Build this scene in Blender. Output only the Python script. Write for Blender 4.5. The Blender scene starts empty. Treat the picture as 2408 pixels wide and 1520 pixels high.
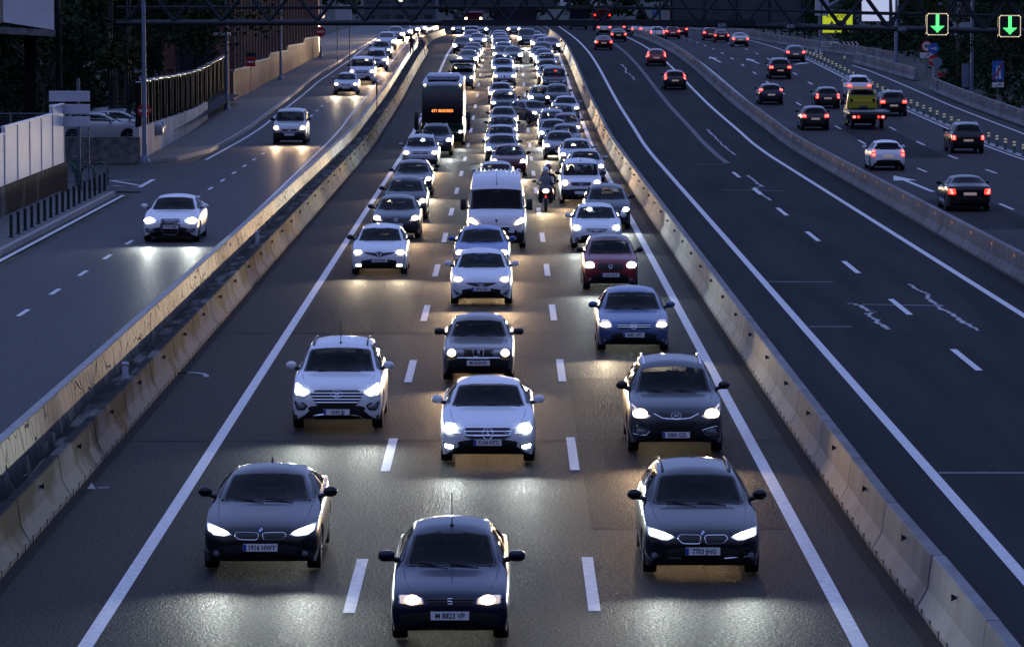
import bpy, bmesh, math, random
from mathutils import Vector, Matrix
from mathutils.bvhtree import BVHTree
R = math.radians
random.seed(7)
SC = bpy.context.scene
# ------------------------------------------------------------------ camera
H_CAM = 8.84
F_PX = 9473.0
PW, PH = 2407.0, 1520.0
PITCH = math.atan(781.0 / F_PX)
YAW = 9.5 / F_PX
cam_data = bpy.data.cameras.new("camera")
cam = bpy.data.objects.new("camera", cam_data)
SC.collection.objects.link(cam)
cam.location = (0, 0, H_CAM)
cam.rotation_euler = (math.pi / 2 - PITCH, 0, -YAW)
cam_data.sensor_width = 36.0
cam_data.lens = F_PX / PW * 36.0
cam_data.clip_start = 1.0
cam_data.clip_end = 6000
SC.camera = cam
# ------------------------------------------------------------------ sky, dusk light, exposure
wd = bpy.data.worlds.new("World"); SC.world = wd; wd.use_nodes = True
nt = wd.node_tree; nt.nodes.clear()
wo = nt.nodes.new('ShaderNodeOutputWorld'); bg = nt.nodes.new('ShaderNodeBackground')
sky = nt.nodes.new('ShaderNodeTexSky'); sky.sky_type = 'NISHITA'; sky.sun_disc = False
sky.sun_elevation = R(8.0); sky.sun_rotation = R(200); sky.ozone_density = 3.0; sky.air_density = 1.0; sky.dust_density = 1.0
tint = nt.nodes.new('ShaderNodeMix'); tint.data_type = 'RGBA'; tint.blend_type = 'MULTIPLY'; tint.inputs[0].default_value = 1.0
tint.inputs[7].default_value = (1.78, 1.15, 1.27, 1)
nt.links.new(sky.outputs[0], tint.inputs[6]); nt.links.new(tint.outputs[2], bg.inputs[0])
bg.inputs[1].default_value = 0.15
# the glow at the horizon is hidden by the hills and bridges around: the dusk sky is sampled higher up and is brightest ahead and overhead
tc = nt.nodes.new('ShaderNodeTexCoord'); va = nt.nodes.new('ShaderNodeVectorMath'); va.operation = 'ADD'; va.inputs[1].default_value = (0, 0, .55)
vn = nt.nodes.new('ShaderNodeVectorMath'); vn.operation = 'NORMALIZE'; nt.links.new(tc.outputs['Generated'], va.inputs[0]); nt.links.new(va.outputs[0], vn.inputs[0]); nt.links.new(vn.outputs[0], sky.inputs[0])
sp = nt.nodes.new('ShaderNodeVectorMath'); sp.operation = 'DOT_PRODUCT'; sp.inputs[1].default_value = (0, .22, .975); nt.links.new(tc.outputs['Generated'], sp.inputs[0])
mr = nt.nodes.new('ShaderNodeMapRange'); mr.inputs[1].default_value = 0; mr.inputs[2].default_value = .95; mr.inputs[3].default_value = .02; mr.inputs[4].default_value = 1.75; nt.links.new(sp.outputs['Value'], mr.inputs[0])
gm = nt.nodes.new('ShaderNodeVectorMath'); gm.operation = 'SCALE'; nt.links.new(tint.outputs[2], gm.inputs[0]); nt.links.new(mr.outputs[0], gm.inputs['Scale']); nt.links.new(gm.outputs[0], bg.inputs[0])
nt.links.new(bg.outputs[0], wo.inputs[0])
sun_d = bpy.data.lights.new("sun", 'SUN'); sun = bpy.data.objects.new("sun", sun_d); SC.collection.objects.link(sun)
sun_d.energy = 0.02; sun_d.angle = R(60); sun_d.color = (0.55, 0.65, 1.0)
sun.rotation_euler = (R(35), 0, R(10)); sun.location = (0, 0, 60)
SC.view_settings.view_transform = 'Standard'; SC.view_settings.look = 'None'
SC.view_settings.exposure = 1.45; SC.view_settings.gamma = 1.0
SC.render.engine = 'CYCLES'
cy = SC.cycles
cy.max_bounces = 5; cy.diffuse_bounces = 2; cy.glossy_bounces = 3; cy.transmission_bounces = 4; cy.transparent_max_bounces = 8
cy.sample_clamp_indirect = 3.0; cy.sample_clamp_direct = 0; cy.caustics_reflective = False; cy.caustics_refractive = False
cy.use_denoising = True; cy.use_light_tree = True; cy.use_adaptive_sampling = False
BEAM = 1.0
# ------------------------------------------------------------------ road profile and picture geometry
ZT = [(0, 0), (213, 0), (230, .08), (247, .34), (264, .58), (281, .84), (298, 1.18), (315, 1.56), (332, 1.96), (349, 2.32), (366, 2.62),
      (383, 2.86), (400, 3.02), (430, 3.22), (470, 3.36), (520, 3.40), (3000, 3.40)]
def hermite(pts):
    xs = [p[0] for p in pts]; ys = [p[1] for p in pts]; n = len(xs)
    d = [(ys[i + 1] - ys[i]) / max(1e-9, xs[i + 1] - xs[i]) for i in range(n - 1)]
    m = [d[0]] + [0 if d[i - 1] * d[i] <= 0 else 2 * d[i - 1] * d[i] / (d[i - 1] + d[i]) for i in range(1, n - 1)] + [d[-1]]
    def f(x):
        if x <= xs[0]: return ys[0]
        if x >= xs[-1]: return ys[-1]
        lo, hi = 0, n - 1
        while hi - lo > 1:
            k = (lo + hi) // 2
            if xs[k] <= x: lo = k
            else: hi = k
        h = xs[lo + 1] - xs[lo]; t = (x - xs[lo]) / h
        return ((1 + 2 * t) * (1 - t) ** 2 * ys[lo] + t * (1 - t) ** 2 * h * m[lo] + t * t * (3 - 2 * t) * ys[lo + 1] + t * t * (t - 1) * h * m[lo + 1])
    return f
def linear(pts):
    def f(x):
        if x <= pts[0][0]: return pts[0][1]
        for (a, b), (c, d) in zip(pts, pts[1:]):
            if x <= c: return b + (d - b) * (x - a) / (c - a)
        return pts[-1][1]
    return f
PZ = hermite(ZT)
LEFT_UP = .9            # the side road on the left lies this much higher
cF = Vector((math.sin(YAW) * math.cos(PITCH), math.cos(YAW) * math.cos(PITCH), -math.sin(PITCH)))
cR = Vector((math.cos(YAW), -math.sin(YAW), 0)); cU = cR.cross(cF)
def proj(x, y, z):
    v = Vector((x, y, z - H_CAM)); d = v.dot(cF)
    return PW / 2 + F_PX * v.dot(cR) / d, PH / 2 - F_PX * v.dot(cU) / d
def ray(px, py): return cF + cR * ((px - PW / 2) / F_PX) + cU * ((PH / 2 - py) / F_PX)
def at(px, py, up=0.0):
    """ground point (on the road profile raised by up) seen at a pixel of the 2407 wide photograph"""
    r = ray(px, py); lo = 25.0; d = lo
    g = lambda d: H_CAM + r.z / r.y * d - PZ(d) - up
    while d < 2000 and g(d) > 0: lo = d; d += 4
    hi = d
    for _ in range(40):
        m = (lo + hi) / 2
        if g(m) > 0: lo = m
        else: hi = m
    return r.x / r.y * lo, lo, PZ(lo) + up
def at_d(px, d):
    r = ray(px, 300); return r.x / r.y * d
def z_at(py, d):
    r = ray(1200, py); return H_CAM + r.z / r.y * d
# ------------------------------------------------------------------ materials
def _nodes(name):
    m = bpy.data.materials.new(name); m.use_nodes = True
    n = m.node_tree; return m, n, n.nodes['Principled BSDF']
def mat(name, col, rough=.6, metal=0, coat=0, emis=None, estr=0, noise=0, nscale=4.0, bump=0, bscale=40, spec=.5, stretch=None):
    m, n, b = _nodes(name)
    b.inputs['Base Color'].default_value = (*col, 1); b.inputs['Roughness'].default_value = rough
    b.inputs['Metallic'].default_value = metal; b.inputs['Coat Weight'].default_value = coat; b.inputs['Coat Roughness'].default_value = .06
    b.inputs['Specular IOR Level'].default_value = spec
    if emis: b.inputs['Emission Color'].default_value = (*emis, 1); b.inputs['Emission Strength'].default_value = estr * .25; m.cycles.emission_sampling = 'NONE'
    if noise or bump:
        tc = n.nodes.new('ShaderNodeTexCoord'); mp = n.nodes.new('ShaderNodeMapping'); n.links.new(tc.outputs['Object'], mp.inputs[0])
        if stretch: mp.inputs['Scale'].default_value = stretch
    if noise:
        t = n.nodes.new('ShaderNodeTexNoise'); t.inputs['Scale'].default_value = nscale; t.inputs['Detail'].default_value = 6
        n.links.new(mp.outputs[0], t.inputs['Vector'])
        r = n.nodes.new('ShaderNodeValToRGB'); r.color_ramp.elements[0].position = .3; r.color_ramp.elements[1].position = .7
        r.color_ramp.elements[0].color = (*[max(0, c * (1 - noise)) for c in col], 1); r.color_ramp.elements[1].color = (*[min(1, c * (1 + noise)) for c in col], 1)
        n.links.new(t.outputs['Fac'], r.inputs[0]); n.links.new(r.outputs[0], b.inputs['Base Color'])
    if bump:
        t = n.nodes.new('ShaderNodeTexNoise'); t.inputs['Scale'].default_value = bscale; t.inputs['Detail'].default_value = 4
        n.links.new(mp.outputs[0], t.inputs['Vector'])
        q = n.nodes.new('ShaderNodeBump'); q.inputs['Strength'].default_value = bump; q.inputs['Distance'].default_value = .05
        n.links.new(t.outputs['Fac'], q.inputs['Height']); n.links.new(q.outputs[0], b.inputs['Normal'])
    return m
M = {}
def asphalt(name, col, rough, dark=.42, sp=.1, mixd=.72):
    m, n, b = _nodes(name); L = n.links
    tc = n.nodes.new('ShaderNodeTexCoord')
    mp = n.nodes.new('ShaderNodeMapping'); mp.inputs['Scale'].default_value = (1, .06, 1); L.new(tc.outputs['Object'], mp.inputs[0])
    a = n.nodes.new('ShaderNodeTexNoise'); a.inputs['Scale'].default_value = .8; a.inputs['Detail'].default_value = 5; L.new(mp.outputs[0], a.inputs['Vector'])
    f = n.nodes.new('ShaderNodeTexNoise'); f.inputs['Scale'].default_value = 26; f.inputs['Detail'].default_value = 3; L.new(tc.outputs['Object'], f.inputs['Vector'])
    ma = n.nodes.new('ShaderNodeMath'); ma.operation = 'MULTIPLY_ADD'; ma.inputs[1].default_value = .7; L.new(a.outputs['Fac'], ma.inputs[0])
    mb = n.nodes.new('ShaderNodeMath'); mb.operation = 'MULTIPLY'; mb.inputs[1].default_value = .3; L.new(f.outputs['Fac'], mb.inputs[0]); L.new(mb.outputs[0], ma.inputs[2])
    r = n.nodes.new('ShaderNodeValToRGB'); r.color_ramp.elements[0].position = .3; r.color_ramp.elements[1].position = .72
    r.color_ramp.elements[0].color = (*[c * (1 - dark) for c in col], 1); r.color_ramp.elements[1].color = (*[c * (1 + dark) for c in col], 1)
    L.new(ma.outputs[0], r.inputs[0]); L.new(r.outputs[0], b.inputs['Base Color'])
    rr = n.nodes.new('ShaderNodeMapRange'); rr.inputs[3].default_value = rough - .07; rr.inputs[4].default_value = rough + .09; L.new(a.outputs['Fac'], rr.inputs[0])
    f2 = n.nodes.new('ShaderNodeTexNoise'); f2.inputs['Scale'].default_value = 19; f2.inputs['Detail'].default_value = 1; L.new(tc.outputs['Object'], f2.inputs['Vector'])
    fm = n.nodes.new('ShaderNodeMapRange'); fm.inputs[1].default_value = .3; fm.inputs[2].default_value = .7; fm.inputs[3].default_value = -.14; fm.inputs[4].default_value = .12; L.new(f2.outputs['Fac'], fm.inputs[0])
    fa = n.nodes.new('ShaderNodeMath'); L.new(rr.outputs[0], fa.inputs[0]); L.new(fm.outputs[0], fa.inputs[1]); L.new(fa.outputs[0], b.inputs['Roughness'])
    v = n.nodes.new('ShaderNodeTexVoronoi'); v.inputs['Scale'].default_value = 34; L.new(tc.outputs['Object'], v.inputs['Vector'])
    g = n.nodes.new('ShaderNodeTexNoise'); g.inputs['Scale'].default_value = 14; g.inputs['Detail'].default_value = 6; L.new(tc.outputs['Object'], g.inputs['Vector'])
    ad = n.nodes.new('ShaderNodeMath'); ad.operation = 'ADD'; L.new(v.outputs['Distance'], ad.inputs[0]); L.new(g.outputs['Fac'], ad.inputs[1])
    q = n.nodes.new('ShaderNodeBump'); q.inputs['Strength'].default_value = 1.0; q.inputs['Distance'].default_value = .022; L.new(ad.outputs[0], q.inputs['Height']); L.new(q.outputs[0], b.inputs['Normal'])
    b.inputs['Specular IOR Level'].default_value = sp
    df = n.nodes.new('ShaderNodeBsdfDiffuse'); L.new(r.outputs[0], df.inputs[0]); L.new(q.outputs[0], df.inputs[1]); ms = n.nodes.new('ShaderNodeMixShader'); ms.inputs[0].default_value = mixd
    L.new(b.outputs[0], ms.inputs[1]); L.new(df.outputs[0], ms.inputs[2]); L.new(ms.outputs[0], n.nodes['Material Output'].inputs[0])
    return m
def setup_mats():
    M['asphalt'] = asphalt('asphalt', (.019, .018, .018), .58, sp=.32, mixd=.50)
    M['asphalt_bus'] = asphalt('asphalt_bus_lane', (.035, .035, .038), .56)
    M['asphalt_side'] = asphalt('asphalt_side_road', (.050, .049, .053), .5, sp=.25, mixd=.35)
    M['asphalt_right'] = asphalt('asphalt_right_road', (.052, .052, .056), .55, sp=.15, mixd=.62)
    M['asphalt_p'] = asphalt('asphalt_repair', (.013, .0125, .0125), .62, sp=.3, mixd=.5)
    M['asphalt_q'] = asphalt('asphalt_repair_pale', (.040, .040, .043), .6, sp=.1, mixd=.75)
    M['ground'] = mat('ground_soil', (.035, .04, .03), .95, noise=.5, nscale=.6)
    M['grass'] = mat('grass_blades', (.05, .09, .03), .8, noise=.4, nscale=2)
    M['paving'] = mat('paving', (.10, .098, .095), .85, noise=.25, nscale=2.2, bump=.2, bscale=8)
    M['kerb'] = mat('kerb_stone', (.28, .27, .26), .75, noise=.2, nscale=3, bump=.2)
    M['line'] = mat('line_paint', (.62, .62, .62), .6, noise=.2, nscale=8, bump=.3, bscale=70)
    M['line_worn'] = mat('worn_line_paint', (.30, .30, .31), .7, noise=.55, nscale=11)
    M['patch'] = mat('crack_sealant', (.34, .34, .35), .7, noise=.3, nscale=8)
    M['seam'] = asphalt('asphalt_seam', (.020, .020, .020), .65, sp=.2, mixd=.6)
    M['concrete'] = concrete('barrier_concrete', (.25, .25, .25), .5)
    M['concrete_dk'] = concrete('stained_concrete', (.15, .145, .14), 1.15)
    M['coping'] = mat('coping_stone', (.30, .30, .30), .8, noise=.2, nscale=3, bump=.2)
    M['stone'] = stone_mat()
    M['rubble'] = mat('rubble_wall', (.16, .155, .16), .9, noise=.5, nscale=3.5, bump=.6, bscale=7)
    M['steel'] = mat('galvanised_steel', (.11, .13, .17), .55, .3, noise=.15, nscale=6)
    M['steel_dk'] = mat('dark_steel', (.018, .024, .032), .6, .2, noise=.2, nscale=4)
    M['pole'] = mat('pole_paint', (.20, .25, .36), .5, .2, noise=.1, nscale=3)
    M['panel_back'] = mat('sign_panel_back', (.085, .095, .12), .65, .2, noise=.18, nscale=1.5)
    M['white'] = mat('white_panel', (.72, .73, .76), .6, noise=.06, nscale=1.5)
    M['offwhite'] = mat('sign_back_grey', (.52, .55, .62), .6, .1, noise=.06, nscale=3)
    M['black'] = mat('black_plastic', (.012, .012, .014), .45)
    M['rubber'] = mat('tyre_rubber', (.015, .015, .016), .85, bump=.2, bscale=60)
    M['rim'] = mat('alloy_rim', (.42, .43, .46), .35, .8)
    M['chrome'] = mat('chrome_trim', (.75, .76, .8), .18, 1)
    M['grille'] = mat('grille_black', (.008, .008, .009), .4)
    M['frit'] = mat('windscreen_frit', (.006, .006, .008), .15)
    M['seat'] = mat('seat_fabric', (.07, .07, .075), .9)
    M['dash'] = mat('dashboard_plastic', (.03, .03, .033), .7)
    M['plate'] = mat('plate_white', (.86, .87, .9), .5, emis=(.6, .62, 1), estr=.0)
    M['plate_lit'] = mat('lit_rear_plate', (.75, .72, .6), .5, emis=(1, .62, .36), estr=.2)
    M['plate_blue'] = mat('plate_blue_band', (.02, .06, .4), .5)
    M['plate_ink'] = mat('plate_lettering', (.015, .02, .05), .6)
    M['lens'] = mat('clear_lamp_lens', (.30, .32, .36), .12, .5, coat=1)
    M['amber'] = mat('amber_lens', (.8, .25, .02), .2, emis=(1, .35, .05), estr=.15)
    M['tail_off'] = mat('unlit_red_lens', (.25, .01, .01), .2, coat=1)
    for k, c, s in (('warm', (1, .72, .42), 16), ('white', (1, .80, .52), 18), ('cool', (.84, .95, 1.0), 22)):
        M['lamp_' + k] = mat('lit_headlamp_' + k, (.9, .9, .9), .3, emis=c, estr=s)
        M['glow_' + k] = mat('glowing_lens_' + k, (.6, .6, .6), .15, emis=c, estr=.8, coat=1)
    M['tail'] = mat('lit_tail_lamp', (.5, .01, .01), .3, emis=(1, .03, .015), estr=5)
    M['tail_core'] = mat('tail_lamp_core', (.8, .2, .1), .3, emis=(1, .085, .07), estr=11)
    M['orange_refl'] = mat('orange_reflector_glow', (.9, .25, .03), .3, emis=(1, .28, .05), estr=.5)  # reflectors emit a little orange in place of returned headlight
    M['dark_refl'] = mat('dark_reflector', (.02, .02, .025), .4)
    M['skin'] = mat('skin', (.42, .25, .17), .6)
    M['cloth_dk'] = mat('dark_jacket', (.03, .032, .04), .9, noise=.2)
    M['cloth_lt'] = mat('light_grey_jacket', (.38, .39, .42), .85, noise=.15)
    M['hair'] = mat('dark_hair', (.02, .014, .01), .8)
    M['helmet_w'] = mat('white_helmet', (.75, .76, .8), .25, coat=1)
    M['helmet_r'] = mat('dark_red_helmet', (.12, .015, .015), .25, coat=1)
    M['visor'] = mat('visor', (.05, .03, .03), .1)
    M['glass'] = glass_mat('car_glass', .30)
    M['glass_dk'] = glass_mat('tinted_glass', .22)
def concrete(name, col, stain=.45):
    m, n, b = _nodes(name); L = n.links
    tc = n.nodes.new('ShaderNodeTexCoord'); oi = n.nodes.new('ShaderNodeObjectInfo')
    geo = n.nodes.new('ShaderNodeNewGeometry')
    mp = n.nodes.new('ShaderNodeMapping'); mp.inputs['Scale'].default_value = (1, .5, .14); L.new(geo.outputs['Position'], mp.inputs[0])
    a = n.nodes.new('ShaderNodeTexNoise'); a.inputs['Scale'].default_value = 2.2; a.inputs['Detail'].default_value = 6; L.new(mp.outputs[0], a.inputs['Vector'])
    c = n.nodes.new('ShaderNodeTexNoise'); c.inputs['Scale'].default_value = .35; c.inputs['Detail'].default_value = 5; L.new(geo.outputs['Position'], c.inputs['Vector'])
    r = n.nodes.new('ShaderNodeValToRGB'); e = r.color_ramp.elements; e[0].position = .34; e[1].position = .6
    e[0].color = (*[max(.02, x * (1 - stain * .75)) for x in col], 1)
    if stain > 1: e[0].position = .44; e[1].position = .54
    e[1].color = (*col, 1)
    x = n.nodes.new('ShaderNodeMath'); x.operation = 'ADD'; L.new(a.outputs['Fac'], x.inputs[0]); L.new(c.outputs['Fac'], x.inputs[1])
    y = n.nodes.new('ShaderNodeMath'); y.operation = 'MULTIPLY'; y.inputs[1].default_value = .5; L.new(x.outputs[0], y.inputs[0])
    if stain > 1:
        sx = n.nodes.new('ShaderNodeSeparateXYZ'); L.new(tc.outputs['Object'], sx.inputs[0]); zz = n.nodes.new('ShaderNodeMapRange'); zz.inputs[1].default_value = 0; zz.inputs[2].default_value = .75; zz.inputs[3].default_value = .10; zz.inputs[4].default_value = -.09
        L.new(sx.outputs[2], zz.inputs[0]); y2 = n.nodes.new('ShaderNodeMath'); L.new(y.outputs[0], y2.inputs[0]); L.new(zz.outputs[0], y2.inputs[1]); y = y2
    mp.inputs['Scale'].default_value = (1, .5, .14) if stain < 1 else (1, .35, .2)
    L.new(y.outputs[0], r.inputs[0])
    hs = n.nodes.new('ShaderNodeHueSaturation'); mr = n.nodes.new('ShaderNodeMapRange'); mr.inputs[3].default_value = .86; mr.inputs[4].default_value = 1.1
    L.new(oi.outputs['Random'], mr.inputs[0]); L.new(mr.outputs[0], hs.inputs['Value']); L.new(r.outputs[0], hs.inputs['Color']); L.new(hs.outputs[0], b.inputs['Base Color'])
    b.inputs['Roughness'].default_value = .75; b.inputs['Specular IOR Level'].default_value = .04
    q = n.nodes.new('ShaderNodeBump'); q.inputs['Strength'].default_value = .35; q.inputs['Distance'].default_value = .03; L.new(a.outputs['Fac'], q.inputs['Height']); L.new(q.outputs[0], b.inputs['Normal'])
    return m
def stone_mat():
    m, n, b = _nodes('stacked_stone'); L = n.links
    geo = n.nodes.new('ShaderNodeNewGeometry')
    wn = n.nodes.new('ShaderNodeTexNoise'); wn.inputs['Scale'].default_value = 1.3; wn.inputs['Detail'].default_value = 3; L.new(geo.outputs['Position'], wn.inputs['Vector'])
    mx = n.nodes.new('ShaderNodeMix'); mx.data_type = 'VECTOR'; mx.inputs[0].default_value = .05; L.new(geo.outputs['Position'], mx.inputs[4]); L.new(wn.outputs['Color'], mx.inputs[5])
    mp = n.nodes.new('ShaderNodeMapping'); mp.inputs['Scale'].default_value = (0, 1.05, .85); L.new(mx.outputs[1], mp.inputs[0])
    v = n.nodes.new('ShaderNodeTexVoronoi'); v.inputs['Scale'].default_value = 1.6; L.new(mp.outputs[0], v.inputs['Vector'])
    v2 = n.nodes.new('ShaderNodeTexVoronoi'); v2.feature = 'DISTANCE_TO_EDGE'; v2.inputs['Scale'].default_value = 1.6; L.new(mp.outputs[0], v2.inputs['Vector'])
    r = n.nodes.new('ShaderNodeValToRGB'); e = r.color_ramp.elements; e[0].color = (.03, .03, .033, 1); e[1].color = (.19, .155, .115, 1); e.new(.45).color = (.075, .062, .052, 1); e.new(.75).color = (.12, .105, .09, 1)
    sep = n.nodes.new('ShaderNodeSeparateColor'); L.new(v.outputs['Color'], sep.inputs[0]); L.new(sep.outputs[0], r.inputs[0])
    gr = n.nodes.new('ShaderNodeMath'); gr.operation = 'SMOOTH_MIN'
    k = n.nodes.new('ShaderNodeMapRange'); k.inputs[2].default_value = .035; k.clamp = True; L.new(v2.outputs['Distance'], k.inputs[0])
    mc = n.nodes.new('ShaderNodeMix'); mc.data_type = 'RGBA'; mc.inputs[6].default_value = (.04, .035, .03, 1); L.new(k.outputs[0], mc.inputs[0]); L.new(r.outputs[0], mc.inputs[7]); L.new(mc.outputs[2], b.inputs['Base Color'])
    hh = n.nodes.new('ShaderNodeMath'); hh.operation = 'ADD'; L.new(k.outputs[0], hh.inputs[0]); L.new(sep.outputs[1], hh.inputs[1])
    q = n.nodes.new('ShaderNodeBump'); q.inputs['Strength'].default_value = 1; q.inputs['Distance'].default_value = .09; L.new(hh.outputs[0], q.inputs['Height']); L.new(q.outputs[0], b.inputs['Normal'])
    b.inputs['Roughness'].default_value = .6; b.inputs['Specular IOR Level'].default_value = .35
    return m
def glass_mat(name, t):
    m = bpy.data.materials.new(name); m.use_nodes = True; n = m.node_tree; n.nodes.clear(); L = n.links
    o = n.nodes.new('ShaderNodeOutputMaterial'); tr = n.nodes.new('ShaderNodeBsdfTransparent'); tr.inputs[0].default_value = (t ** .5, t ** .5 * 1.04, t ** .5 * 1.02, 1)
    gl = n.nodes.new('ShaderNodeBsdfGlossy'); gl.inputs['Roughness'].default_value = .04; gl.inputs[0].default_value = (.5, .5, .5, 1)
    fr = n.nodes.new('ShaderNodeFresnel'); fr.inputs[0].default_value = 1.33
    df = n.nodes.new('ShaderNodeBsdfDiffuse'); df.inputs[0].default_value = (.004, .005, .007, 1)
    m1 = n.nodes.new('ShaderNodeMixShader'); m1.inputs[0].default_value = .04; L.new(tr.outputs[0], m1.inputs[1]); L.new(df.outputs[0], m1.inputs[2])
    ms = n.nodes.new('ShaderNodeMixShader'); L.new(fr.outputs[0], ms.inputs[0]); L.new(m1.outputs[0], ms.inputs[1]); L.new(gl.outputs[0], ms.inputs[2]); L.new(ms.outputs[0], o.inputs[0])
    return m
PAINT = {}
def paint(key):
    if key in PAINT: return PAINT[key]
    C = {'white': (.74, .75, .78, 0, .3), 'silver': (.40, .41, .43, .55, .32), 'grey': (.13, .14, .155, .55, .32), 'lightgrey': (.26, .27, .29, .5, .32), 'darkgrey': (.045, .05, .06, .5, .3),
         'black': (.008, .009, .012, .1, .25), 'navy': (.007, .010, .028, .3, .28), 'blue': (.05, .12, .36, .35, .28), 'steelblue': (.07, .115, .25, .4, .3), 'taupe': (.16, .145, .13, .4, .32), 'red': (.20, .012, .02, .2, .3),
         'darkred': (.10, .012, .018, .3, .3), 'green': (.004, .035, .022, .1, .3), 'yellow': (.48, .42, .03, 0, .4), 'bronze': (.16, .12, .09, .5, .3), 'darkgreen': (.02, .06, .045, .3, .3)}[key]
    m, n, b = _nodes('paint_' + key); L = n.links
    b.inputs['Base Color'].default_value = (*C[:3], 1); b.inputs['Metallic'].default_value = C[3]; b.inputs['Roughness'].default_value = C[4]; b.inputs['Coat Weight'].default_value = .55; b.inputs['Specular IOR Level'].default_value = .12 if key in ('black', 'navy', 'darkgrey', 'darkgreen', 'darkred', 'green') else .35; b.inputs['Coat Roughness'].default_value = .05
    g = n.nodes.new('ShaderNodeNewGeometry'); mx = n.nodes.new('ShaderNodeMixShader'); d = n.nodes.new('ShaderNodeBsdfDiffuse'); d.inputs[0].default_value = (.02, .02, .022, 1)
    o = n.nodes['Material Output']; L.new(g.outputs['Backfacing'], mx.inputs[0]); L.new(b.outputs[0], mx.inputs[1]); L.new(d.outputs[0], mx.inputs[2]); L.new(mx.outputs[0], o.inputs[0])
    PAINT[key] = m; return m
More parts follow.
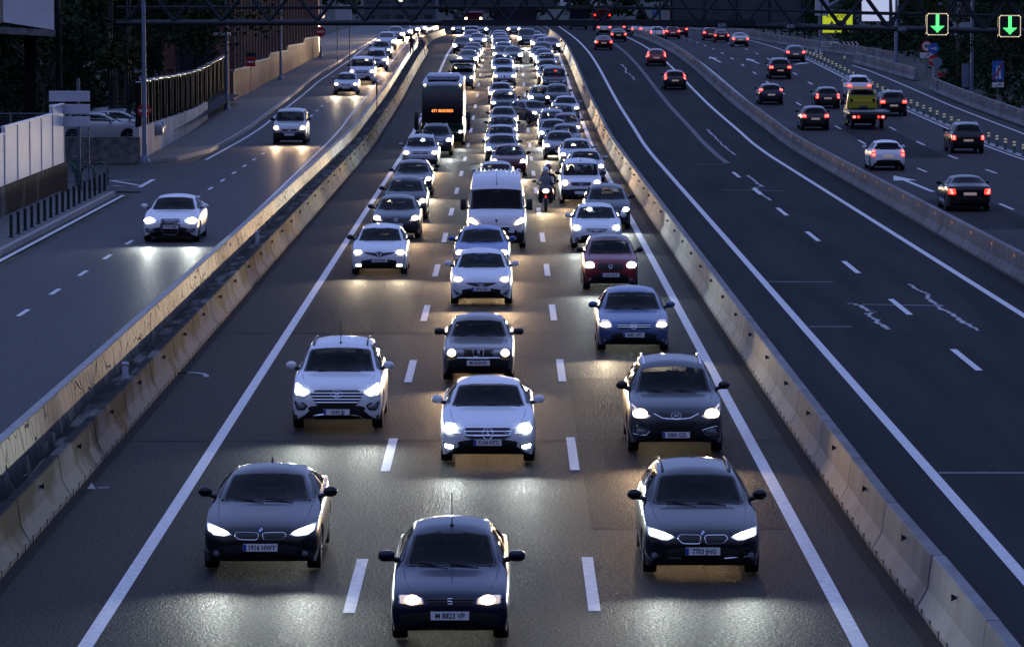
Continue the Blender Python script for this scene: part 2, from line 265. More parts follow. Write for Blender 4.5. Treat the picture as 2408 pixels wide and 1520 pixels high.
# ------------------------------------------------------------------ mesh helpers
class MB:
    def __init__(s): s.v = []; s.f = []; s.m = []; s.cur = 0
    def add(s, vs, fs):
        k = len(s.v); s.v += [tuple(v) for v in vs]; s.f += [tuple(i + k for i in f) for f in fs]; s.m += [s.cur] * len(fs); return s
    def box(s, c, d, rz=0, rx=0, taper=1):
        x, y, z = d[0] / 2, d[1] / 2, d[2] / 2
        P = [(-x, -y, -z), (x, -y, -z), (x, y, -z), (-x, y, -z), (-x * taper, -y * taper, z), (x * taper, -y * taper, z), (x * taper, y * taper, z), (-x * taper, y * taper, z)]
        if rz or rx:
            Mx = Matrix.Rotation(rz, 3, 'Z') @ Matrix.Rotation(rx, 3, 'X'); P = [tuple(Mx @ Vector(p)) for p in P]
        P = [(p[0] + c[0], p[1] + c[1], p[2] + c[2]) for p in P]
        return s.add(P, [(0, 3, 2, 1), (4, 5, 6, 7), (0, 1, 5, 4), (1, 2, 6, 5), (2, 3, 7, 6), (3, 0, 4, 7)])
    def bbox(s, c, d, b, rz=0):
        """box with chamfered edges"""
        x, y, z = d[0] / 2, d[1] / 2, d[2] / 2; rings = []
        for zz, k in ((-z, b), (-z + b, 0), (z - b, 0), (z, b)):
            X, Y = x - k, y - k; c2 = min(b, X * .9, Y * .9)
            rings.append([(X, -Y + c2, zz), (X, Y - c2, zz), (X - c2, Y, zz), (-X + c2, Y, zz), (-X, Y - c2, zz), (-X, -Y + c2, zz), (-X + c2, -Y, zz), (X - c2, -Y, zz)])
        vs = [q for r in rings for q in r]; Mx = Matrix.Rotation(rz, 3, 'Z')
        vs = [tuple(Mx @ Vector(q) + Vector(c)) for q in vs]
        fs = [tuple(reversed(range(8))), tuple(range(24, 32))]
        for r in range(3):
            for i in range(8): j = (i + 1) % 8; fs.append((r * 8 + i, r * 8 + j, r * 8 + 8 + j, r * 8 + 8 + i))
        return s.add(vs, fs)
    def tube(s, pts, r, n=6, cap=True, closed=False):
        pts = [Vector(p) for p in pts]; rs = r if isinstance(r, (list, tuple)) else [r] * len(pts); vs = []; N = len(pts)
        for i, p in enumerate(pts):
            a = pts[(i - 1) % N] if (i > 0 or closed) else p; b = pts[(i + 1) % N] if (i < N - 1 or closed) else p
            t = (b - a).normalized() if (b - a).length > 1e-9 else Vector((0, 0, 1))
            u = t.cross(Vector((0, 0, 1))); u = t.cross(Vector((1, 0, 0))) if u.length < .2 else u; u.normalize(); w = t.cross(u)
            for k in range(n):
                q = 2 * math.pi * k / n; vs.append(tuple(p + u * math.cos(q) * rs[i] + w * math.sin(q) * rs[i]))
        fs = []
        for i in range(N if closed else N - 1):
            j = (i + 1) % N
            for k in range(n): l = (k + 1) % n; fs.append((i * n + k, i * n + l, j * n + l, j * n + k))
        if cap and not closed: fs += [tuple(reversed(range(n))), tuple(range((N - 1) * n, N * n))]
        return s.add(vs, fs)
    def cyl(s, a, b, r, n=10, r2=None): return s.tube([a, b], [r, r if r2 is None else r2], n)
    def prism(s, poly, y0, y1, axis='y'):
        n = len(poly); f = {'y': lambda p, t: (p[0], t, p[1]), 'x': lambda p, t: (t, p[0], p[1]), 'z': lambda p, t: (p[0], p[1], t)}[axis]
        vs = [f(p, y0) for p in poly] + [f(p, y1) for p in poly]
        return s.add(vs, [tuple(range(n)), tuple(reversed(range(n, 2 * n)))] + [(i, i + n, (i + 1) % n + n, (i + 1) % n) for i in range(n)])
    def sphere(s, c, r, nu=12, nv=8, sc=(1, 1, 1), z0=-1.0):
        vs = []; fs = []
        for j in range(nv + 1):
            ph = -math.pi / 2 + math.pi * j / nv
            for i in range(nu):
                th = 2 * math.pi * i / nu; vs.append((c[0] + r * sc[0] * math.cos(ph) * math.cos(th), c[1] + r * sc[1] * math.cos(ph) * math.sin(th), c[2] + r * sc[2] * max(z0, math.sin(ph))))
        for j in range(nv):
            for i in range(nu): k = (i + 1) % nu; fs.append((j * nu + i, j * nu + k, (j + 1) * nu + k, (j + 1) * nu + i))
        return s.add(vs, fs)
    def lathe(s, prof, c=(0, 0, 0), axis='x', n=24):
        vs = []; fs = []
        for (t, r) in prof:
            for i in range(n):
                a = 2 * math.pi * i / n; u, w = r * math.cos(a), r * math.sin(a)
                p = {'x': (t, u, w), 'y': (u, t, w), 'z': (u, w, t)}[axis]; vs.append((p[0] + c[0], p[1] + c[1], p[2] + c[2]))
        for j in range(len(prof) - 1):
            for i in range(n): k = (i + 1) % n; fs.append((j * n + i, j * n + k, (j + 1) * n + k, (j + 1) * n + i))
        fs += [tuple(reversed(range(n))), tuple(range((len(prof) - 1) * n, len(prof) * n))]
        return s.add(vs, fs)
    def obj(s, name, mats, parent=None, smooth=False, fix=True):
        me = bpy.data.meshes.new(name); me.from_pydata(s.v, [], s.f)
        if not isinstance(mats, (list, tuple)): mats = [mats]
        for m in mats: me.materials.append(m)
        if len(mats) > 1: me.polygons.foreach_set('material_index', s.m)
        if fix:
            bm = bmesh.new(); bm.from_mesh(me); bmesh.ops.recalc_face_normals(bm, faces=bm.faces[:]); bm.to_mesh(me); bm.free()
        if smooth:
            me.polygons.foreach_set('use_smooth', [True] * len(me.polygons))
            if smooth != 'all': me.set_sharp_from_angle(angle=R(smooth if smooth is not True else 40))
        o = bpy.data.objects.new(name, me); SC.collection.objects.link(o)
        if parent: o.parent = parent
        return o
def thing(name, label, cat, loc=(0, 0, 0), rz=0, group=None, rx=0):
    o = bpy.data.objects.new(name, None); SC.collection.objects.link(o); o.empty_display_size = .2
    o.location = loc; o.rotation_euler = (rx, 0, rz); o['label'] = label; o['category'] = cat
    if group: o['group'] = group
    return o
def tag(o, label=None, cat=None, group=None, kind=None):
    for k, v in (('label', label), ('category', cat), ('group', group), ('kind', kind)):
        if v: o[k] = v
    return o
def dup(o, parent=None):
    c = o.copy(); SC.collection.objects.link(c)
    if parent: c.parent = parent; c.matrix_parent_inverse = o.matrix_parent_inverse
    for ch in list(KIDS.get(o.name, o.children)): dup(ch, c)
    return c
KIDS = {}
def text(name, s, size, m, parent, loc, rot=(math.pi / 2, 0, 0), sx=1.0, extr=.002, align='CENTER', bold=0.0):
    c = bpy.data.curves.new(name, 'FONT'); c.body = s; c.size = size; c.align_x = align; c.align_y = 'CENTER'; c.extrude = extr; c.offset = bold
    c.resolution_u = 2; c.materials.append(m); tmp = bpy.data.objects.new('tmp', c); SC.collection.objects.link(tmp)
    me = bpy.data.meshes.new_from_object(tmp); me.name = name; bpy.data.objects.remove(tmp); o = bpy.data.objects.new(name, me); SC.collection.objects.link(o)
    o.parent = parent; o.location = loc; o.rotation_euler = rot; o.scale = (sx, 1, 1); return o
setup_mats()
# ------------------------------------------------------------------ vehicles
# side profiles: y runs back from the nose in metres
SH = {
 'sedan': dict(L=4.62, W=1.81, H=1.42, top=[(0, .50), (.02, .60), (.07, .68), (.18, .745), (.55, .84), (1.1, .93), (1.38, .97), (2.2, 1.375), (2.45, 1.41), (2.9, 1.42), (3.35, 1.375), (4.05, 1.10), (4.3, 1.07), (4.52, 1.03), (4.60, .90), (4.62, .62)], cowl=1.38, rf=2.2, rr=3.4, rb=4.03, foh=.82, roh=1.05, wr=.61, wc=.80),
 'coupe': dict(L=4.64, W=1.825, H=1.38, top=[(0, .48), (.02, .58), (.07, .66), (.18, .725), (.55, .82), (1.1, .905), (1.42, .95), (2.3, 1.345), (2.55, 1.375), (2.9, 1.38), (3.35, 1.335), (4.15, 1.08), (4.4, 1.05), (4.56, 1.0), (4.62, .9), (4.64, .62)], cowl=1.42, rf=2.3, rr=3.4, rb=4.12, foh=.80, roh=1.05, wr=.60, wc=.79),
 'estate': dict(L=4.62, W=1.81, H=1.46, top=[(0, .50), (.02, .60), (.07, .68), (.18, .745), (.55, .84), (1.1, .93), (1.38, .97), (2.2, 1.395), (2.45, 1.44), (3.2, 1.46), (4.0, 1.41), (4.15, 1.36), (4.5, 1.02), (4.58, .9), (4.62, .6)], cowl=1.38, rf=2.2, rr=4.1, rb=4.48, foh=.82, roh=1.0, wr=.63, wc=.80),
 'old': dict(L=4.32, W=1.65, H=1.38, top=[(0, .56), (.01, .68), (.03, .76), (.10, .80), (.6, .86), (1.2, .90), (1.45, .93), (2.05, 1.31), (2.25, 1.36), (2.8, 1.38), (3.2, 1.33), (3.7, 1.0), (3.95, .98), (4.25, .96), (4.3, .86), (4.32, .6)], cowl=1.45, rf=2.05, rr=3.25, rb=3.68, foh=.78, roh=.98, wr=.63, wc=.80, plan='box'),
 'oldhatch': dict(L=4.14, W=1.64, H=1.42, top=[(0, .48), (.015, .58), (.05, .66), (.14, .72), (.5, .81), (1.0, .88), (1.22, .92), (1.95, 1.35), (2.2, 1.40), (2.7, 1.42), (3.2, 1.37), (3.75, 1.08), (4.0, 1.03), (4.1, .92), (4.14, .6)], cowl=1.22, rf=1.95, rr=3.3, rb=3.75, foh=.78, roh=.9, wr=.62, wc=.80, plan='box'),
 'hatch': dict(L=4.25, W=1.78, H=1.47, top=[(0, .50), (.02, .60), (.07, .70), (.18, .78), (.5, .88), (.9, .96), (1.12, 1.0), (1.95, 1.41), (2.2, 1.455), (2.8, 1.47), (3.5, 1.40), (3.65, 1.35), (4.0, 1.0), (4.18, .85), (4.25, .55)], cowl=1.12, rf=1.95, rr=3.58, rb=3.98, foh=.80, roh=.80, wr=.61, wc=.79),
 'vectra': dict(L=4.6, W=1.80, H=1.46, top=[(0, .50), (.02, .60), (.06, .70), (.15, .77), (.5, .86), (1.0, .94), (1.25, .97), (2.1, 1.40), (2.4, 1.45), (2.9, 1.46), (3.4, 1.40), (4.1, 1.08), (4.35, 1.06), (4.5, 1.0), (4.58, .9), (4.6, .6)], cowl=1.25, rf=2.1, rr=3.45, rb=4.1, foh=.86, roh=1.02, wr=.63, wc=.81),
 'suv': dict(L=4.55, W=1.86, H=1.68, top=[(0, .56), (.02, .68), (.07, .80), (.18, .90), (.5, 1.0), (.9, 1.07), (1.15, 1.11), (1.95, 1.58), (2.2, 1.65), (3.0, 1.68), (3.9, 1.61), (4.05, 1.55), (4.35, 1.15), (4.5, .95), (4.55, .65)], cowl=1.15, rf=1.95, rr=4.0, rb=4.33, foh=.82, roh=.85, wr=.64, wc=.80, gc=.24, rw=.36),
 'mpv': dict(L=4.15, W=1.76, H=1.60, top=[(0, .52), (.02, .62), (.07, .74), (.18, .84), (.45, .95), (.75, 1.04), (.9, 1.08), (1.75, 1.52), (2.0, 1.58), (2.7, 1.60), (3.6, 1.52), (3.75, 1.46), (4.0, 1.1), (4.1, .9), (4.15, .6)], cowl=.9, rf=1.75, rr=3.7, rb=3.98, foh=.80, roh=.7, wr=.64, wc=.81),
 'kangoo': dict(L=4.2, W=1.80, H=1.82, top=[(0, .58), (.02, .70), (.06, .84), (.15, .95), (.4, 1.05), (.7, 1.13), (.85, 1.17), (1.45, 1.70), (1.7, 1.79), (2.6, 1.82), (3.95, 1.78), (4.05, 1.72), (4.15, 1.1), (4.18, .9), (4.2, .6)], cowl=.85, rf=1.45, rr=3.98, rb=4.14, foh=.80, roh=.65, wr=.74, wc=.84),
 'vito': dict(L=4.75, W=1.92, H=1.92, top=[(0, .58), (.02, .70), (.06, .86), (.15, 1.0), (.4, 1.12), (.7, 1.2), (.8, 1.24), (1.55, 1.80), (1.8, 1.88), (2.6, 1.92), (4.5, 1.88), (4.6, 1.8), (4.7, 1.2), (4.73, .9), (4.75, .6)], cowl=.8, rf=1.55, rr=4.5, rb=4.68, foh=.85, roh=.9, wr=.76, wc=.86),
 'van': dict(L=5.4, W=2.05, H=2.52, top=[(0, .60), (.02, .74), (.06, .92), (.14, 1.08), (.35, 1.22), (.6, 1.32), (.68, 1.36), (1.18, 2.05), (1.45, 2.30), (1.85, 2.47), (2.5, 2.52), (5.2, 2.50), (5.3, 2.4), (5.36, 1.4), (5.38, .9), (5.4, .6)], cowl=.68, rf=1.18, rr=5.15, rb=5.34, foh=.92, roh=1.0, wr=.80, wc=.88, rw=.35, flat=1),
 'city': dict(L=3.5, W=1.665, H=1.55, top=[(0, .52), (.02, .64), (.06, .78), (.14, .88), (.35, .96), (.6, 1.02), (.7, 1.05), (1.35, 1.46), (1.6, 1.53), (2.2, 1.55), (3.1, 1.48), (3.2, 1.42), (3.4, 1.05), (3.46, .85), (3.5, .6)], cowl=.7, rf=1.35, rr=3.12, rb=3.36, foh=.55, roh=.45, wr=.64, wc=.80),
 'coach': dict(L=12.5, W=2.55, H=3.72, top=[(0, .9), (.02, 1.1), (.05, 1.5), (.12, 2.1), (.26, 2.8), (.42, 3.25), (.65, 3.52), (1.1, 3.66), (2.0, 3.72), (11.8, 3.72), (12.2, 3.6), (12.4, 2.4), (12.46, 1.4), (12.5, .9)], cowl=.03, rf=.6, rr=12.0, rb=12.4, foh=2.6, roh=3.2, wr=.90, wc=.98, rw=.5, gc=.3, plan='box', flat=1, belt=(1.3, 1.3)),
 'cab': dict(L=2.5, W=1.95, H=2.35, top=[(0, .62), (.02, .8), (.06, .98), (.14, 1.12), (.3, 1.24), (.5, 1.34), (.58, 1.38), (1.05, 2.02), (1.3, 2.22), (1.6, 2.33), (2.3, 2.35), (2.44, 2.28), (2.5, 1.6), (2.5, .7)], cowl=.58, rf=1.05, rr=2.3, rb=2.48, foh=.9, roh=9, wr=.80, wc=.88, plan='box', flat=1, rw=.36),
}
PLAN = {'std': lambda L: [(0, .62), (.03, .76), (.10, .87), (.26, .945), (.6, .985), (1.1, 1), (L - 1.2, 1), (L - .45, .965), (L - .12, .88), (L - .03, .8), (L, .68)],
        'box': lambda L: [(0, .84), (.03, .91), (.10, .955), (.3, .98), (.8, 1), (L - .9, 1), (L - .3, .98), (L - .08, .94), (L, .86)]}
def shape(kind):
    s = dict(SH[kind]); s['kind'] = kind; L = s['L']; s['hw'] = s['W'] / 2; s.setdefault('gc', .19); s.setdefault('rw', .32); s.setdefault('plan', 'std')
    s['fz'] = hermite(s['top']); s['fw'] = hermite(PLAN[s['plan']](L))
    g = s['gc']; s['fb'] = hermite([(0, s['top'][0][1] - .12), (.03, g + .08), (.12, g + .02), (.3, g), (L - .3, g + .02), (L - .06, g + .12), (L, s['top'][-1][1] - .12)])
    zc = s['fz'](s['cowl']); zr = s['fz'](s['rb']); s['zc'] = zc; s['zr'] = zr
    bf, br = s.get('belt', (zc - .05, max(zc + .02, zr - .08))); s['belt_f'] = linear([(s['cowl'], bf), (s['rb'], br)])
    return s
def section(s, y):
    hw = s['hw']; w = hw * s['fw'](y); zc = s['fz'](y); zb = min(s['fb'](y), zc - .08); zs = min(s['belt_f'](y), zc - .045)
    zs = max(zs, zb + .06); H = s['H']
    base = s['zc'] if y < (s['cowl'] + s['rb']) / 2 else s['zr']
    c = max(0, min(1, (zc - base) / (H - base))); c = c ** .8
    wg = (s['wc'] * (1 - c) + s['wr'] * c) * hw; wg = min(wg, w - .07); zg = zc - (.035 + .04 * c) * (1 if not s.get('flat') else .8)
    if zg < zs + .012: zg = min(zs + .012, zc - .02)
    za = zb
    yf, yr, Ra = s['foh'], s['L'] - s['roh'], s['rw'] + .05
    for ya in (yf, yr):
        if abs(y - ya) < Ra: za = max(za, s['rw'] + math.sqrt(Ra * Ra - (y - ya) ** 2) - .02)
    za = min(za, zs - .08)
    P = [(0, zb), (max(.05, w - .30), zb), (max(.05, w - .30), za), (w * .975 - .01, za)]
    wide = 0
    for k in range(1, 8):
        t = k / 7; z = za + (zs - za) * t; tf = (z - zb) / max(.05, zs - zb)
        x = w * (1 - .055 * max(0, (.5 - tf) * 2) ** 2 - .055 * max(0, (tf - .62) / .38) ** 1.6); P.append((x, z))
    xs = P[-1][0]; x0, z0 = xs - .022, zs + .012; P.append((x0, z0))
    for k in range(1, 6):
        t = k / 5; P.append((x0 + (wg - x0) * t + .025 * c * math.sin(math.pi * t), z0 + (zg - z0) * t))
    for k in range(1, 8):
        t = k / 7; x = wg * (1 - t); P.append((x, zg + (zc - zg) * (1 - (1 - t) ** 2.4)))
    return P
def inside(p, poly):
    c = False; n = len(poly); j = n - 1
    for i in range(n):
        a, b = poly[i], poly[j]
        if (a[1] > p[1]) != (b[1] > p[1]) and p[0] < (b[0] - a[0]) * (p[1] - a[1]) / (b[1] - a[1]) + a[0]: c = not c
        j = i
    return c
def rounded(poly, r=.25, n=4):
    """smooth the corners of a polygon; r is the share of each edge that is used up"""
    out = []; N = len(poly)
    for i in range(N):
        a, b, c = Vector(poly[i - 1]), Vector(poly[i]), Vector(poly[(i + 1) % N])
        p = b + (a - b) * r; q = b + (c - b) * r
        for k in range(n + 1):
            t = k / n; out.append(tuple(p * (1 - t) ** 2 + b * 2 * t * (1 - t) + q * t * t))
    return out
def densify(poly, step):
    out = []
    for i in range(len(poly)):
        a, b = Vector(poly[i]), Vector(poly[(i + 1) % len(poly)]); k = max(1, int((b - a).length / step))
        for j in range(k): out.append(tuple(a + (b - a) * j / k))
    return out
DIRS = {'f': ((0, -12), 1), 'r': ((0, 12), -1)}
def cast(b, ax, u, v):
    if ax == 'f': o, d = Vector((u, -20, v)), Vector((0, 1, 0))
    elif ax == 'r': o, d = Vector((u, 20, v)), Vector((0, -1, 0))
    elif ax == 'R': o, d = Vector((9, u, v)), Vector((-1, 0, 0))
    elif ax == 'L': o, d = Vector((-9, u, v)), Vector((1, 0, 0))
    else: o, d = Vector((u, v, 9)), Vector((0, 0, -1))
    h = b.ray_cast(o, d)
    if h[0] is None:
        q = Vector((u, -2.2, v)) if ax == 'f' else Vector((u, 2.2, v)) if ax == 'r' else o
        h = b.find_nearest(q)
    n = h[1]
    if n.dot(d) > 0: n = -n
    return h[0], n
def patch(mb, b, ax, poly, off=.006, bulge=0., rings=(1, .86, .6, .3), mats=None, step=.12, drop=0):
    poly = densify(poly, step); n = len(poly); cx = sum(p[0] for p in poly) / n; cz = sum(p[1] for p in poly) / n
    vs = []; fs = []; ms = []
    for k, r in enumerate(rings):
        for p in poly:
            h, nn = cast(b, ax, cx + (p[0] - cx) * r, cz + (p[1] - cz) * r)
            vs.append(h + nn * (off + bulge * (1 - r * r)))
    h, nn = cast(b, ax, cx, cz); vs.append(h + nn * (off + bulge))
    for k in range(len(rings) - 1):
        for i in range(n):
            j = (i + 1) % n; fs.append((k * n + i, k * n + j, (k + 1) * n + j, (k + 1) * n + i)); ms.append(k)
    for i in range(n): fs.append(((len(rings) - 1) * n + i, (len(rings) - 1) * n + (i + 1) % n, len(vs) - 1)); ms.append(len(rings) - 1)
    k0 = len(mb.v); mb.v += [tuple(v) for v in vs]; mb.f += [tuple(i + k0 for i in f) for f in fs]
    mb.m += [(mats[min(m, len(mats) - 1)] if mats else mb.cur) for m in ms]
def surf_line(b, ax, pts, off=.008): return [cast(b, ax, p[0], p[1])[0] + cast(b, ax, p[0], p[1])[1] * off for p in pts]
def mir(poly): return [(-x, z) for x, z in poly]
def fit(s, poly): return [(x * s['hw'], z) for x, z in poly]
WHEEL = {}
def wheel(parent, x, y, r, w=.21):
    k = (round(r, 2), x > 0)
    if k not in WHEEL:
        sd = 1 if x > 0 else -1
        t = MB().lathe([(-w / 2, r * .62), (-w / 2, r * .93), (-w / 2 + .03, r), (w / 2 - .03, r), (w / 2, r * .93), (w / 2, r * .62)], n=20)
        rm = MB().lathe([(sd * (w / 2 - .05), r * .64), (sd * (w / 2 - .012), r * .64), (sd * (w / 2 - .012), r * .56), (sd * (w / 2 - .07), r * .52), (sd * (w / 2 - .07), .01)], n=18)
        for i in range(5):
            a = 2 * math.pi * i / 5; rm.tube([(sd * (w / 2 - .02), .05 * math.cos(a), .05 * math.sin(a)), (sd * (w / 2 - .025), r * .58 * math.cos(a), r * .58 * math.sin(a))], .03, 5)
        WHEEL[k] = (t, rm)
    t, rm = WHEEL[k]
    if 'o' not in WHEEL or k not in WHEEL['o']:
        WHEEL.setdefault('o', {})[k] = None
        o = t.obj('wheel', M['rubber'], parent, 50); q = rm.obj('rim', M['rim'], o, 40); WHEEL['o'][k] = (o.data, q.data)
    else:
        a, c = WHEEL['o'][k]; o = bpy.data.objects.new('wheel', a); SC.collection.objects.link(o); o.parent = parent
        q = bpy.data.objects.new('rim', c); SC.collection.objects.link(q); q.parent = o
    o.location = (x, y, r); return o
def headlight_obj(mb, b, poly, kind, lamp):
    pass
def arcpts(cx, cz, rx, rz, n=14, a0=0, a1=2 * math.pi): return [(cx + rx * math.cos(a0 + (a1 - a0) * i / n), cz + rz * math.sin(a0 + (a1 - a0) * i / n)) for i in range(n)]
def badge(kind, b, x, z, r, parent):
    m = MB(); h, n = cast(b, 'f', x, z)
    def P(u, v, o=.014): q, nn = cast(b, 'f', x + u * r, z + v * r); return q + Vector((0, -o, 0))
    def ring(ru, rv, t=.1, cx=0, n=16): m.tube([P(cx + ru * math.cos(2 * math.pi * i / n), rv * math.sin(2 * math.pi * i / n)) for i in range(n)], t * r, 5, closed=True)
    mats = [M['chrome'], M['grille'], M['plate_blue'], M['plate']]
    if kind == 'star':
        ring(1, 1, .09)
        for a in (90, 210, 330): m.tube([P(0, 0), P(.95 * math.cos(R(a)), .95 * math.sin(R(a)))], [.15 * r, .04 * r], 5)
    elif kind == 'oval_h':
        ring(1.25, .75, .08)
        m.tube([P(-.55, -.42), P(-.25, .42)], .1 * r, 5); m.tube([P(.25, -.42), P(.55, .42)], .1 * r, 5); m.tube([P(-.5, -.12), P(.5, .12)], .09 * r, 5)
    elif kind == 'bolt':
        ring(1, 1, .12); m.tube([P(-1.2, -.1), P(.2, .22), P(-.2, -.22), P(1.2, .1)], .11 * r, 5)
    elif kind == 'diamond':
        m.tube([P(0, 1.15), P(.8, 0), P(0, -1.15), P(-.8, 0)], .17 * r, 5, closed=True)
    elif kind == 'ring_vw':
        ring(1, 1, .09); m.tube([P(-.35, .85), P(0, .1), P(.35, .85)], .09 * r, 4); m.tube([P(-.8, .5), P(-.35, -.8), P(0, 0), P(.35, -.8), P(.8, .5)], .09 * r, 4)
    elif kind == 'rings4':
        for c in (-1.35, -.45, .45, 1.35): ring(.6, .6, .07, cx=c, n=12)
    elif kind == 'roundel':
        for i, q in enumerate((0, 1, 2, 3)):
            m.cur = 2 if i % 2 else 3
            m.add([P(0, 0, .012)] + [P(.8 * math.cos(math.pi / 2 * (q + k / 4)), .8 * math.sin(math.pi / 2 * (q + k / 4)), .012) for k in range(5)], [(0, k, k + 1) for k in range(1, 5)])
        m.cur = 1; ring(.92, .92, .16); m.cur = 0
    elif kind == 'square_s':
        m.tube([P(.75, .85), P(-.75, .85), P(-.8, .15)], .17 * r, 4); m.tube([P(-.8, .1), P(.8, -.1)], .2 * r, 4); m.tube([P(-.75, -.85), P(.75, -.85), P(.8, -.15)], .17 * r, 4)
    elif kind == 'ring_c':
        ring(.9, .9, .22)
    elif kind == 'shield':
        m.cur = 1; m.add([P(-1, 1.1), P(1, 1.1), P(.7, -.4), P(0, -1.6), P(-.7, -.4)], [(0, 1, 2, 3, 4)]); m.cur = 0; m.tube([P(-1, 1.1), P(1, 1.1), P(.7, -.4), P(0, -1.6), P(-.7, -.4)], .1 * r, 4, closed=True)
    else: ring(1, .7, .2)
    m.obj('badge', mats, parent, 40)
def number_plate(b, ax, z, parent, txt=None, band=True, lit=False, w=.52, name='number_plate'):
    h, n = cast(b, ax, 0, z); sg = -1 if ax == 'f' else 1
    y = h.y + sg * .03
    m = MB(); m.box((0, 0, 0), (w, .012, .115)); o = m.obj(name, M['plate_lit'] if lit else M['plate'], parent); o.location = (0, y, z)
    if txt:
        if band:
            q = MB(); q.box((-w / 2 + .025, -.008, 0), (.045, .004, .105)); q.obj('plate_band', M['plate_blue'], o)
        text('plate_lettering', txt, .105, M['plate_ink'], o, (.02 if band else 0, -.009, -.002), sx=.86, bold=.0012)
    return o
def build(kind, F, name='car', lod=2):
    """a whole vehicle as an Empty with its parts; F is the styling of its front and rear"""
    s = shape(kind); L, hw, H = s['L'], s['hw'], s['H']; t = thing(name, '', 'car')
    ys = [0]; fz = s['fz']; y = 0
    stepmax = .085 if lod == 2 else .16
    if kind in ('coach', 'van'): stepmax *= 1.8
    while y < L - 1e-6:
        d = .004
        while d < .5:
            dy = min(d, L - y); ds = math.hypot(dy, fz(y + dy) - fz(y)) + abs(s['fw'](y + dy) - s['fw'](y)) * .5
            if ds > stepmax or y + dy >= L: break
            d *= 1.15
        y = min(L, y + min(d, stepmax * 1.3)); ys.append(y)
    secs = [section(s, y) for y in ys]; nc = len(secs[0]); V = []; Fc = []; row = 2 * nc - 2
    for y, P in zip(ys, secs):
        yy = y - L / 2
        ring_ = [(p[0], yy, p[1]) for p in P] + [(-p[0], yy, p[1]) for p in reversed(P[1:-1])]
        V += ring_
    N = len(ys)
    for i in range(N - 1):
        for k in range(row):
            j = (k + 1) % row; Fc.append((i * row + k, (i + 1) * row + k, (i + 1) * row + j, i * row + j))
    Fc.append(tuple(range(row))); Fc.append(tuple(reversed(range((N - 1) * row, N * row))))
    b = BVHTree.FromPolygons(V, Fc)
    zc = s['zc']; Y = lambda a: a - L / 2
    # glass outlines
    ws = F.get('ws', None)
    xb, xt = s['wc'] * hw - .035, s['wr'] * hw + .01
    zt = fz(s['rf']) - (.045 if kind != 'coach' else .005)
    wsp = ws or [(-xb, zc - .0), (-xb * .6, zc + .005), (xb * .6, zc + .005), (xb, zc - .0), (xt, zt - .035), (xt * .5, zt), (-xt * .5, zt), (-xt, zt - .035)]
    wsp = rounded(wsp, .12, 3)
    zr = fz(s['rb']) + .02; zrt = fz(s['rr']) - .015; xr = min(s['wc'] * hw, hw * .80) - .03
    rwp = rounded([(-xr, zr), (xr, zr), (xt - .04, zrt - .03), (xt * .5, zrt), (-xt * .5, zrt), (-xt + .04, zrt - .03)], .14, 3)
    bz = s['belt_f']; c0 = s['cowl']; zt2 = H - .13 if not s.get('flat') else min(H - .2, fz(s['rf']) - .05)
    a0 = Y(c0 + .22); a1 = Y(s['rf'] + .22); mid = Y((c0 + s['rb']) / 2 + .15); e1 = Y(s['rr'] - .10); e0 = Y(s['rb'] - .25)
    if kind in ('van', 'cab', 'vito') and F.get('panel', kind != 'vito'):
        sw = [rounded([(Y(c0 + .2), bz(c0) + .06), (Y(2.2), bz(c0) + .06), (Y(2.2), zt2), (Y(s['rf'] + .15), zt2)], .12, 3)]
    elif kind == 'coach':
        sw = [rounded([(Y(.9 + i * 2.3), 1.75), (Y(3.1 + i * 2.3), 1.75), (Y(3.1 + i * 2.3), 3.2), (Y(.9 + i * 2.3), 3.2)], .06, 2) for i in range(5)]
    else:
        bl = lambda y: bz(y + L / 2) + .06
        sw = [rounded([(a0, bl(a0)), (mid - .04, bl(mid)), (mid - .04, zt2), (a1, zt2)], .1, 3),
              rounded([(mid + .04, bl(mid)), (e0, bl(e0)), (e1, zt2 - .01), (mid + .04, zt2)], .1, 3)]
    holes = lod == 2 and kind != 'coach'
    # materials per face and openings
    keep = []; mi = []
    shr = lambda poly, k=.9: [(sum(p[0] for p in poly) / len(poly) * (1 - k) + q[0] * k, sum(p[1] for p in poly) / len(poly) * (1 - k) + q[1] * k) for q in poly]
    hw_, hr_, hs_ = shr(wsp, .965), shr(rwp, .955), [shr(p, .93) for p in sw]
    dark_low = F.get('low', 0)
    for f in Fc:
        c = [sum(V[i][k] for i in f) / len(f) for k in range(3)]
        if holes and len(f) == 4:
            k = f[0] % row; kk = min(k, row - 1 - k)
            if kk >= 11:
                if c[1] < Y(s['rf'] + .3) and kk >= 14 and inside((c[0], c[2]), hw_): continue
                if c[1] > Y(s['rr'] - .4) and kk >= 14 and inside((c[0], c[2]), hr_): continue
                if kk < 17 and any(inside((c[1], c[2]), p) for p in hs_): continue
        keep.append(f); k = f[0] % row; kk = min(k, row - 1 - k)
        low = kk < 3 or (dark_low and c[2] < dark_low)
        if F.get('hood') and kk >= 11 and c[1] < Y(c0): low = 2
        if F.get('roof') and c[2] > zt2 + .04 and kk >= 14: low = 2
        mi.append(2 if low == 2 else 1 if low else 0)
    mb = MB(); mb.v = V; mb.f = keep; mb.m = mi
    body = mb.obj('body', [M['white'], M['black'], M[F['hood']] if F.get('hood') in M else M['black']], t, 60)
    body.material_slots[0].link = 'OBJECT'; body.material_slots[0].material = paint(F.get('paint', 'silver'))
    if F.get('roof') or F.get('hood'): body.material_slots[2].link = 'OBJECT'; body.material_slots[2].material = paint(F.get('roof') or F.get('hood'))
    # glass
    gm = [M['frit'], M[F.get('glass', 'glass')] if holes else M['frit']]
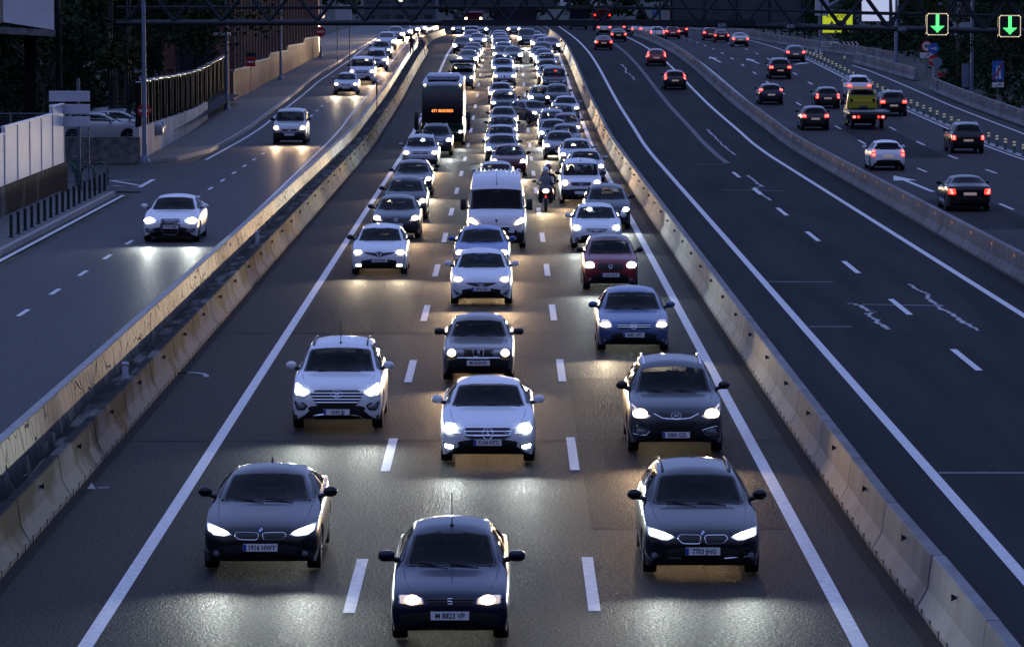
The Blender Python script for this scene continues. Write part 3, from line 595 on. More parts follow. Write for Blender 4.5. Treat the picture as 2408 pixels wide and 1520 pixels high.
    q = MB(); patch(q, b, 'f', wsp, .007, rings=(1, .955, .7, .4, .15), mats=[0, 1], step=.15); q.obj('windscreen', gm, t, 70)
    q = MB(); patch(q, b, 'r', rwp, .007, rings=(1, .93, .6, .3), mats=[0, 1], step=.15); q.obj('rear_window', gm, t, 70)
    if kind != 'x':
        for ax in 'RL':
            for p in sw:
                q = MB(); patch(q, b, ax, p, .007, rings=(1, .93, .5), mats=[0, 1], step=.2); q.obj('side_window', gm, t, 70)
    # interior
    if holes and kind != 'coach':
        dz = zc - .10; q = MB(); q.bbox((0, Y(c0 + .42), dz - .09), (s['wc'] * hw * 1.75, .42, .17), .05); q.box((0, Y((c0 + s['rb']) / 2), .42), (hw * 1.6, s['rb'] - c0 - .5, .06)); q.obj('dashboard', M['dash'], t, 50)
        sy = c0 + (1.55 if kind not in ('van', 'cab', 'vito', 'kangoo') else 1.25); sy = min(sy, s['L'] - 1.3); zs = max(.33, zc - .62)
        for x in (-.37, .37):
            q = MB(); q.bbox((x, Y(sy - .22), zs), (.48, .5, .16), .05); q.bbox((x, Y(sy + .05), zs + .34), (.46, .13, .58), .05); q.bbox((x, Y(sy + .07), zs + .73), (.26, .09, .17), .035); q.obj('front_seat', M['seat'], t, 50)
        if kind not in ('van', 'cab', 'vito'):
            q = MB(); q.bbox((0, Y(sy + .95), zs + .28), (hw * 1.25, .16, .55), .05)
            for x in (-.36, .36): q.bbox((x, Y(sy + .97), zs + .60), (.24, .08, .13), .03)
            q.obj('rear_seat', M['seat'], t, 50)
        q = MB(); q.tube([(.37 + .18 * math.cos(a), Y(c0 + .72) + .07 * math.sin(a), dz + .06 + .17 * math.sin(a)) for a in [2 * math.pi * i / 14 for i in range(14)]], .014, 5, closed=True); q.obj('steering_wheel', M['dash'], t, 60)
        q = MB(); q.bbox((0, Y(s['rf'] - .12), fz(s['rf']) - .14), (.24, .03, .07), .01); q.cyl((0, Y(s['rf'] - .12), fz(s['rf']) - .14), (0, Y(s['rf'] - .06), fz(s['rf']) - .04), .008, 5); q.obj('interior_mirror', M['dash'], t, 40)
    # wipers and cowl
    if lod == 2:
        q = MB()
        for x0, x1 in ((-.05, -.72), (.62, -.02)) if kind != 'coach' else ((-.1, -.9), (.9, .1)):
            q.tube([cast(b, 'f', x0 * xb, zc + .005)[0] + Vector((0, -.02, .02)), cast(b, 'f', x1 * xb, zc + .035)[0] + Vector((0, -.02, .02))], .009, 4)
        q.obj('wiper', M['black'], t)
    # headlights
    lamp = F.get('lamp', 'warm'); Z = lambda z: z
    for sg in (1, -1):
        for hp in ([F['hl']] if F.get('hl') else []):
            pol = rounded([(x * hw * sg, z) for x, z in hp], .18, 3)
            q = MB(); patch(q, b, 'f', pol, .006, .012, rings=(1, .9, .5), mats=[0, 1], step=.05)
            ho = q.obj('headlight', [M['lens'], M['glow_' + lamp] if not (F.get('off') or F.get('noglow')) else M['lens']], t, 60)
            for i in (0, 1): ho.material_slots[i].link = 'OBJECT'; ho.material_slots[i].material = [M['lens'], M['glow_' + lamp] if not (F.get('off') or F.get('noglow')) else M['lens']][i]
            q = MB()
            lp = F.get('lp')
            if lp == 'full':
                cx = sum(p[0] for p in pol) / len(pol); cz = sum(p[1] for p in pol) / len(pol); pp = [(cx + (p[0] - cx) * .76, cz + (p[1] - cz) * .64) for p in pol]
            else:
                cx, cz, rx, rz = lp; kk_ = .88 if lod == 2 else 1.45; rx *= kk_; rz *= kk_; pp = arcpts(cx * hw * sg, cz, rx, rz)  # far lamps drawn oversized, their bloom put into the shape
            patch(q, b, 'f', pp, .022, .02, rings=(1, .5), step=.06)
            lo = q.obj('lamp', M['lamp_' + lamp] if not F.get('off') else M['lens'], ho, 60); lo.material_slots[0].link = 'OBJECT'; lo.material_slots[0].material = M['lamp_' + lamp] if not F.get('off') else M['lens']
        if F.get('fog') and lod == 2:
            kindf, fp = F['fog']; pol = rounded([(x * hw * sg, z) for x, z in fp], .2, 3); q = MB(); patch(q, b, 'f', pol, .006, 0, rings=(1, .6), step=.06)
            fo = q.obj('fog_lamp_recess' if kindf != 'lit' else 'daytime_running_light', M['grille'], t, 60)
            fx = sum(p[0] for p in pol) / len(pol); fz_ = sum(p[1] for p in pol) / len(pol)
            q = MB(); patch(q, b, 'f', arcpts(fx, fz_, .045, .045) if kindf == 'round' else [(fx + (p[0] - fx) * .72, fz_ + (p[1] - fz_) * .62) for p in pol], .014, .008, rings=(1, .5), step=.05)
            q.obj('lens', M['lamp_cool'] if kindf == 'lit' else M['lens'], fo, 60)
            if kindf == 'rim':
                q = MB(); q.tube(surf_line(b, 'f', pol), .008, 5, closed=True); q.obj('rim_trim', M['chrome'], fo, 60)
        # tail lamps
        tp = F.get('tl', [(.62, zc - .22), (.93, zc - .22), (.90, zc - .02), (.66, zc - .06)])
        pol = rounded([(x * hw * sg, z) for x, z in tp], .18, 3); q = MB(); patch(q, b, 'r', pol, .008, .012, rings=(1, .5), mats=[0, 0], step=.06)
        on = F.get('tail_on'); to = q.obj('tail_light', M['tail'] if on else M['tail_off'], t, 60)
        if on:
            cx = sum(p[0] for p in pol) / len(pol); cz = sum(p[1] for p in pol) / len(pol); q = MB()
            for tt in F.get('tc', [(0, 0)]): patch(q, b, 'r', arcpts(cx + tt[0] * sg, cz + tt[1], .055, .05), .024, .01, rings=(1, .5), step=.05)
            q.obj('lamp', M['tail_core'], to, 60)
    # grille and intake
    for g in F.get('gr', []):
        pol = rounded([(x * hw, z) for x, z in g['p']], g.get('r', .15), 3)
        sets = [pol] + ([mir(pol)] if g.get('mir') else [])
        for pl in sets:
            q = MB(); patch(q, b, 'f', pl, .006, 0, rings=(1, .7, .35), step=.1); go = q.obj(g.get('name', 'grille'), M[g.get('m', 'grille')], t, 60)
            if g.get('rim'): q = MB(); q.tube(surf_line(b, 'f', densify(pl, .08), .01), g['rim'], 5, closed=True); q.obj('grille_frame', M['chrome'], go, 60)
            if g.get('slats'):
                q = MB(); zz0 = min(p[1] for p in pl); zz1 = max(p[1] for p in pl)
                for i in range(g['slats']):
                    z = zz0 + (zz1 - zz0) * (i + 1) / (g['slats'] + 1); xs_ = []
                    for a, c in zip(pl, pl[1:] + pl[:1]):
                        if (a[1] - z) * (c[1] - z) < 0: xs_.append(a[0] + (c[0] - a[0]) * (z - a[1]) / (c[1] - a[1]))
                    if len(xs_) >= 2: x0, x1 = min(xs_), max(xs_); q.tube(surf_line(b, 'f', [(x0 + (x1 - x0) * k / 8, z) for k in range(9)], .014), g.get('sr', .011), 5)
                q.obj('grille_slats', M[g.get('sm', 'chrome')], go, 60)
    for g in F.get('trim', []):
        q = MB(); q.tube(surf_line(b, 'f', [(x * hw, z) for x, z in densify(g[0], .08)[:-1]] if len(g) > 2 else [(x * hw, z) for x, z in g[0]], .012), g[1], 5); q.obj('trim_strip', M['chrome'], t, 60)
        if min(x for x, z in g[0]) > .02: q = MB(); q.tube(surf_line(b, 'f', [(-x * hw, z) for x, z in g[0]], .012), g[1], 5); q.obj('trim_strip', M['chrome'], t, 60)
    if F.get('badge') and lod == 2: badge(F['badge'][0], b, 0, F['badge'][1], F['badge'][2], t)
    number_plate(b, 'f', F.get('pz', .42), t, F.get('txt'), F.get('band', True))
    if kind != 'cab': number_plate(b, 'r', F.get('rpz', min(.78, zc - .2)), t, None, lit=F.get('tail_on', False), name='rear_number_plate')
    # hood seams
    if lod == 2 and kind not in ('coach', 'van', 'cab'):
        q = MB()
        for sg in (1, -1): q.tube([cast(b, 't', sg * hw * x, Y(yy))[0] + Vector((0, 0, .001)) for x, yy in ((.60, .16), (.70, .4), (.76, .8), (.79, c0 - .06))], .0045, 4)
        q.obj('bonnet_seam', M['black'], t)
    # mirrors
    mz = zc + .06; mp = F.get('mirror', None)
    for sg in (1, -1):
        if kind == 'coach':
            q = MB(); q.bbox((sg * 1.46, Y(-.3), 1.5), (.26, .22, 1.05), .07); q.tube([(sg * 1.15, Y(.15), 1.8), (sg * 1.46, Y(-.3), 1.6)], .035, 6)
            q.obj('wing_mirror', M['black'], t, 50)
            continue
        big = kind in ('van', 'cab'); x0 = hw * (.93 if not big else .97); mw, mh = (.225, .15) if not big else (.22, .40); my = c0 + (.52 if not big else .35); q = MB()
        if F.get('boxy') or big: q.bbox((sg * (x0 + .035 + mw / 2), Y(my), mz + .02 + (.05 if big else 0)), (mw, .15, mh), .035)
        else: q.sphere((sg * (x0 + .02 + mw / 2), Y(my), mz + .03), mw / 2, 12, 8, (1.0, .6, .74))
        q.cur = 1; q.tube([(sg * (x0 - .08), Y(my + .03), mz - .06), (sg * (x0 + .09), Y(my), mz - .01)], [.05, .035], 6)
        o = q.obj('wing_mirror', [M['black'], M['black']], t, 60); o.material_slots[0].link = 'OBJECT'; o.material_slots[0].material = paint(F['paint']) if not F.get('mblack') and not big else M['black']
    # wheels
    for x in (hw - .13, -hw + .13):
        wheel(t, x, Y(s['foh']), s['rw'])
        if kind != 'cab': wheel(t, x, Y(L - s['roh']), s['rw'])
    # roof items
    if F.get('rails'):
        for sg in (1, -1):
            q = MB(); xx = sg * (s['wr'] * hw - .045); q.tube([cast(b, 't', xx, Y(yy))[0] + Vector((0, 0, dz)) for yy, dz in ((s['rf'] + .12, .0), (s['rf'] + .25, .05), ((s['rf'] + s['rr']) / 2, .055), (s['rr'] - .2, .05), (s['rr'] - .05, .0))], .018, 6); q.obj('roof_rail', M['chrome'] if F['rails'] == 1 else M['black'], t, 60)
    if F.get('ant'):
        q = MB(); yy, ll = {'rear': (s['rr'] - .15, .22), 'front': (s['rf'] + .12, .45), 'fin': (s['rr'] - .2, .09)}[F['ant']]; p = cast(b, 't', 0, Y(yy))[0]; q.sphere((p.x, p.y, p.z), .03, 8, 6); q.cyl(p, p + Vector((0, .12 if F['ant'] != 'fin' else .03, ll)), .010 if F['ant'] != 'fin' else .022, 5, .005); q.obj('antenna', M['black'], t, 40)
    return t, s, b
ALL = {}
def tree_kids(o): return KIDS.get(o, [])
# ------------------------------------------------------------------ styling of the fronts and rears (x as a share of the half width, z in metres)
HLG = [(.52, .64), (.60, .74), (.80, .80), (.93, .79), (.90, .69), (.70, .62)]
ST = {
 'saloon_kidney': ('coupe', dict(hl=[(.46, .615), (.60, .68), (.80, .735), (.93, .765), (.90, .67), (.78, .60), (.58, .585)], lp='full',
    gr=[dict(p=[(.03, .64), (.40, .645), (.43, .60), (.36, .545), (.06, .54), (.04, .58)], mir=1, rim=.007, r=.25), dict(p=[(-.55, .30), (.55, .30), (.62, .20), (-.62, .20)], name='air_intake')],
    fog=('round', [(.60, .36), (.84, .40), (.86, .31), (.62, .28)]), badge=('roundel', .685, .036), pz=.43, ant='fin', tl=[(.45, .80), (.94, .84), (.93, .68), (.5, .68)])),
 'estate_kidney': ('estate', dict(hl=[(.44, .64), (.60, .70), (.80, .745), (.93, .77), (.91, .66), (.70, .60), (.58, .585)], lp='full',
    gr=[dict(p=[(.03, .665), (.38, .67), (.42, .62), (.34, .55), (.06, .545), (.04, .59)], mir=1, rim=.009, r=.25), dict(p=[(-.34, .36), (.34, .36), (.40, .22), (-.40, .22)], name='air_intake')],
    trim=[([(.36, .33), (.78, .36)], .010)], fog=('round', [(.70, .40), (.88, .43), (.88, .34), (.72, .32)]), badge=('roundel', .705, .038), pz=.44, rails=2, ant='fin')),
 'old_hatch': ('oldhatch', dict(hl=[(.42, .57), (.45, .66), (.62, .69), (.86, .69), (.84, .58)], lp=(.62, .625, .115, .062), boxy=1,
    gr=[dict(p=[(-.40, .66), (.40, .66), (.36, .575), (-.36, .575)], slats=2, sm='black'), dict(p=[(-.42, .34), (.42, .34), (.42, .25), (-.42, .25)], name='air_intake')],
    badge=('square_s', .62, .04), pz=.43, band=False, ant='front')),
 'saloon_star': ('sedan', dict(hl=[(.52, .585), (.70, .59), (.93, .66), (.90, .80), (.80, .79), (.62, .70)], lp=(.76, .68, .14, .085),
    gr=[dict(p=[(-.49, .70), (.49, .70), (.45, .56), (.30, .50), (-.30, .50), (-.45, .56)], slats=2, sr=.016, rim=.014), dict(p=[(-.46, .40), (.46, .40), (.56, .27), (-.56, .27)], name='air_intake')],
    fog=('lit', [(.66, .40), (.92, .44), (.90, .31), (.68, .30)]), badge=('star', .60, .10), pz=.44)),
 'suv_slats': ('suv', dict(hl=[(.54, .78), (.70, .69), (.92, .72), (.93, .98), (.86, .98), (.70, .87)], lp='full',
    gr=[dict(p=[(-.46, .84), (.46, .84), (.57, .76), (.42, .54), (-.42, .54), (-.57, .76)], slats=4, sr=.014, r=.1), dict(p=[(-.45, .40), (.45, .40), (.62, .22), (-.62, .22)], name='air_intake')],
    trim=[([(.58, .20), (.48, .34), (.28, .36)], .022)], fog=('dark', [(.62, .54), (.70, .44), (.86, .44), (.93, .62), (.72, .60)]), badge=('oval_h', .76, .085), pz=.41, rails=2, ant='front', low=.30)),
 'suv_smile': ('suv', dict(hl=[(.50, .76), (.60, .71), (.88, .72), (.90, .84), (.92, .98), (.80, .90), (.66, .83)], lp=(.73, .80, .15, .085), mblack=1,
    gr=[dict(p=[(-.44, .82), (.44, .82), (.30, .75), (0, .72), (-.30, .75)], r=.1), dict(p=[(-.44, .66), (.44, .66), (.32, .48), (-.32, .48)], name='air_intake')],
    trim=[([(-.46, .80), (-.28, .72), (0, .70), (.28, .72), (.46, .80)], .014)], fog=('rim', [(.52, .50), (.84, .58), (.88, .42), (.62, .40)]), badge=('oval_h', .77, .075), pz=.41, rails=1, ant='rear')),
 'old_saloon': ('old', dict(noglow=1, hl=[(.40, .60), (.40, .755), (.93, .755), (.93, .60)], lp=(.73, .68, .105, .085), boxy=1, mblack=1,
    gr=[dict(p=[(-.42, .75), (.42, .75), (.42, .605), (-.42, .605)], slats=0, r=.03), dict(p=[(.015, .755), (.15, .755), (.13, .60), (.03, .60)], mir=1, rim=.008, r=.15)],
    trim=[([(-.96, .565), (-.5, .57), (0, .57), (.5, .57), (.96, .565)], .018)], badge=('roundel', .80, .03), pz=.46, band=False)),
 'blue_liftback': ('vectra', dict(hl=[(.58, .62), (.60, .72), (.68, .80), (.88, .80), (.93, .70), (.90, .63)], lp=(.76, .68, .13, .055),
    gr=[dict(p=[(-.47, .72), (.47, .72), (.42, .59), (-.42, .59)], slats=2, sr=.014), dict(p=[(-.44, .34), (.44, .34), (.40, .25), (-.40, .25)], name='air_intake')],
    fog=('round', [(.72, .37), (.86, .37), (.86, .27), (.72, .27)]), badge=('bolt', .655, .07), pz=.45, ant='rear')),
 'white_hatch': ('hatch', dict(hl=[(.58, .66), (.70, .65), (.88, .72), (.92, .88), (.84, .84), (.70, .75)], lp=(.74, .73, .12, .06),
    gr=[dict(p=[(-.50, .64), (.50, .64), (.34, .58), (.14, .54), (-.14, .54), (-.34, .58)], r=.12), dict(p=[(-.48, .37), (.48, .37), (.34, .25), (-.34, .25)], name='air_intake')],
    trim=[([(-.5, .655), (0, .665), (.5, .655)], .008)], fog=('dark', [(.66, .34), (.80, .30), (.90, .46), (.82, .44)]), badge=('oval_h', .60, .07), pz=.475)),
 'white_diamond': ('hatch', dict(hl=[(.52, .68), (.62, .62), (.86, .66), (.93, .78), (.80, .78), (.62, .73)], lp=(.74, .70, .13, .07), mblack=1,
    gr=[dict(p=[(-.56, .72), (-.14, .69), (0, .74), (.14, .69), (.56, .72), (.46, .66), (.15, .60), (0, .56), (-.15, .60), (-.46, .66)], r=.1), dict(p=[(-.50, .34), (.50, .34), (.42, .22), (-.42, .22)], name='air_intake')],
    fog=('lit', [(.58, .36), (.84, .36), (.84, .26), (.58, .26)]), badge=('diamond', .66, .085), pz=.465)),
 'city_car': ('city', dict(hl=[(.54, .66), (.60, .84), (.84, .86), (.93, .76), (.88, .64)], lp=(.74, .75, .15, .095), mblack=1,
    gr=[dict(p=[(-.46, .80), (.46, .80), (.44, .62), (.2, .57), (-.2, .57), (-.44, .62)]), dict(p=[(-.42, .40), (.42, .40), (.46, .24), (-.46, .24)], name='air_intake')],
    fog=('round', [(.66, .38), (.80, .38), (.80, .28), (.66, .28)]), badge=('ring_c', .71, .055), pz=.46)),
 'white_bolt': ('hatch', dict(hl=[(.54, .64), (.66, .62), (.90, .72), (.93, .86), (.84, .86), (.66, .74)], lp=(.76, .73, .12, .08),
    gr=[dict(p=[(-.44, .70), (.44, .70), (.34, .61), (.1, .58), (-.1, .58), (-.34, .61)], slats=1), dict(p=[(-.5, .38), (.5, .38), (.38, .24), (-.38, .24)], name='air_intake')],
    fog=('dark', [(.64, .40), (.80, .42), (.84, .28), (.70, .28)]), badge=('bolt', .655, .06), pz=.48)),
 'white_van': ('van', dict(hl=[(.54, .80), (.66, .79), (.94, .92), (.94, 1.12), (.84, 1.13), (.66, .98)], lp='full', low=.62, mblack=1,
    gr=[dict(p=[(-.46, .78), (.46, .78), (.34, .50), (-.34, .50)], rim=.016, r=.15)], badge=('shield', .98, .05), pz=.42, ant='front', glass='glass_dk')),
 'kangoo_van': ('kangoo', dict(hl=[(.54, .80), (.66, .74), (.90, .80), (.93, 1.02), (.80, 1.02), (.62, .93)], lp=(.74, .89, .13, .11), mblack=1, low=.62,
    gr=[dict(p=[(-.48, .92), (.48, .92), (.42, .78), (-.42, .78)])], badge=('diamond', .86, .075), pz=.5, ant='front')),
 'dark_golf': ('hatch', dict(hl=[(.52, .64), (.60, .62), (.90, .68), (.93, .84), (.80, .84), (.62, .74)], lp=(.76, .735, .13, .08),
    gr=[dict(p=[(-.5, .72), (.5, .72), (.46, .64), (-.46, .64)]), dict(p=[(-.5, .36), (.5, .36), (.5, .24), (-.5, .24)], name='air_intake')], badge=('ring_vw', .685, .06), pz=.5)),
 'dark_mpv': ('mpv', dict(hl=HLG, lp=(.76, .74, .12, .08), gr=[dict(p=[(-.45, .72), (.45, .72), (.40, .64), (-.40, .64)], slats=1), dict(p=[(-.5, .40), (.5, .40), (.44, .26), (-.44, .26)], name='air_intake')], badge=('oval_h', .69, .05), mblack=1)),
 'silver_suv': ('suv', dict(hl=[(.54, .74), (.60, .92), (.84, .96), (.93, .90), (.90, .76)], lp=(.75, .84, .14, .085), gr=[dict(p=[(-.46, .90), (.46, .90), (.40, .78), (-.40, .78)], slats=1), dict(p=[(-.44, .50), (.44, .50), (.44, .34), (-.44, .34)], name='air_intake')], badge=('bolt', .84, .05), rails=1, low=.5)),
 'dark_suv': ('suv', dict(hl=[(.52, .78), (.62, .92), (.86, .96), (.93, .90), (.88, .78)], lp=(.75, .86, .14, .08), gr=[dict(p=[(-.46, .92), (.46, .92), (.40, .76), (-.40, .76)], slats=3), dict(p=[(-.5, .5), (.5, .5), (.5, .32), (-.5, .32)], name='air_intake')], rails=1, mblack=1)),
 'dark_estate': ('estate', dict(hl=HLG, lp=(.76, .73, .12, .08), gr=[dict(p=[(-.4, .72), (.4, .72), (.36, .6), (-.36, .6)], slats=2)], rails=1)),
 'hatch': ('hatch', dict(hl=HLG, lp=(.76, .73, .13, .08), gr=[dict(p=[(-.42, .72), (.42, .72), (.36, .64), (-.36, .64)]), dict(p=[(-.5, .38), (.5, .38), (.44, .26), (-.44, .26)], name='air_intake')])),
 'sedan': ('sedan', dict(hl=HLG, lp=(.76, .71, .13, .08), gr=[dict(p=[(-.36, .70), (.36, .70), (.32, .56), (-.32, .56)], rim=.01), dict(p=[(-.5, .34), (.5, .34), (.5, .24), (-.5, .24)], name='air_intake')])),
 'mpv': ('mpv', dict(hl=HLG, lp=(.76, .74, .13, .085), gr=[dict(p=[(-.42, .74), (.42, .74), (.36, .66), (-.36, .66)]), dict(p=[(-.5, .40), (.5, .40), (.44, .26), (-.44, .26)], name='air_intake')])),
 'suv': ('suv', dict(hl=[(.52, .80), (.62, .92), (.86, .96), (.93, .90), (.88, .78)], lp=(.75, .86, .14, .08), gr=[dict(p=[(-.46, .92), (.46, .92), (.40, .76), (-.40, .76)])], rails=1)),
 'kangoo_old': ('kangoo', dict(hl=[(.52, .72), (.62, .70), (.90, .74), (.93, .96), (.80, .98), (.60, .86)], lp=(.76, .84, .13, .11), mblack=1, low=.60, gr=[dict(p=[(.04, .74), (.40, .78), (.44, .68), (.06, .68)], mir=1)], badge=('diamond', .86, .04), pz=.5)),
 'four_ring': ('sedan', dict(hl=[(.44, .72), (.50, .60), (.80, .60), (.93, .68), (.90, .78), (.66, .76)], lp=(.74, .685, .18, .085),
    gr=[dict(p=[(-.34, .74), (.34, .74), (.36, .55), (.24, .26), (-.24, .26), (-.36, .55)], rim=.012, slats=5, sm='steel_dk')], fog=('dark', [(.48, .40), (.86, .46), (.90, .32), (.52, .30)]), badge=('rings4', .68, .085), pz=.50)),
 'clio': ('hatch', dict(hl=[(.50, .66), (.60, .62), (.88, .68), (.93, .80), (.80, .82), (.60, .76)], lp=(.74, .72, .13, .08), gr=[dict(p=[(.03, .70), (.34, .74), (.38, .66), (.06, .64)], mir=1)], badge=('diamond', .76, .05), pz=.48)),
 'vito': ('vito', dict(hl=[(.56, .78), (.64, .98), (.84, 1.02), (.93, .94), (.88, .78)], lp=(.76, .89, .13, .10), gr=[dict(p=[(-.48, .98), (.48, .98), (.44, .78), (-.44, .78)], slats=2)], badge=('star', .88, .06), pz=.5, mblack=1)),
 'alfa': ('sedan', dict(hl=HLG, lp=(.76, .71, .14, .09), gr=[dict(p=[(-.10, .76), (.10, .76), (0, .48)], rim=.008)], pz=.36)),
}
# rear stylings
VT = lambda x0, x1, z0, z1: [(x0, z0), (x1, z0), (x1 - .02, z1), (x0 + .06, z1)]
RT = {
 'rh_tall': ('mpv', dict(tl=[(.80, .80), (.93, .80), (.80, 1.42), (.66, 1.42)], tc=[(.02, -.16), (-.01, .02), (-.03, .14)])),
 'r_hatch': ('hatch', dict(tl=[(.60, .78), (.94, .78), (.90, 1.0), (.66, .98)], tc=[(-.06, -.0), (.06, .0)])),
 'r_hatch_tall': ('hatch', dict(tl=[(.72, .70), (.94, .70), (.86, 1.02), (.70, 1.02)], tc=[(0, -.08), (0, .08)])),
 'r_sedan': ('sedan', dict(tl=[(.62, .70), (.94, .70), (.93, .92), (.66, .92)], tc=[(0, -.05), (.03, .05)])),
 'r_suv': ('suv', dict(tl=[(.58, .86), (.94, .86), (.92, 1.08), (.62, 1.06)], tc=[(-.06, 0), (.06, 0)], rails=1)),
 'r_suv_low': ('suv', dict(tl=[(.72, .74), (.94, .74), (.92, 1.0), (.74, .98)], tc=[(0, -.04), (0, .06)], rails=1)),
 'r_city': ('oldhatch', dict(tl=[(.74, .66), (.94, .66), (.92, .90), (.76, .9)], tc=[(0, 0)])),
}
for v in RT.values():
    v[1].update(hl=HLG, lp=(.76, .72, .12, .07), gr=[dict(p=[(-.42, .70), (.42, .70), (.36, .62), (-.36, .62)])], tail_on=True, off=True, rpz=.72)
# ------------------------------------------------------------------ the setting
def frange(a, b, s):
    out = []; x = a
    while x < b - 1e-6: out.append(x); x += s
    return out + [b]
YS = frange(20, 200, 10) + frange(204, 440, 4) + frange(460, 900, 20)
def sheet(name, x0, x1, y0, y1, up, m, nx=1, kind='structure', step=None, zf=None):
    ys = [y for y in YS if y0 < y < y1] if not step else frange(y0, y1, step)[1:-1]
    ys = [y0] + ys + [y1]; f0 = x0 if callable(x0) else (lambda y: x0); f1 = x1 if callable(x1) else (lambda y: x1)
    q = MB(); vs = []
    for y in ys:
        for i in range(nx + 1): vs.append((f0(y) + (f1(y) - f0(y)) * i / nx, y, PZ(y) + up))
    n = nx + 1; q.add(vs, [(r * n + i, r * n + i + 1, (r + 1) * n + i + 1, (r + 1) * n + i) for r in range(len(ys) - 1) for i in range(nx)])
    o = q.obj(name, m, fix=False)
    if kind: o['kind'] = kind
    return o
def struct(o): o['kind'] = 'structure'; return o
# ground: one sheet to the horizon, with the raised left side, banks on the right and hills beyond
def gz(x, y):
    z = PZ(y) - .05
    if x < -8.8: z += LEFT_UP
    if x < -21: z += min(6, (-21 - x) * .05)
    if x > 33.2 and y > 150: z += min(5, (x - 33.2) * .10)
    if y > 640: z += min(45, (y - 640) * .05) * min(1, (abs(x - 5) / 200 + .35))
    return z
XS = [-900, -400, -200, -120, -80, -60, -45, -35, -28, -21.5, -15, -8.95, -8.45, 0, 8, 16, 24, 33, 36, 40, 46, 55, 70, 90, 130, 200, 400, 900]
YG = frange(10, 200, 10) + frange(206, 440, 6) + [460, 490, 520, 560, 600, 640, 700, 800, 950, 1200, 1600, 2400, 3500]
q = MB(); nx = len(XS)
q.add([(x, y, gz(x, y)) for y in YG for x in XS], [(r * nx + i, r * nx + i + 1, (r + 1) * nx + i + 1, (r + 1) * nx + i) for r in range(len(YG) - 1) for i in range(nx - 1)])
struct(q.obj('ground', M['ground'], fix=False))
sheet('main_road', -8.30, 5.85, 15, 640, 0, M['asphalt'], 6)
sheet('bus_lane_road', 5.85, 16.1, 15, 640, 0, M['asphalt_bus'], 4)
RX1 = linear([(15, 31.9), (330, 31.9), (350, 36), (400, 36), (430, 30), (640, 28)])
sheet('right_road', 16.1, RX1, 15, 640, 0, M['asphalt_right'], 5)
sheet('side_road', -14.55, -8.73, 15, 640, LEFT_UP, M['asphalt_side'], 3)
sheet('side_street', -45, -14.55, 160, 184.5, LEFT_UP, M['asphalt_side'], 3)
# pavements with kerbs on the left
def raised(name, xa, xb, y0, y1, h, m, mk):
    ys = [y0] + [y for y in YS if y0 < y < y1] + [y1]; q = MB(); vs = []; g = lambda f, y: f(y) if callable(f) else f
    for y in ys:
        a, b, z = g(xa, y), g(xb, y), PZ(y) + LEFT_UP; vs += [(a, y, z - .05), (a, y, z + h), (b - .16, y, z + h), (b, y, z + h), (b + .01, y, z - .05)]
    fs = []; q.v = vs
    for r in range(len(ys) - 1):
        for i in range(4): q.f.append((r * 5 + i, r * 5 + i + 1, r * 5 + i + 6, r * 5 + i + 5)); q.m.append(0 if i < 2 else 1)
    for e in (0, (len(ys) - 1) * 5): q.f.append(tuple(e + i for i in range(5))); q.m.append(0)
    return struct(q.obj(name, [m, mk], fix=True))
raised('pavement', -19.2, -15.35, 110, 157.5, .13, M['paving'], M['kerb'])
KX = hermite([(188, -17.0), (190, -15.6), (194, -14.85), (205, -14.75), (300, -14.75), (340, -13.9), (420, -13.2), (640, -13)])
raised('pavement', -19.0, KX, 187.5, 640, .13, M['paving'], M['kerb'])
# painted markings
def solid(name, x, w, y0, y1, up=0, m='line'): return sheet(name, (lambda y: (x(y) if callable(x) else x) - w / 2), (lambda y: (x(y) if callable(x) else x) + w / 2), y0, y1, up + .008, M[m])
solid('edge_line', -5.72, .21, 20, 620); solid('edge_line', 4.77, .22, 20, 620)
solid('edge_line', 7.80, .21, 20, 620); solid('edge_line', 14.1, .21, 20, 620); solid('edge_line', 17.15, .17, 20, 620); solid('edge_line', 27.15, .16, 20, 620)
solid('edge_line', -15.0, .15, 20, 157, LEFT_UP); solid('edge_line', linear([(190, -14.25), (300, -14.1), (340, -13.3), (620, -12.4)]), .14, 190, 620, LEFT_UP); solid('edge_line', linear([(130, -9.0), (245, -9.65), (620, -9.8)]), .12, 130, 620, LEFT_UP)
solid('edge_line', hermite([(200, 31.1), (250, 31.0), (300, 30.9), (340, 30.4), (352, 30)]), .15, 150, 352)
def dashes(name, x, w, c0, period, length, y0, y1, up=0, m='line'):
    q = MB(); c = c0
    while c - period > y0: c -= period
    while c < y0: c += period
    while c < y1:
        a, b = c - length / 2, c + length / 2; q.add([(x - w / 2, a, PZ(a) + up + .008), (x + w / 2, a, PZ(a) + up + .008), (x + w / 2, b, PZ(b) + up + .008), (x - w / 2, b, PZ(b) + up + .008)], [(0, 1, 2, 3)]); c += period
    return struct(q.obj(name, M[m], fix=False))
dashes('lane_markings', -2.27, .175, 59.7, 17, 5.5, 20, 560); dashes('lane_markings', 1.24, .175, 59.9, 17, 5.5, 20, 560)
dashes('lane_markings', 11.02, .17, 96.6, 16.3, 5.6, 20, 206); dashes('lane_markings', 11.3, .30, 208, 1.15, .5, 208, 440, 0, 'line_worn')
dashes('lane_markings', 20.5, .15, 165.5, 17, 4.5, 20, 480); dashes('lane_markings', 23.75, .15, 198, 17, 4.5, 20, 480)
dashes('lane_markings', -12.0, .13, 99.5, 7.0, 2.1, 20, 480, LEFT_UP)
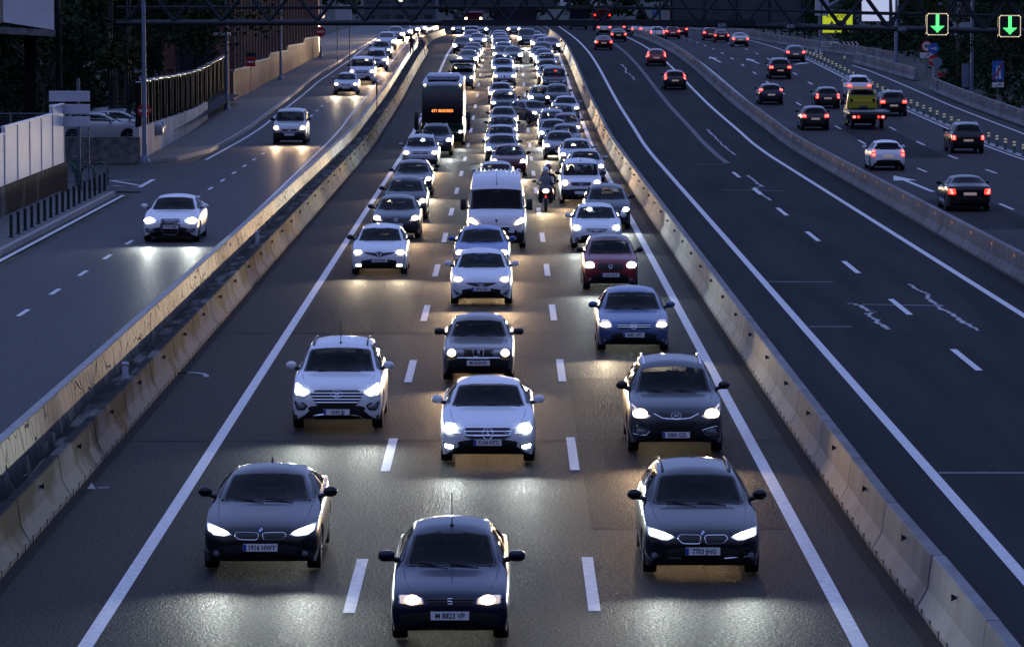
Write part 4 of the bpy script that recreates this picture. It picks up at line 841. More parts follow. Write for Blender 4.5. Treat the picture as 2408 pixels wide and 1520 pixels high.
def ribbon(name, pts, w, m, up=0.0, dz=.006, jitter=0):
    P = [Vector(at(x, y, up)) for x, y in pts]
    if jitter:
        Q = []
        for a, b in zip(P, P[1:]):
            n = 6
            for k in range(n):
                p = a + (b - a) * k / n; Q.append(p + Vector((random.uniform(-jitter, jitter), random.uniform(-jitter * 3, jitter * 3), 0)))
        P = Q + [P[-1]]
    q = MB(); vs = []
    for i, p in enumerate(P):
        a, b = P[max(0, i - 1)], P[min(len(P) - 1, i + 1)]; t = (b - a); t.z = 0; t.normalize(); n = Vector((t.y, -t.x, 0)); ww = w * (random.uniform(.6, 1.4) if jitter else 1) / 2
        vs += [(p.x + n.x * ww, p.y + n.y * ww, PZ(p.y) + up + dz), (p.x - n.x * ww, p.y - n.y * ww, PZ(p.y) + up + dz)]
    q.add(vs, [(2 * i, 2 * i + 1, 2 * i + 3, 2 * i + 2) for i in range(len(P) - 1)]); return struct(q.obj(name, M[m], fix=False))
c6 = lambda L: [((2300 + x / 2) / 1.4536, (700 + y / 2) / 1.4536) for x, y in L]
c3 = lambda L: [((2300 + x / 2) / 1.4536, (y / 2) / 1.4536) for x, y in L]
c3z = lambda L: [((2000 + x / 4) / 1.4536, y / 5.8144) for x, y in L]
for L in (c6([(1610, 540), (1700, 590), (1745, 615), (1735, 632), (1780, 670), (1825, 690), (1800, 697), (1880, 725), (1930, 765), (2000, 810), (2080, 860)]),
          c6([(1205, 675), (1270, 685), (1330, 725), (1372, 732), (1325, 745), (1360, 770), (1400, 800), (1470, 850)]),
          c3([(230, 885), (290, 940), (340, 990), (380, 1025), (430, 1060)]), c3([(515, 1200), (555, 1240), (612, 1275), (552, 1282), (610, 1325), (665, 1370)]), c3z([(490, 880), (560, 950), (545, 990), (600, 1010), (680, 1100)])):
    ribbon('crack_sealant', L, .12, 'patch', jitter=.06)
for L in (c6([(1290, 680), (1800, 688)]), c6([(930, 832), (1220, 832)]), c6([(640, 525), (1090, 526)]), c3([(330, 1297), (750, 1305)]), c3([(160, 1125), (350, 1125)]), [(2206, 1111), (2407, 1111)]):
    ribbon('joint_mark', L, .12, 'line_worn')
# far joints across the main road, where the asphalt was relaid
for y in (79.0, 104, 150, 205): 
    q = MB(); q.add([(-7.6, y, PZ(y) + .004), (5.5, y, PZ(y) + .004), (5.5, y + .14, PZ(y) + .004), (-7.6, y + .14, PZ(y) + .004)], [(0, 1, 2, 3)]); struct(q.obj('asphalt_joint', M['seam'], fix=False))
for x0, x1, y0, y1, mm in ((1.38, 4.6, 66, 92, 'asphalt_p'), (-5.5, -2.5, 104.2, 149, 'asphalt_p'), (1.4, 4.6, 150, 187, 'asphalt_p'), (8.0, 13.9, 104, 129, 'asphalt_q'), (11.2, 13.9, 160, 186, 'asphalt_q'), (17.3, 20.3, 150, 171, 'asphalt_q'), (20.6, 23.6, 214, 246, 'asphalt_q')):
    sheet('asphalt_patch', x0, x1, y0, y1, .0035 + (LEFT_UP if x0 < -9 else 0), M[mm], step=12)
def road_arrow(tip, tail, w=.16, head=1.0, hl=3.2):
    a, b = Vector(at(*tail)), Vector(at(*tip)); t = (b - a); t.z = 0; Ln = t.length; t.normalize(); n = Vector((t.y, -t.x, 0)); z = lambda p: (p.x, p.y, PZ(p.y) + .009)
    m = b - t * hl; q = MB(); q.add([z(a + n * w / 2), z(a - n * w / 2), z(m - n * w / 2), z(m + n * w / 2)], [(0, 1, 2, 3)]); q.add([z(m + n * head / 2), z(m - n * head / 2), z(b)], [(0, 1, 2)]); return struct(q.obj('lane_arrow', M['line'], fix=False))
road_arrow((2100, 413), (2193, 451), .22, 1.1, 5); road_arrow((1668, 134), (1694, 147), .2, .9, 5); road_arrow((1755, 138), (1784, 150), .2, .9, 5); road_arrow((1864, 153), (1896, 148), .2, .9, 5)
# give way triangle in the side street mouth
for L in ([(262, 425), (361, 422), (327, 441), (268, 437)], [(262, 425), (327, 436)]): ribbon('give_way_marking', L, .2, 'line', LEFT_UP, .010)
q = MB()
for i, (px, py) in enumerate([(437, 188)]):
    g = Vector(at(440, 886)); q.add([(g.x + .5 * math.cos(a), g.y + 1.2 * math.sin(a), .006) for a in [math.pi * k / 8 for k in range(9)]] + [(g.x + .38 * math.cos(a), g.y + 1.0 * math.sin(a), .006) for a in [math.pi * k / 8 for k in range(8, -1, -1)]], [tuple(range(18))])
struct(q.obj('painted_arc', M['line_worn'], fix=False))
# ------------------------------------------------------------------ precast barriers
def nj_mesh(name, L, h=.80, notch=True, back=.30, mats=None, slots=6):
    prof = [(-back, 0), (-back, .07), (-.22, .20), (-.155, .32), (-.10, h - .02), (-.08, h), (.08, h), (.10, h - .02), (.155, .32), (.22, .20), (.30, .07), (.30, 0)]
    q = MB(); a, b = -L / 2 + .03, L / 2 - .03; n = len(prof)
    ring = lambda y, k: [(x * k, y, z) for x, z in prof]
    vs = ring(a, .96) + ring(a + .03, 1) + ring(b - .03, 1) + ring(b, .96)
    fs = [tuple(range(n)), tuple(reversed(range(3 * n, 4 * n)))] + [(r * n + i, (r + 1) * n + i, (r + 1) * n + (i + 1) % n, r * n + (i + 1) % n) for r in range(3) for i in range(n)]
    q.add(vs, fs)
    if notch:
        q.cur = 1
        for i in range(slots):
            y = a + (i + .5) * (b - a) / slots
            for sg in (1, -1): q.box((sg * .285, y, .045), (.05, .16, .10))
    return q
G_BAR = {'a': 'barrier segments between the queue and the bus lanes', 'b': 'barrier segments between the bus lanes and the right carriageway', 'c': 'barrier segments along the outer edge of the right carriageway', 'd': 'stained barrier segments below the stone wall'}
LB = {'a': 'grey concrete barrier segment right of the oncoming queue, headlights raking its near face', 'b': 'grey concrete barrier segment with orange reflectors, between bus lanes and right carriageway', 'c': 'pale concrete barrier segment beside the slip road at far right', 'd': 'dark stained concrete barrier segment at foot of the stone wall'}
def barrier_run(key, xf, y0, y1, m, L=6.0, far=250, h=.80, refl='dark_refl', side=-1, rstep=1, up=0.0):
    protos = {}
    y = y0; k = 0; xg = xf if callable(xf) else (lambda y: xf)
    while y < y1:
        LL = L if y < far else L * 3
        if LL not in protos:
            q = nj_mesh('b', LL, h, LL == L); o = q.obj('concrete_barrier', [M[m], M['black']], None, False)
            r = MB(); r.prism([(side * .07, -.055), (side * .07, .055), (-side * .03, 0)], -.012, .012, 'y') if refl == 'dark_refl' else r.prism([(-.06, -.05), (.06, -.05), (.05, .05), (-.05, .05)], -.012, .012, 'x')
            ro = r.obj('reflector', M[refl], o); ro.location = (side * .118, 0, h - .16); protos[LL] = (o, ro); rr = [ro]
            if LL > L and refl != 'dark_refl':
                for e in (-1, 1): r2 = ro.copy(); SC.collection.objects.link(r2); r2.parent = o; r2.location = (side * .118, e * L, h - .16); rr.append(r2)
            protos[LL] = (o, rr); new = o
        else:
            po, pr = protos[LL]; new = po.copy(); SC.collection.objects.link(new)
            for p in pr: c = p.copy(); SC.collection.objects.link(c); c.parent = new
        yc = y + LL / 2; xc = xg(yc); dx = xg(y + LL) - xg(y); new.location = (xc, yc, PZ(yc) + up + .004); new.rotation_euler = (math.atan2(PZ(y + LL) - PZ(y), LL), 0, -math.atan2(dx, LL))
        tag(new, LB[key], 'barrier', G_BAR[key]); y += LL; k += 1
barrier_run('a', hermite([(40, 6.3), (54, 6.2), (65, 6.05), (125, 5.9), (180, 5.8), (400, 5.6), (520, 5.0), (620, 4.4)]), 45.2, 600, 'concrete')
barrier_run('b', hermite([(50, 15.7), (90, 15.75), (120, 15.85), (280, 16.1), (400, 16.0), (520, 15.4)]), 50, 560, 'concrete', refl='orange_refl')
CX = hermite([(205, 32.7), (255, 32.4), (307, 32.2)]); barrier_run('c', CX, 198, 304, 'concrete', far=400, refl='orange_refl', h=.95)
barrier_run('c', hermite([(322, 32.6), (340, 31.6), (355, 30.9)]), 322, 354, 'concrete', far=400, refl='orange_refl', h=.95)
barrier_run('c', linear([(356, 34.4), (372, 33.0), (392, 30.8), (400, 30.2), (440, 28.3), (460, 27.9), (560, 27.2)]), 357, 560, 'concrete', far=600, refl='orange_refl', h=.95)
barrier_run('d', hermite([(45, -7.95), (380, -7.95), (400, -8.3), (430, -9.2), (460, -8.8), (510, -7.9), (600, -7.2)]), 46, 600, 'concrete_dk', h=.74, side=1)
# ledge and stacked stone wall with coping
def wall_strip(name, prof, y0, y1, m, parent=None, smooth=False):
    ys = [y0] + [y for y in YS if y0 < y < y1] + [y1]; q = MB(); n = len(prof(y0)); vs = []
    for y in ys: vs += [(x, y, PZ(y) + z) for x, z in prof(y)]
    fs = [(r * n + i, (r + 1) * n + i, (r + 1) * n + (i + 1) % n, r * n + (i + 1) % n) for r in range(len(ys) - 1) for i in range(n)] + [tuple(range(n)), tuple(reversed(range((len(ys) - 1) * n, len(ys) * n)))]
    q.add(vs, fs); return q.obj(name, m, parent)
BW = hermite([(380, 0), (400, -.35), (430, -1.0), (460, -.7), (510, 0), (600, .2)])
sw = wall_strip('stone_wall', lambda y: [(-8.40 + BW(y), -.05), (-8.60 + BW(y), 1.20), (-8.72 + BW(y), 1.20), (-8.72 + BW(y), -.05)], 20, 600, M['stone']); tag(sw, 'long stacked stone retaining wall between the side road and the queue', 'wall')
wall_strip('coping', lambda y: [(-8.58 + BW(y), 1.202), (-8.58 + BW(y), 1.24), (-8.74 + BW(y), 1.24), (-8.74 + BW(y), 1.202)], 20, 600, M['coping'], sw)
lg = wall_strip('concrete_ledge', lambda y: [(-8.10 + BW(y), .04), (-8.10 + BW(y), linear([(66, .25), (80, .60), (600, .62)])(y)), (-8.44 + BW(y), linear([(66, .23), (80, .58), (600, .6)])(y)), (-8.44 + BW(y), .04)], 60, 600, M['concrete_dk']); tag(lg, 'dark concrete ledge filling the gap behind the stained barrier', 'ledge')
# white marker posts on the ledge
for i, (px, py) in enumerate(((603, 578), (290, 905))):
    d = at(px, py, .6)[1]; x = at_d(px, d); o = thing('marker_post', ('pale grey marker post standing on the ledge beside the stone wall, farther of the two', 'pale grey marker post standing on the ledge beside the stone wall, nearer of the two')[i], 'marker post', (x, d, .6), group='marker posts on the ledge')
    q = MB(); q.bbox((0, 0, .2), (.13, .05, .42), .02); q.obj('post_body', M['offwhite'], o); q = MB(); q.bbox((0, 0, .45), (.15, .07, .08), .02); q.obj('cap', M['offwhite'], o)
d = at(885, 262, 1.1)[1]; o = thing('marker_post', 'thin dark post standing on the stone wall beside the side road', 'marker post', (at_d(886, d), d, PZ(d) + 1.1)); q = MB(); q.cyl((0, 0, 0), (0, 0, 1.0), .03, 6); q.obj('post_body', M['steel_dk'], o); q = MB(); q.bbox((0, 0, 1.4), (.10, .05, .85), .02); q.obj('marker_blade', M['black'], o)
BXA = hermite([(40, 6.3), (54, 6.2), (65, 6.05), (125, 5.9), (180, 5.8), (400, 5.6), (520, 5.0), (620, 4.4)])
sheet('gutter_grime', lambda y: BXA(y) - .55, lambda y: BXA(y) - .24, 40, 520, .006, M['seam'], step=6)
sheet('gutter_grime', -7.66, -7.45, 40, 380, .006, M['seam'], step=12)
x, y, z = at(215, 1149); o = thing('litter', 'small folded white litter lying beside the stained barrier', 'litter', (x, y, .004)); q = MB(); q.add([(-.08, 0, 0), (.08, 0, 0), (0, .1, .0), (0, .03, .11)], [(0, 1, 3), (1, 2, 3), (2, 0, 3), (0, 2, 1)]); q.obj('folded_paper', M['white'], o); q = MB(); q.add([(.1, .05, .003), (.3, .1, .003), (.28, .3, .012), (.08, .25, .003)], [(0, 1, 2, 3)]); q.obj('dark_scrap', M['black'], o)
# ------------------------------------------------------------------ bollards and hoops at left
protos = {}
def clone(key, mk, loc, rz=0, label=None, cat=None, group=None):
    if key not in protos:
        t = mk(); protos[key] = (t, tree_of(t)); new = t
    else: new = copy_tree(protos[key][1])
    new.location = loc; new.rotation_euler = (0, 0, rz)
    if label: new['label'] = label
    if cat: new['category'] = cat
    if group: new['group'] = group
    return new
def tree_of(o): return (o, [tree_of(c) for c in o.children])
def copy_tree(tr, parent=None):
    c = tr[0].copy(); SC.collection.objects.link(c)
    if parent: c.parent = parent
    for k in tr[1]: copy_tree(k, c)
    return c
def mk_bollard():
    t = thing('bollard', '', 'bollard'); q = MB(); q.lathe([(0, .055), (.04, .055), (.62, .05), (.66, .06), (.70, .06), (.73, .045), (.75, .02)], axis='z', n=10); q.obj('post', M['steel_dk'], t, 50); q = MB(); q.lathe([(0, .09), (.03, .09), (.05, .06)], axis='z', n=10); q.obj('foot_plate', M['steel_dk'], t, 50); return t
for i in range(17):
    d = 128 + i * 1.86; clone('bollard', mk_bollard, (-15.8, d, LEFT_UP + .13), 0, 'dark iron bollard in the row along the left pavement edge', 'bollard', 'dark bollards along the left kerb')
def mk_hoop():
    t = thing('hoop_rail', '', 'hoop rail'); q = MB(); q.tube([(0, -.35, 0), (0, -.35, .6)] + [(0, -.35 * math.cos(a), .6 + .3 * math.sin(a)) for a in [math.pi * k / 8 for k in range(1, 8)]] + [(0, .35, .6), (0, .35, 0)], .035, 6); q.obj('hoop', mat('green_enamel', (.02, .07, .05), .5), t, 50)
    for y in (-.35, .35): q = MB(); q.lathe([(0, .08), (.02, .08)], axis='z', n=8); o = q.obj('foot_plate', M['steel_dk'], t); o.location = (0, y, 0)
    return t
for i, (px, py, lb) in enumerate(((163, 437, 'leftmost green hoop rail behind the bollards at the street corner'), (208, 444, 'middle green hoop rail behind the bollards at the street corner'), (237, 434, 'right green hoop rail behind the bollards at the street corner'))):
    x, y, z = at(px, py, LEFT_UP + .13); clone('hoop', mk_hoop, (x, y, z), R(60), lb, 'hoop rail', 'green hoop rails at the corner')
# green bin
x, y, z = at(176, 420, LEFT_UP + .13); o = thing('litter_bin', 'small green litter bin on a post beside the hoop rails', 'bin', (x, y, z)); q = MB(); q.lathe([(.25, .14), (.75, .18), (.78, .18)], axis='z', n=12); q.obj('bin_body', mat('green_bin', (.02, .09, .06), .5), o, 40); q = MB(); q.cyl((0, .2, 0), (0, .2, .8), .03, 6); q.obj('post', M['steel_dk'], o); q = MB(); q.lathe([(.86, .19), (.92, .16), (.96, .05)], axis='z', n=12); q.obj('lid', M['steel_dk'], o, 40)
# ------------------------------------------------------------------ delineators in the gore on the right
def mk_del():
    t = thing('delineator_post', '', 'delineator'); q = MB(); q.lathe([(0, .11), (.03, .11), (.05, .085), (.70, .085), (.75, .06), (.76, .0)], axis='z', n=10); q.obj('post', mat('delineator_green', (.015, .075, .06), .5), t, 50)
    for z in (.40, .56): q = MB(); q.lathe([(z, .0875), (z + .09, .0875)], axis='z', n=10); q.obj('reflective_band', M['band'], t, 50)
    return t
M['band'] = mat('retroreflective_band_glow', (.85, .8, .55), .4, emis=(1, .85, .5), estr=.22)  # bands carry a weak glow of their own instead of light thrown back
d = 211.5; i = 0
while d < 376:
    clone('del', mk_del, (27.55, d, PZ(d) + .035), 0, 'green delineator post with two reflective bands, in the row beside the slip road', 'delineator', 'green delineator posts along the gore'); d += 4.2 if d > 250 else 3.9; i += 1
for px, py in ((1926, 142), (1980, 149)):
    x, y, z = at(px + 20 - 15, py); clone('del', mk_del, (x, y, z), 0, 'green delineator post on the far side of the slip road mouth', 'delineator', 'stray green delineator posts')
sheet('gore_kerb', 27.35, 27.8, 205, 385, .035, M['kerb'])
# ------------------------------------------------------------------ gantry with lane signals
def disc(m_, c, r, th=.02, n=24): m_.lathe([(-th / 2, r), (th / 2, r)], c, 'y', n)
GD = 200.0
zb_ = linear([(-19, 7.24), (5, 7.26), (7, 7.22), (26, 6.80), (32, 6.72)])
g = thing('gantry', 'dark steel lattice gantry spanning all the roads, sign panels on its back', 'gantry', (0, GD, 0))
HT = 1.62
for y, zz, r, nm in ((0, 0, .125, 'bottom_chord'), (1.3, .05, .11, 'bottom_chord'), (0, HT, .11, 'top_chord'), (1.3, HT, .11, 'top_chord'), (0, .80, .05, 'rail'), (1.3, .72, .045, 'rail')):
    q = MB(); q.tube([(x, y, zb_(x) + zz) for x in (-19.4, -10, 0, 5, 7, 15, 26, 31)], r, 8); q.obj(nm, M['steel_dk'], g, 60)
q = MB(); q.box((4.5, -.02, 7.26), (15.5, .30, .30)); q.obj('service_duct', M['steel_dk'], g)
for y in (-.02, 1.3):
    x = -18.9
    while x < 30:
        q = MB(); q.tube([(x, y, zb_(x) + .1), (x + 1.18, y, zb_(x) + HT)], .062, 5); q.obj('brace', M['steel_dk'], g, 60)
        q = MB(); q.tube([(x + 1.18, y, zb_(x) + HT), (x + 2.36, y, zb_(x + 2.36) + .1)], .062, 5); q.obj('brace', M['steel_dk'], g, 60); x += 2.36
for xt in (-19.75, -18.85):
    for y in (0, 1.3): q = MB(); q.cyl((xt, y, LEFT_UP), (xt, y, 9.3), .06, 6); q.obj('tower_leg', M['steel_dk'], g, 60)
q = MB()
for k in range(6):
    z = 1.6 + k * 1.45
    for y in (0, 1.3): q.tube([(-19.75, y, z), (-18.85, y, z)], .03, 5)
q.obj('tower_rungs', M['steel_dk'], g, 60)
q = MB(); q.box((31, .65, 3.6), (.7, 1.2, 7.0)); q.obj('tower_leg', M['steel_dk'], g)
def gpanel(x0, x1, y0, y1, m, yy=.9, name='sign_panel'):
    X0, X1 = at_d(x0, GD + yy), at_d(x1, GD + yy); Z0, Z1 = z_at(y1, GD + yy), z_at(y0, GD + yy); q = MB(); q.box(((X0 + X1) / 2, yy, (Z0 + Z1) / 2), (X1 - X0, .08, Z1 - Z0)); o = q.obj(name, m, g)
    nn = max(1, int((X1 - X0) / 1.4))
    for i in range(nn + 1): r = MB(); xx = X0 + .1 + (X1 - X0 - .2) * i / nn; r.box((xx, yy - .07, (Z0 + Z1) / 2), (.07, .05, Z1 - Z0 - .04)); r.obj('panel_rib', M['steel_dk'], o)
    return o
gpanel(1032, 1310, -30, 19, M['panel_back']); gpanel(1160, 1262, 19.5, 50, M['steel_dk']); gpanel(1088, 1120, -5, 23, M['panel_back'], .75)
gpanel(1573, 1888, -30, 55, M['panel_back']); gpanel(2140, 2420, -60, -24, M['panel_back'])
for i, (px, py) in enumerate(((1696, 60), (1857, 62), (2119, 68.5))):
    x, z = at_d(px, GD - .3), z_at(py, GD - .3); q = MB(); q.box((x, -.32, z), (.47, .02, .22)); o = q.obj('location_plate', M['steel'], g); text('plate_lettering', '6.71', .2, M['offwhite'], o, (x, -.335, z), bold=.004)
# lane signals
gl = mat('green_led', (.05, .5, .1), .4, emis=(.10, 1, .22), estr=3.0); wl = mat('white_led', (.8, .75, .6), .4, emis=(1, .85, .55), estr=1.3)
for i, (px, py) in enumerate(((2201, 57.5), (2371, 62))):
    x, z = at_d(px, GD - .35), z_at(py, GD - .35)
    t = thing('lane_signal', ('lit lane signal with green down arrow, left of the two on the gantry', 'lit lane signal with green down arrow, right of the two on the gantry')[i], 'lane signal', (x, GD - .35, z), group='lane signals on the gantry')
    q = MB(); q.bbox((0, .02, 0), (1.16, .2, 1.16), .05); q.obj('housing', M['black'], t)
    q = MB(); w = .52; c = .08; P = [(-w + c, w), (-.03, w), (.03, w), (w - c, w), (w, w - c), (w, -w + c), (w - c, -w), (.03, -w), (-.03, -w), (-w + c, -w), (-w, -w + c), (-w, w - c)]
    for a, b in ((0, 1), (2, 3), (4, 5), (6, 7), (8, 9), (10, 11), (3, 4), (5, 6), (9, 10), (11, 0)):
        A, B = Vector((P[a][0], -.10, P[a][1])), Vector((P[b][0], -.10, P[b][1])); n = max(2, int((B - A).length / .045))
        for k in range(n + 1): p = A + (B - A) * k / n; q.box(tuple(p), (.034, .02, .034))
    q.obj('led_frame', wl, t)
    q = MB()
    for k in range(-1, 2): q.box((.03 * 0 + k * .055, -.10, .18), (.042, .02, .62))
    for j in range(9):
        hw_ = .34 * (1 - j / 9); n = max(1, int(hw_ / .04)); z0 = -.10 - j * .035
        for k in range(-n, n + 1): q.box((k * .04, -.10, z0), (.03, .02, .028))
    q.obj('led_arrow', gl, t)
    q = MB(); q.box((0, .18, .1), (.1, .2, .9)); q.obj('bracket', M['steel_dk'], t)
# ------------------------------------------------------------------ lamp posts
def lamp_post(px, py, up, h, label, r=.11, top=None, d=None, name='lamp_post'):
    if d is None: x, d, z = at(px, py, up)
    else: x = at_d(px, d); z = PZ(d) + up
    t = thing(name, label, 'lamp post', (x, d, z)); q = MB(); q.cyl((0, 0, 0), (0, 0, h), r, 10, r * .6); q.obj('pole', M['pole'], t, 60); q = MB(); q.lathe([(0, r * 2), (.03, r * 2), (.3, r * 1.25)], axis='z', n=10); q.obj('base', M['pole'], t, 40)
    q = MB(); q.tube([(0, 0, h), (.5, 0, h + .5), (1.6, 0, h + .7)], .05, 6); q.obj('arm', M['pole'], t, 60); q = MB(); q.bbox((1.9, 0, h + .7), (.7, .28, .14), .04); q.obj('lantern', M['steel'], t, 40); return t
lp = lamp_post(340, 380, LEFT_UP + .13, 12, 'tall blue grey lamp post at the street corner, nearest on the left pavement', .115)
def no_entry(parent_loc, r, label, plate=False, grp=None):
    t = thing('no_entry_sign', label, 'road sign', parent_loc, group=grp); q = MB(); disc(q, (0, 0, 0), r); q.obj('sign_face', RED, t); q = MB(); q.box((0, -.013, 0), (r * 1.4, .012, r * .34)); q.obj('bar', WHT, t); return t
RED = mat('sign_red', (.45, .015, .02), .5); WHT = mat('sign_white', (.72, .72, .72), .5); BLU = mat('sign_blue', (.03, .12, .45), .5); YEL = mat('sign_yellow_glow', (.62, .72, .03), .5, emis=(.62, .72, .03), estr=.9); BLK = mat('sign_black', (.02, .02, .02), .5)  # yellow board face glows by itself, standing in for retroreflected light
x, d, z = at(340, 378, LEFT_UP + .13); no_entry((x, d - .16, z_at(260, d)), .31, 'red no entry disc fixed to the nearest left lamp post')
lamp_post(533, 258, LEFT_UP + .13, 12, 'tall grey lamp post before the arched gateway', .11)
lamp_post(660, 188, LEFT_UP + .13, 12, 'dark lamp post against the pilastered brick facade', .11)
lp4 = at(754, 136, LEFT_UP + .13); lamp_post(754, 136, LEFT_UP + .13, 12, 'distant lamp post beyond the brick facade carrying a no entry disc', .10)
no_entry((lp4[0], lp4[1] - .15, z_at(75, lp4[1])), .42, 'small red no entry disc on the distant left lamp post')
x, d, z = at(590, 232, LEFT_UP + .13); t = thing('no_entry_sign', 'square red no entry sign on its own thin pole by the pink plinth', 'road sign', (x, d, z)); zz = z_at(146, d) - z
q = MB(); q.cyl((0, 0, 0), (0, 0, zz + .3), .03, 6); q.obj('post', M['steel'], t); q = MB(); q.bbox((0, -.05, zz), (.62, .03, .62), .01); q.obj('sign_face', RED, t); q = MB(); q.box((0, -.075, zz), (.42, .012, .11)); q.obj('bar', WHT, t); q = MB(); q.bbox((0, -.04, zz + .48), (.70, .02, .28), .01); q.obj('top_plate', M['steel_dk'], t)
x, d, z = at(722, 140, LEFT_UP + .13); t = thing('round_sign', 'blue grey back of a round sign before the lit shopfront', 'road sign', (x, d, z)); q = MB(); q.cyl((0, 0, 0), (0, 0, z_at(66, d) - z), .035, 6); q.obj('post', M['steel'], t); q = MB(); disc(q, (0, -.05, z_at(80, d) - z), .38); q.obj('sign_back', M['pole'], t)
# direction sign seen from behind
x, d, z = at(186, 442, LEFT_UP + .13); t = thing('direction_sign', 'grey back of a three board direction sign on one pole at left', 'road sign', (x, d, z)); q = MB(); q.cyl((0, 0, 0), (0, 0, 4.35), .07, 8); q.obj('post', M['steel'], t, 50)
for a, b in ((214, 239), (245, 268), (274, 298)): za, zb2 = z_at(b, d) - z, z_at(a, d) - z; x0, x1 = at_d(116.5, d) - x, at_d(212.5, d) - x; q = MB(); q.bbox(((x0 + x1) / 2, -.1, (za + zb2) / 2), (x1 - x0, .04, zb2 - za), .012); q.obj('board', M['offwhite'], t)
# ------------------------------------------------------------------ left side walls, panels, fences, buildings
def boxthing(name, label, cat, x0, x1, y0, y1, z0, z1, m): q = MB(); q.box(((x0 + x1) / 2, (y0 + y1) / 2, (z0 + z1) / 2), (x1 - x0, y1 - y0, z1 - z0)); o = q.obj(name, m); return tag(o, label, cat)
w = boxthing('concrete_wall', 'low streaked concrete wall under the white fence panels at far left', 'wall', -17.9, -17.55, 110, 160.6, .85, 2.05, M['concrete_dk'])
for i, (y0, y1, zt, lb) in enumerate(((128, 141.2, 3.82, 'white ribbed fence panel on the concrete wall, lowest and nearest'), (141.3, 156.2, 4.05, 'broad white ribbed fence panel on the concrete wall, middle of three'), (156.3, 160.3, 4.33, 'narrow white fence panel on the concrete wall, farthest and tallest'))):
    t = thing('fence_panel', lb, 'fence panel', (-17.7, (y0 + y1) / 2, 2.052), group='white fence panels at left'); L = y1 - y0; q = MB(); q.box((0, 0, (zt - 2.05) / 2), (.10, L, zt - 2.05)); q.obj('sheet', M['white'], t)
    q = MB(); q.box((0, 0, zt - 2.05 + .03), (.16, L + .02, .06)); q.obj('top_rail', M['white'], t)
    n = max(1, int(L / 3.1))
    for k in range(n + 1): q = MB(); q.box((.06, -L / 2 + .03 + (L - .06) * k / n, (zt - 2.05) / 2), (.05, .06, zt - 2.07)); q.obj('rib', M['offwhite'], t)
t = thing('mesh_fence', 'grey framed mesh fence behind the white panels', 'fence', (-19.6, 163, LEFT_UP))
for i in range(6): x = -2.6 + i * 1.05; q = MB(); q.cyl((x, 0, 0), (x, 0, 3.0), .03, 6); q.obj('post', M['steel'], t)
for z in (3.0, .3): q = MB(); q.tube([(-2.6, 0, z), (2.65, 0, z)], .025, 5); q.obj('rail', M['steel'], t)
q = MB()
for i in range(52): x = -2.55 + i * .1; q.tube([(x, 0, .3), (x, 0, 3.0)], .004, 3, cap=False)
for i in range(22): z = .35 + i * .12; q.tube([(-2.6, .01, z), (2.65, .01, z)], .004, 3, cap=False)
q.obj('mesh', M['steel'], t)
sheet('parking_lot', -34, -17.4, 187.4, 262, 1.6, M['asphalt_side'], 2)
rw_ = boxthing('rubble_wall', 'low rough rubble wall facing the side street before the parked cars', 'wall', -24, -17.0, 186.2, 186.6, .9, 2.12, M['rubble'])
# stepped white plinth wall with slatted fence above
t = thing('slatted_fence', 'dark slatted metal fence stepping up on a stained white plinth', 'fence', (-17.25, 187, LEFT_UP)); y = 0; k = 0
M['fence_black'] = mat('fence_black_paint', (.010, .011, .013), .8, spec=0)
M['plaster'] = concrete('stained_plaster', (.50, .50, .52), .6)
while y < 74:
    z = PZ(187 + y); hp = linear([(0, 1.62), (40, 1.25), (74, 1.15)])(y); dx = linear([(0, 0), (74, -1.15)])(y)
    if y < 52: q = MB(); q.box((dx, y + 2.2, z + hp / 2), (.3, 4.38, hp)); q.obj('plinth', M['plaster'], t)
    for j in range(2):
        q = MB(); yy = y + 1.1 + 2.2 * j; q.box((dx, yy, z + hp + 1.0 + j * .06), (.06, 2.1, 2.0 - hp * .0)); q.obj('slat_panel', M['fence_black'], t)
        q = MB(); q.bbox((dx, yy + .9, z + hp + 2.06 + j * .06), (.36, .28, .05), .01); q.obj('post_cap', M['chrome'], t); q = MB(); q.box((dx + .05, yy + 1.05, z + hp + 1.05), (.05, .06, 2.05)); q.obj('post', M['steel_dk'], t)
    y += 4.4; k += 1
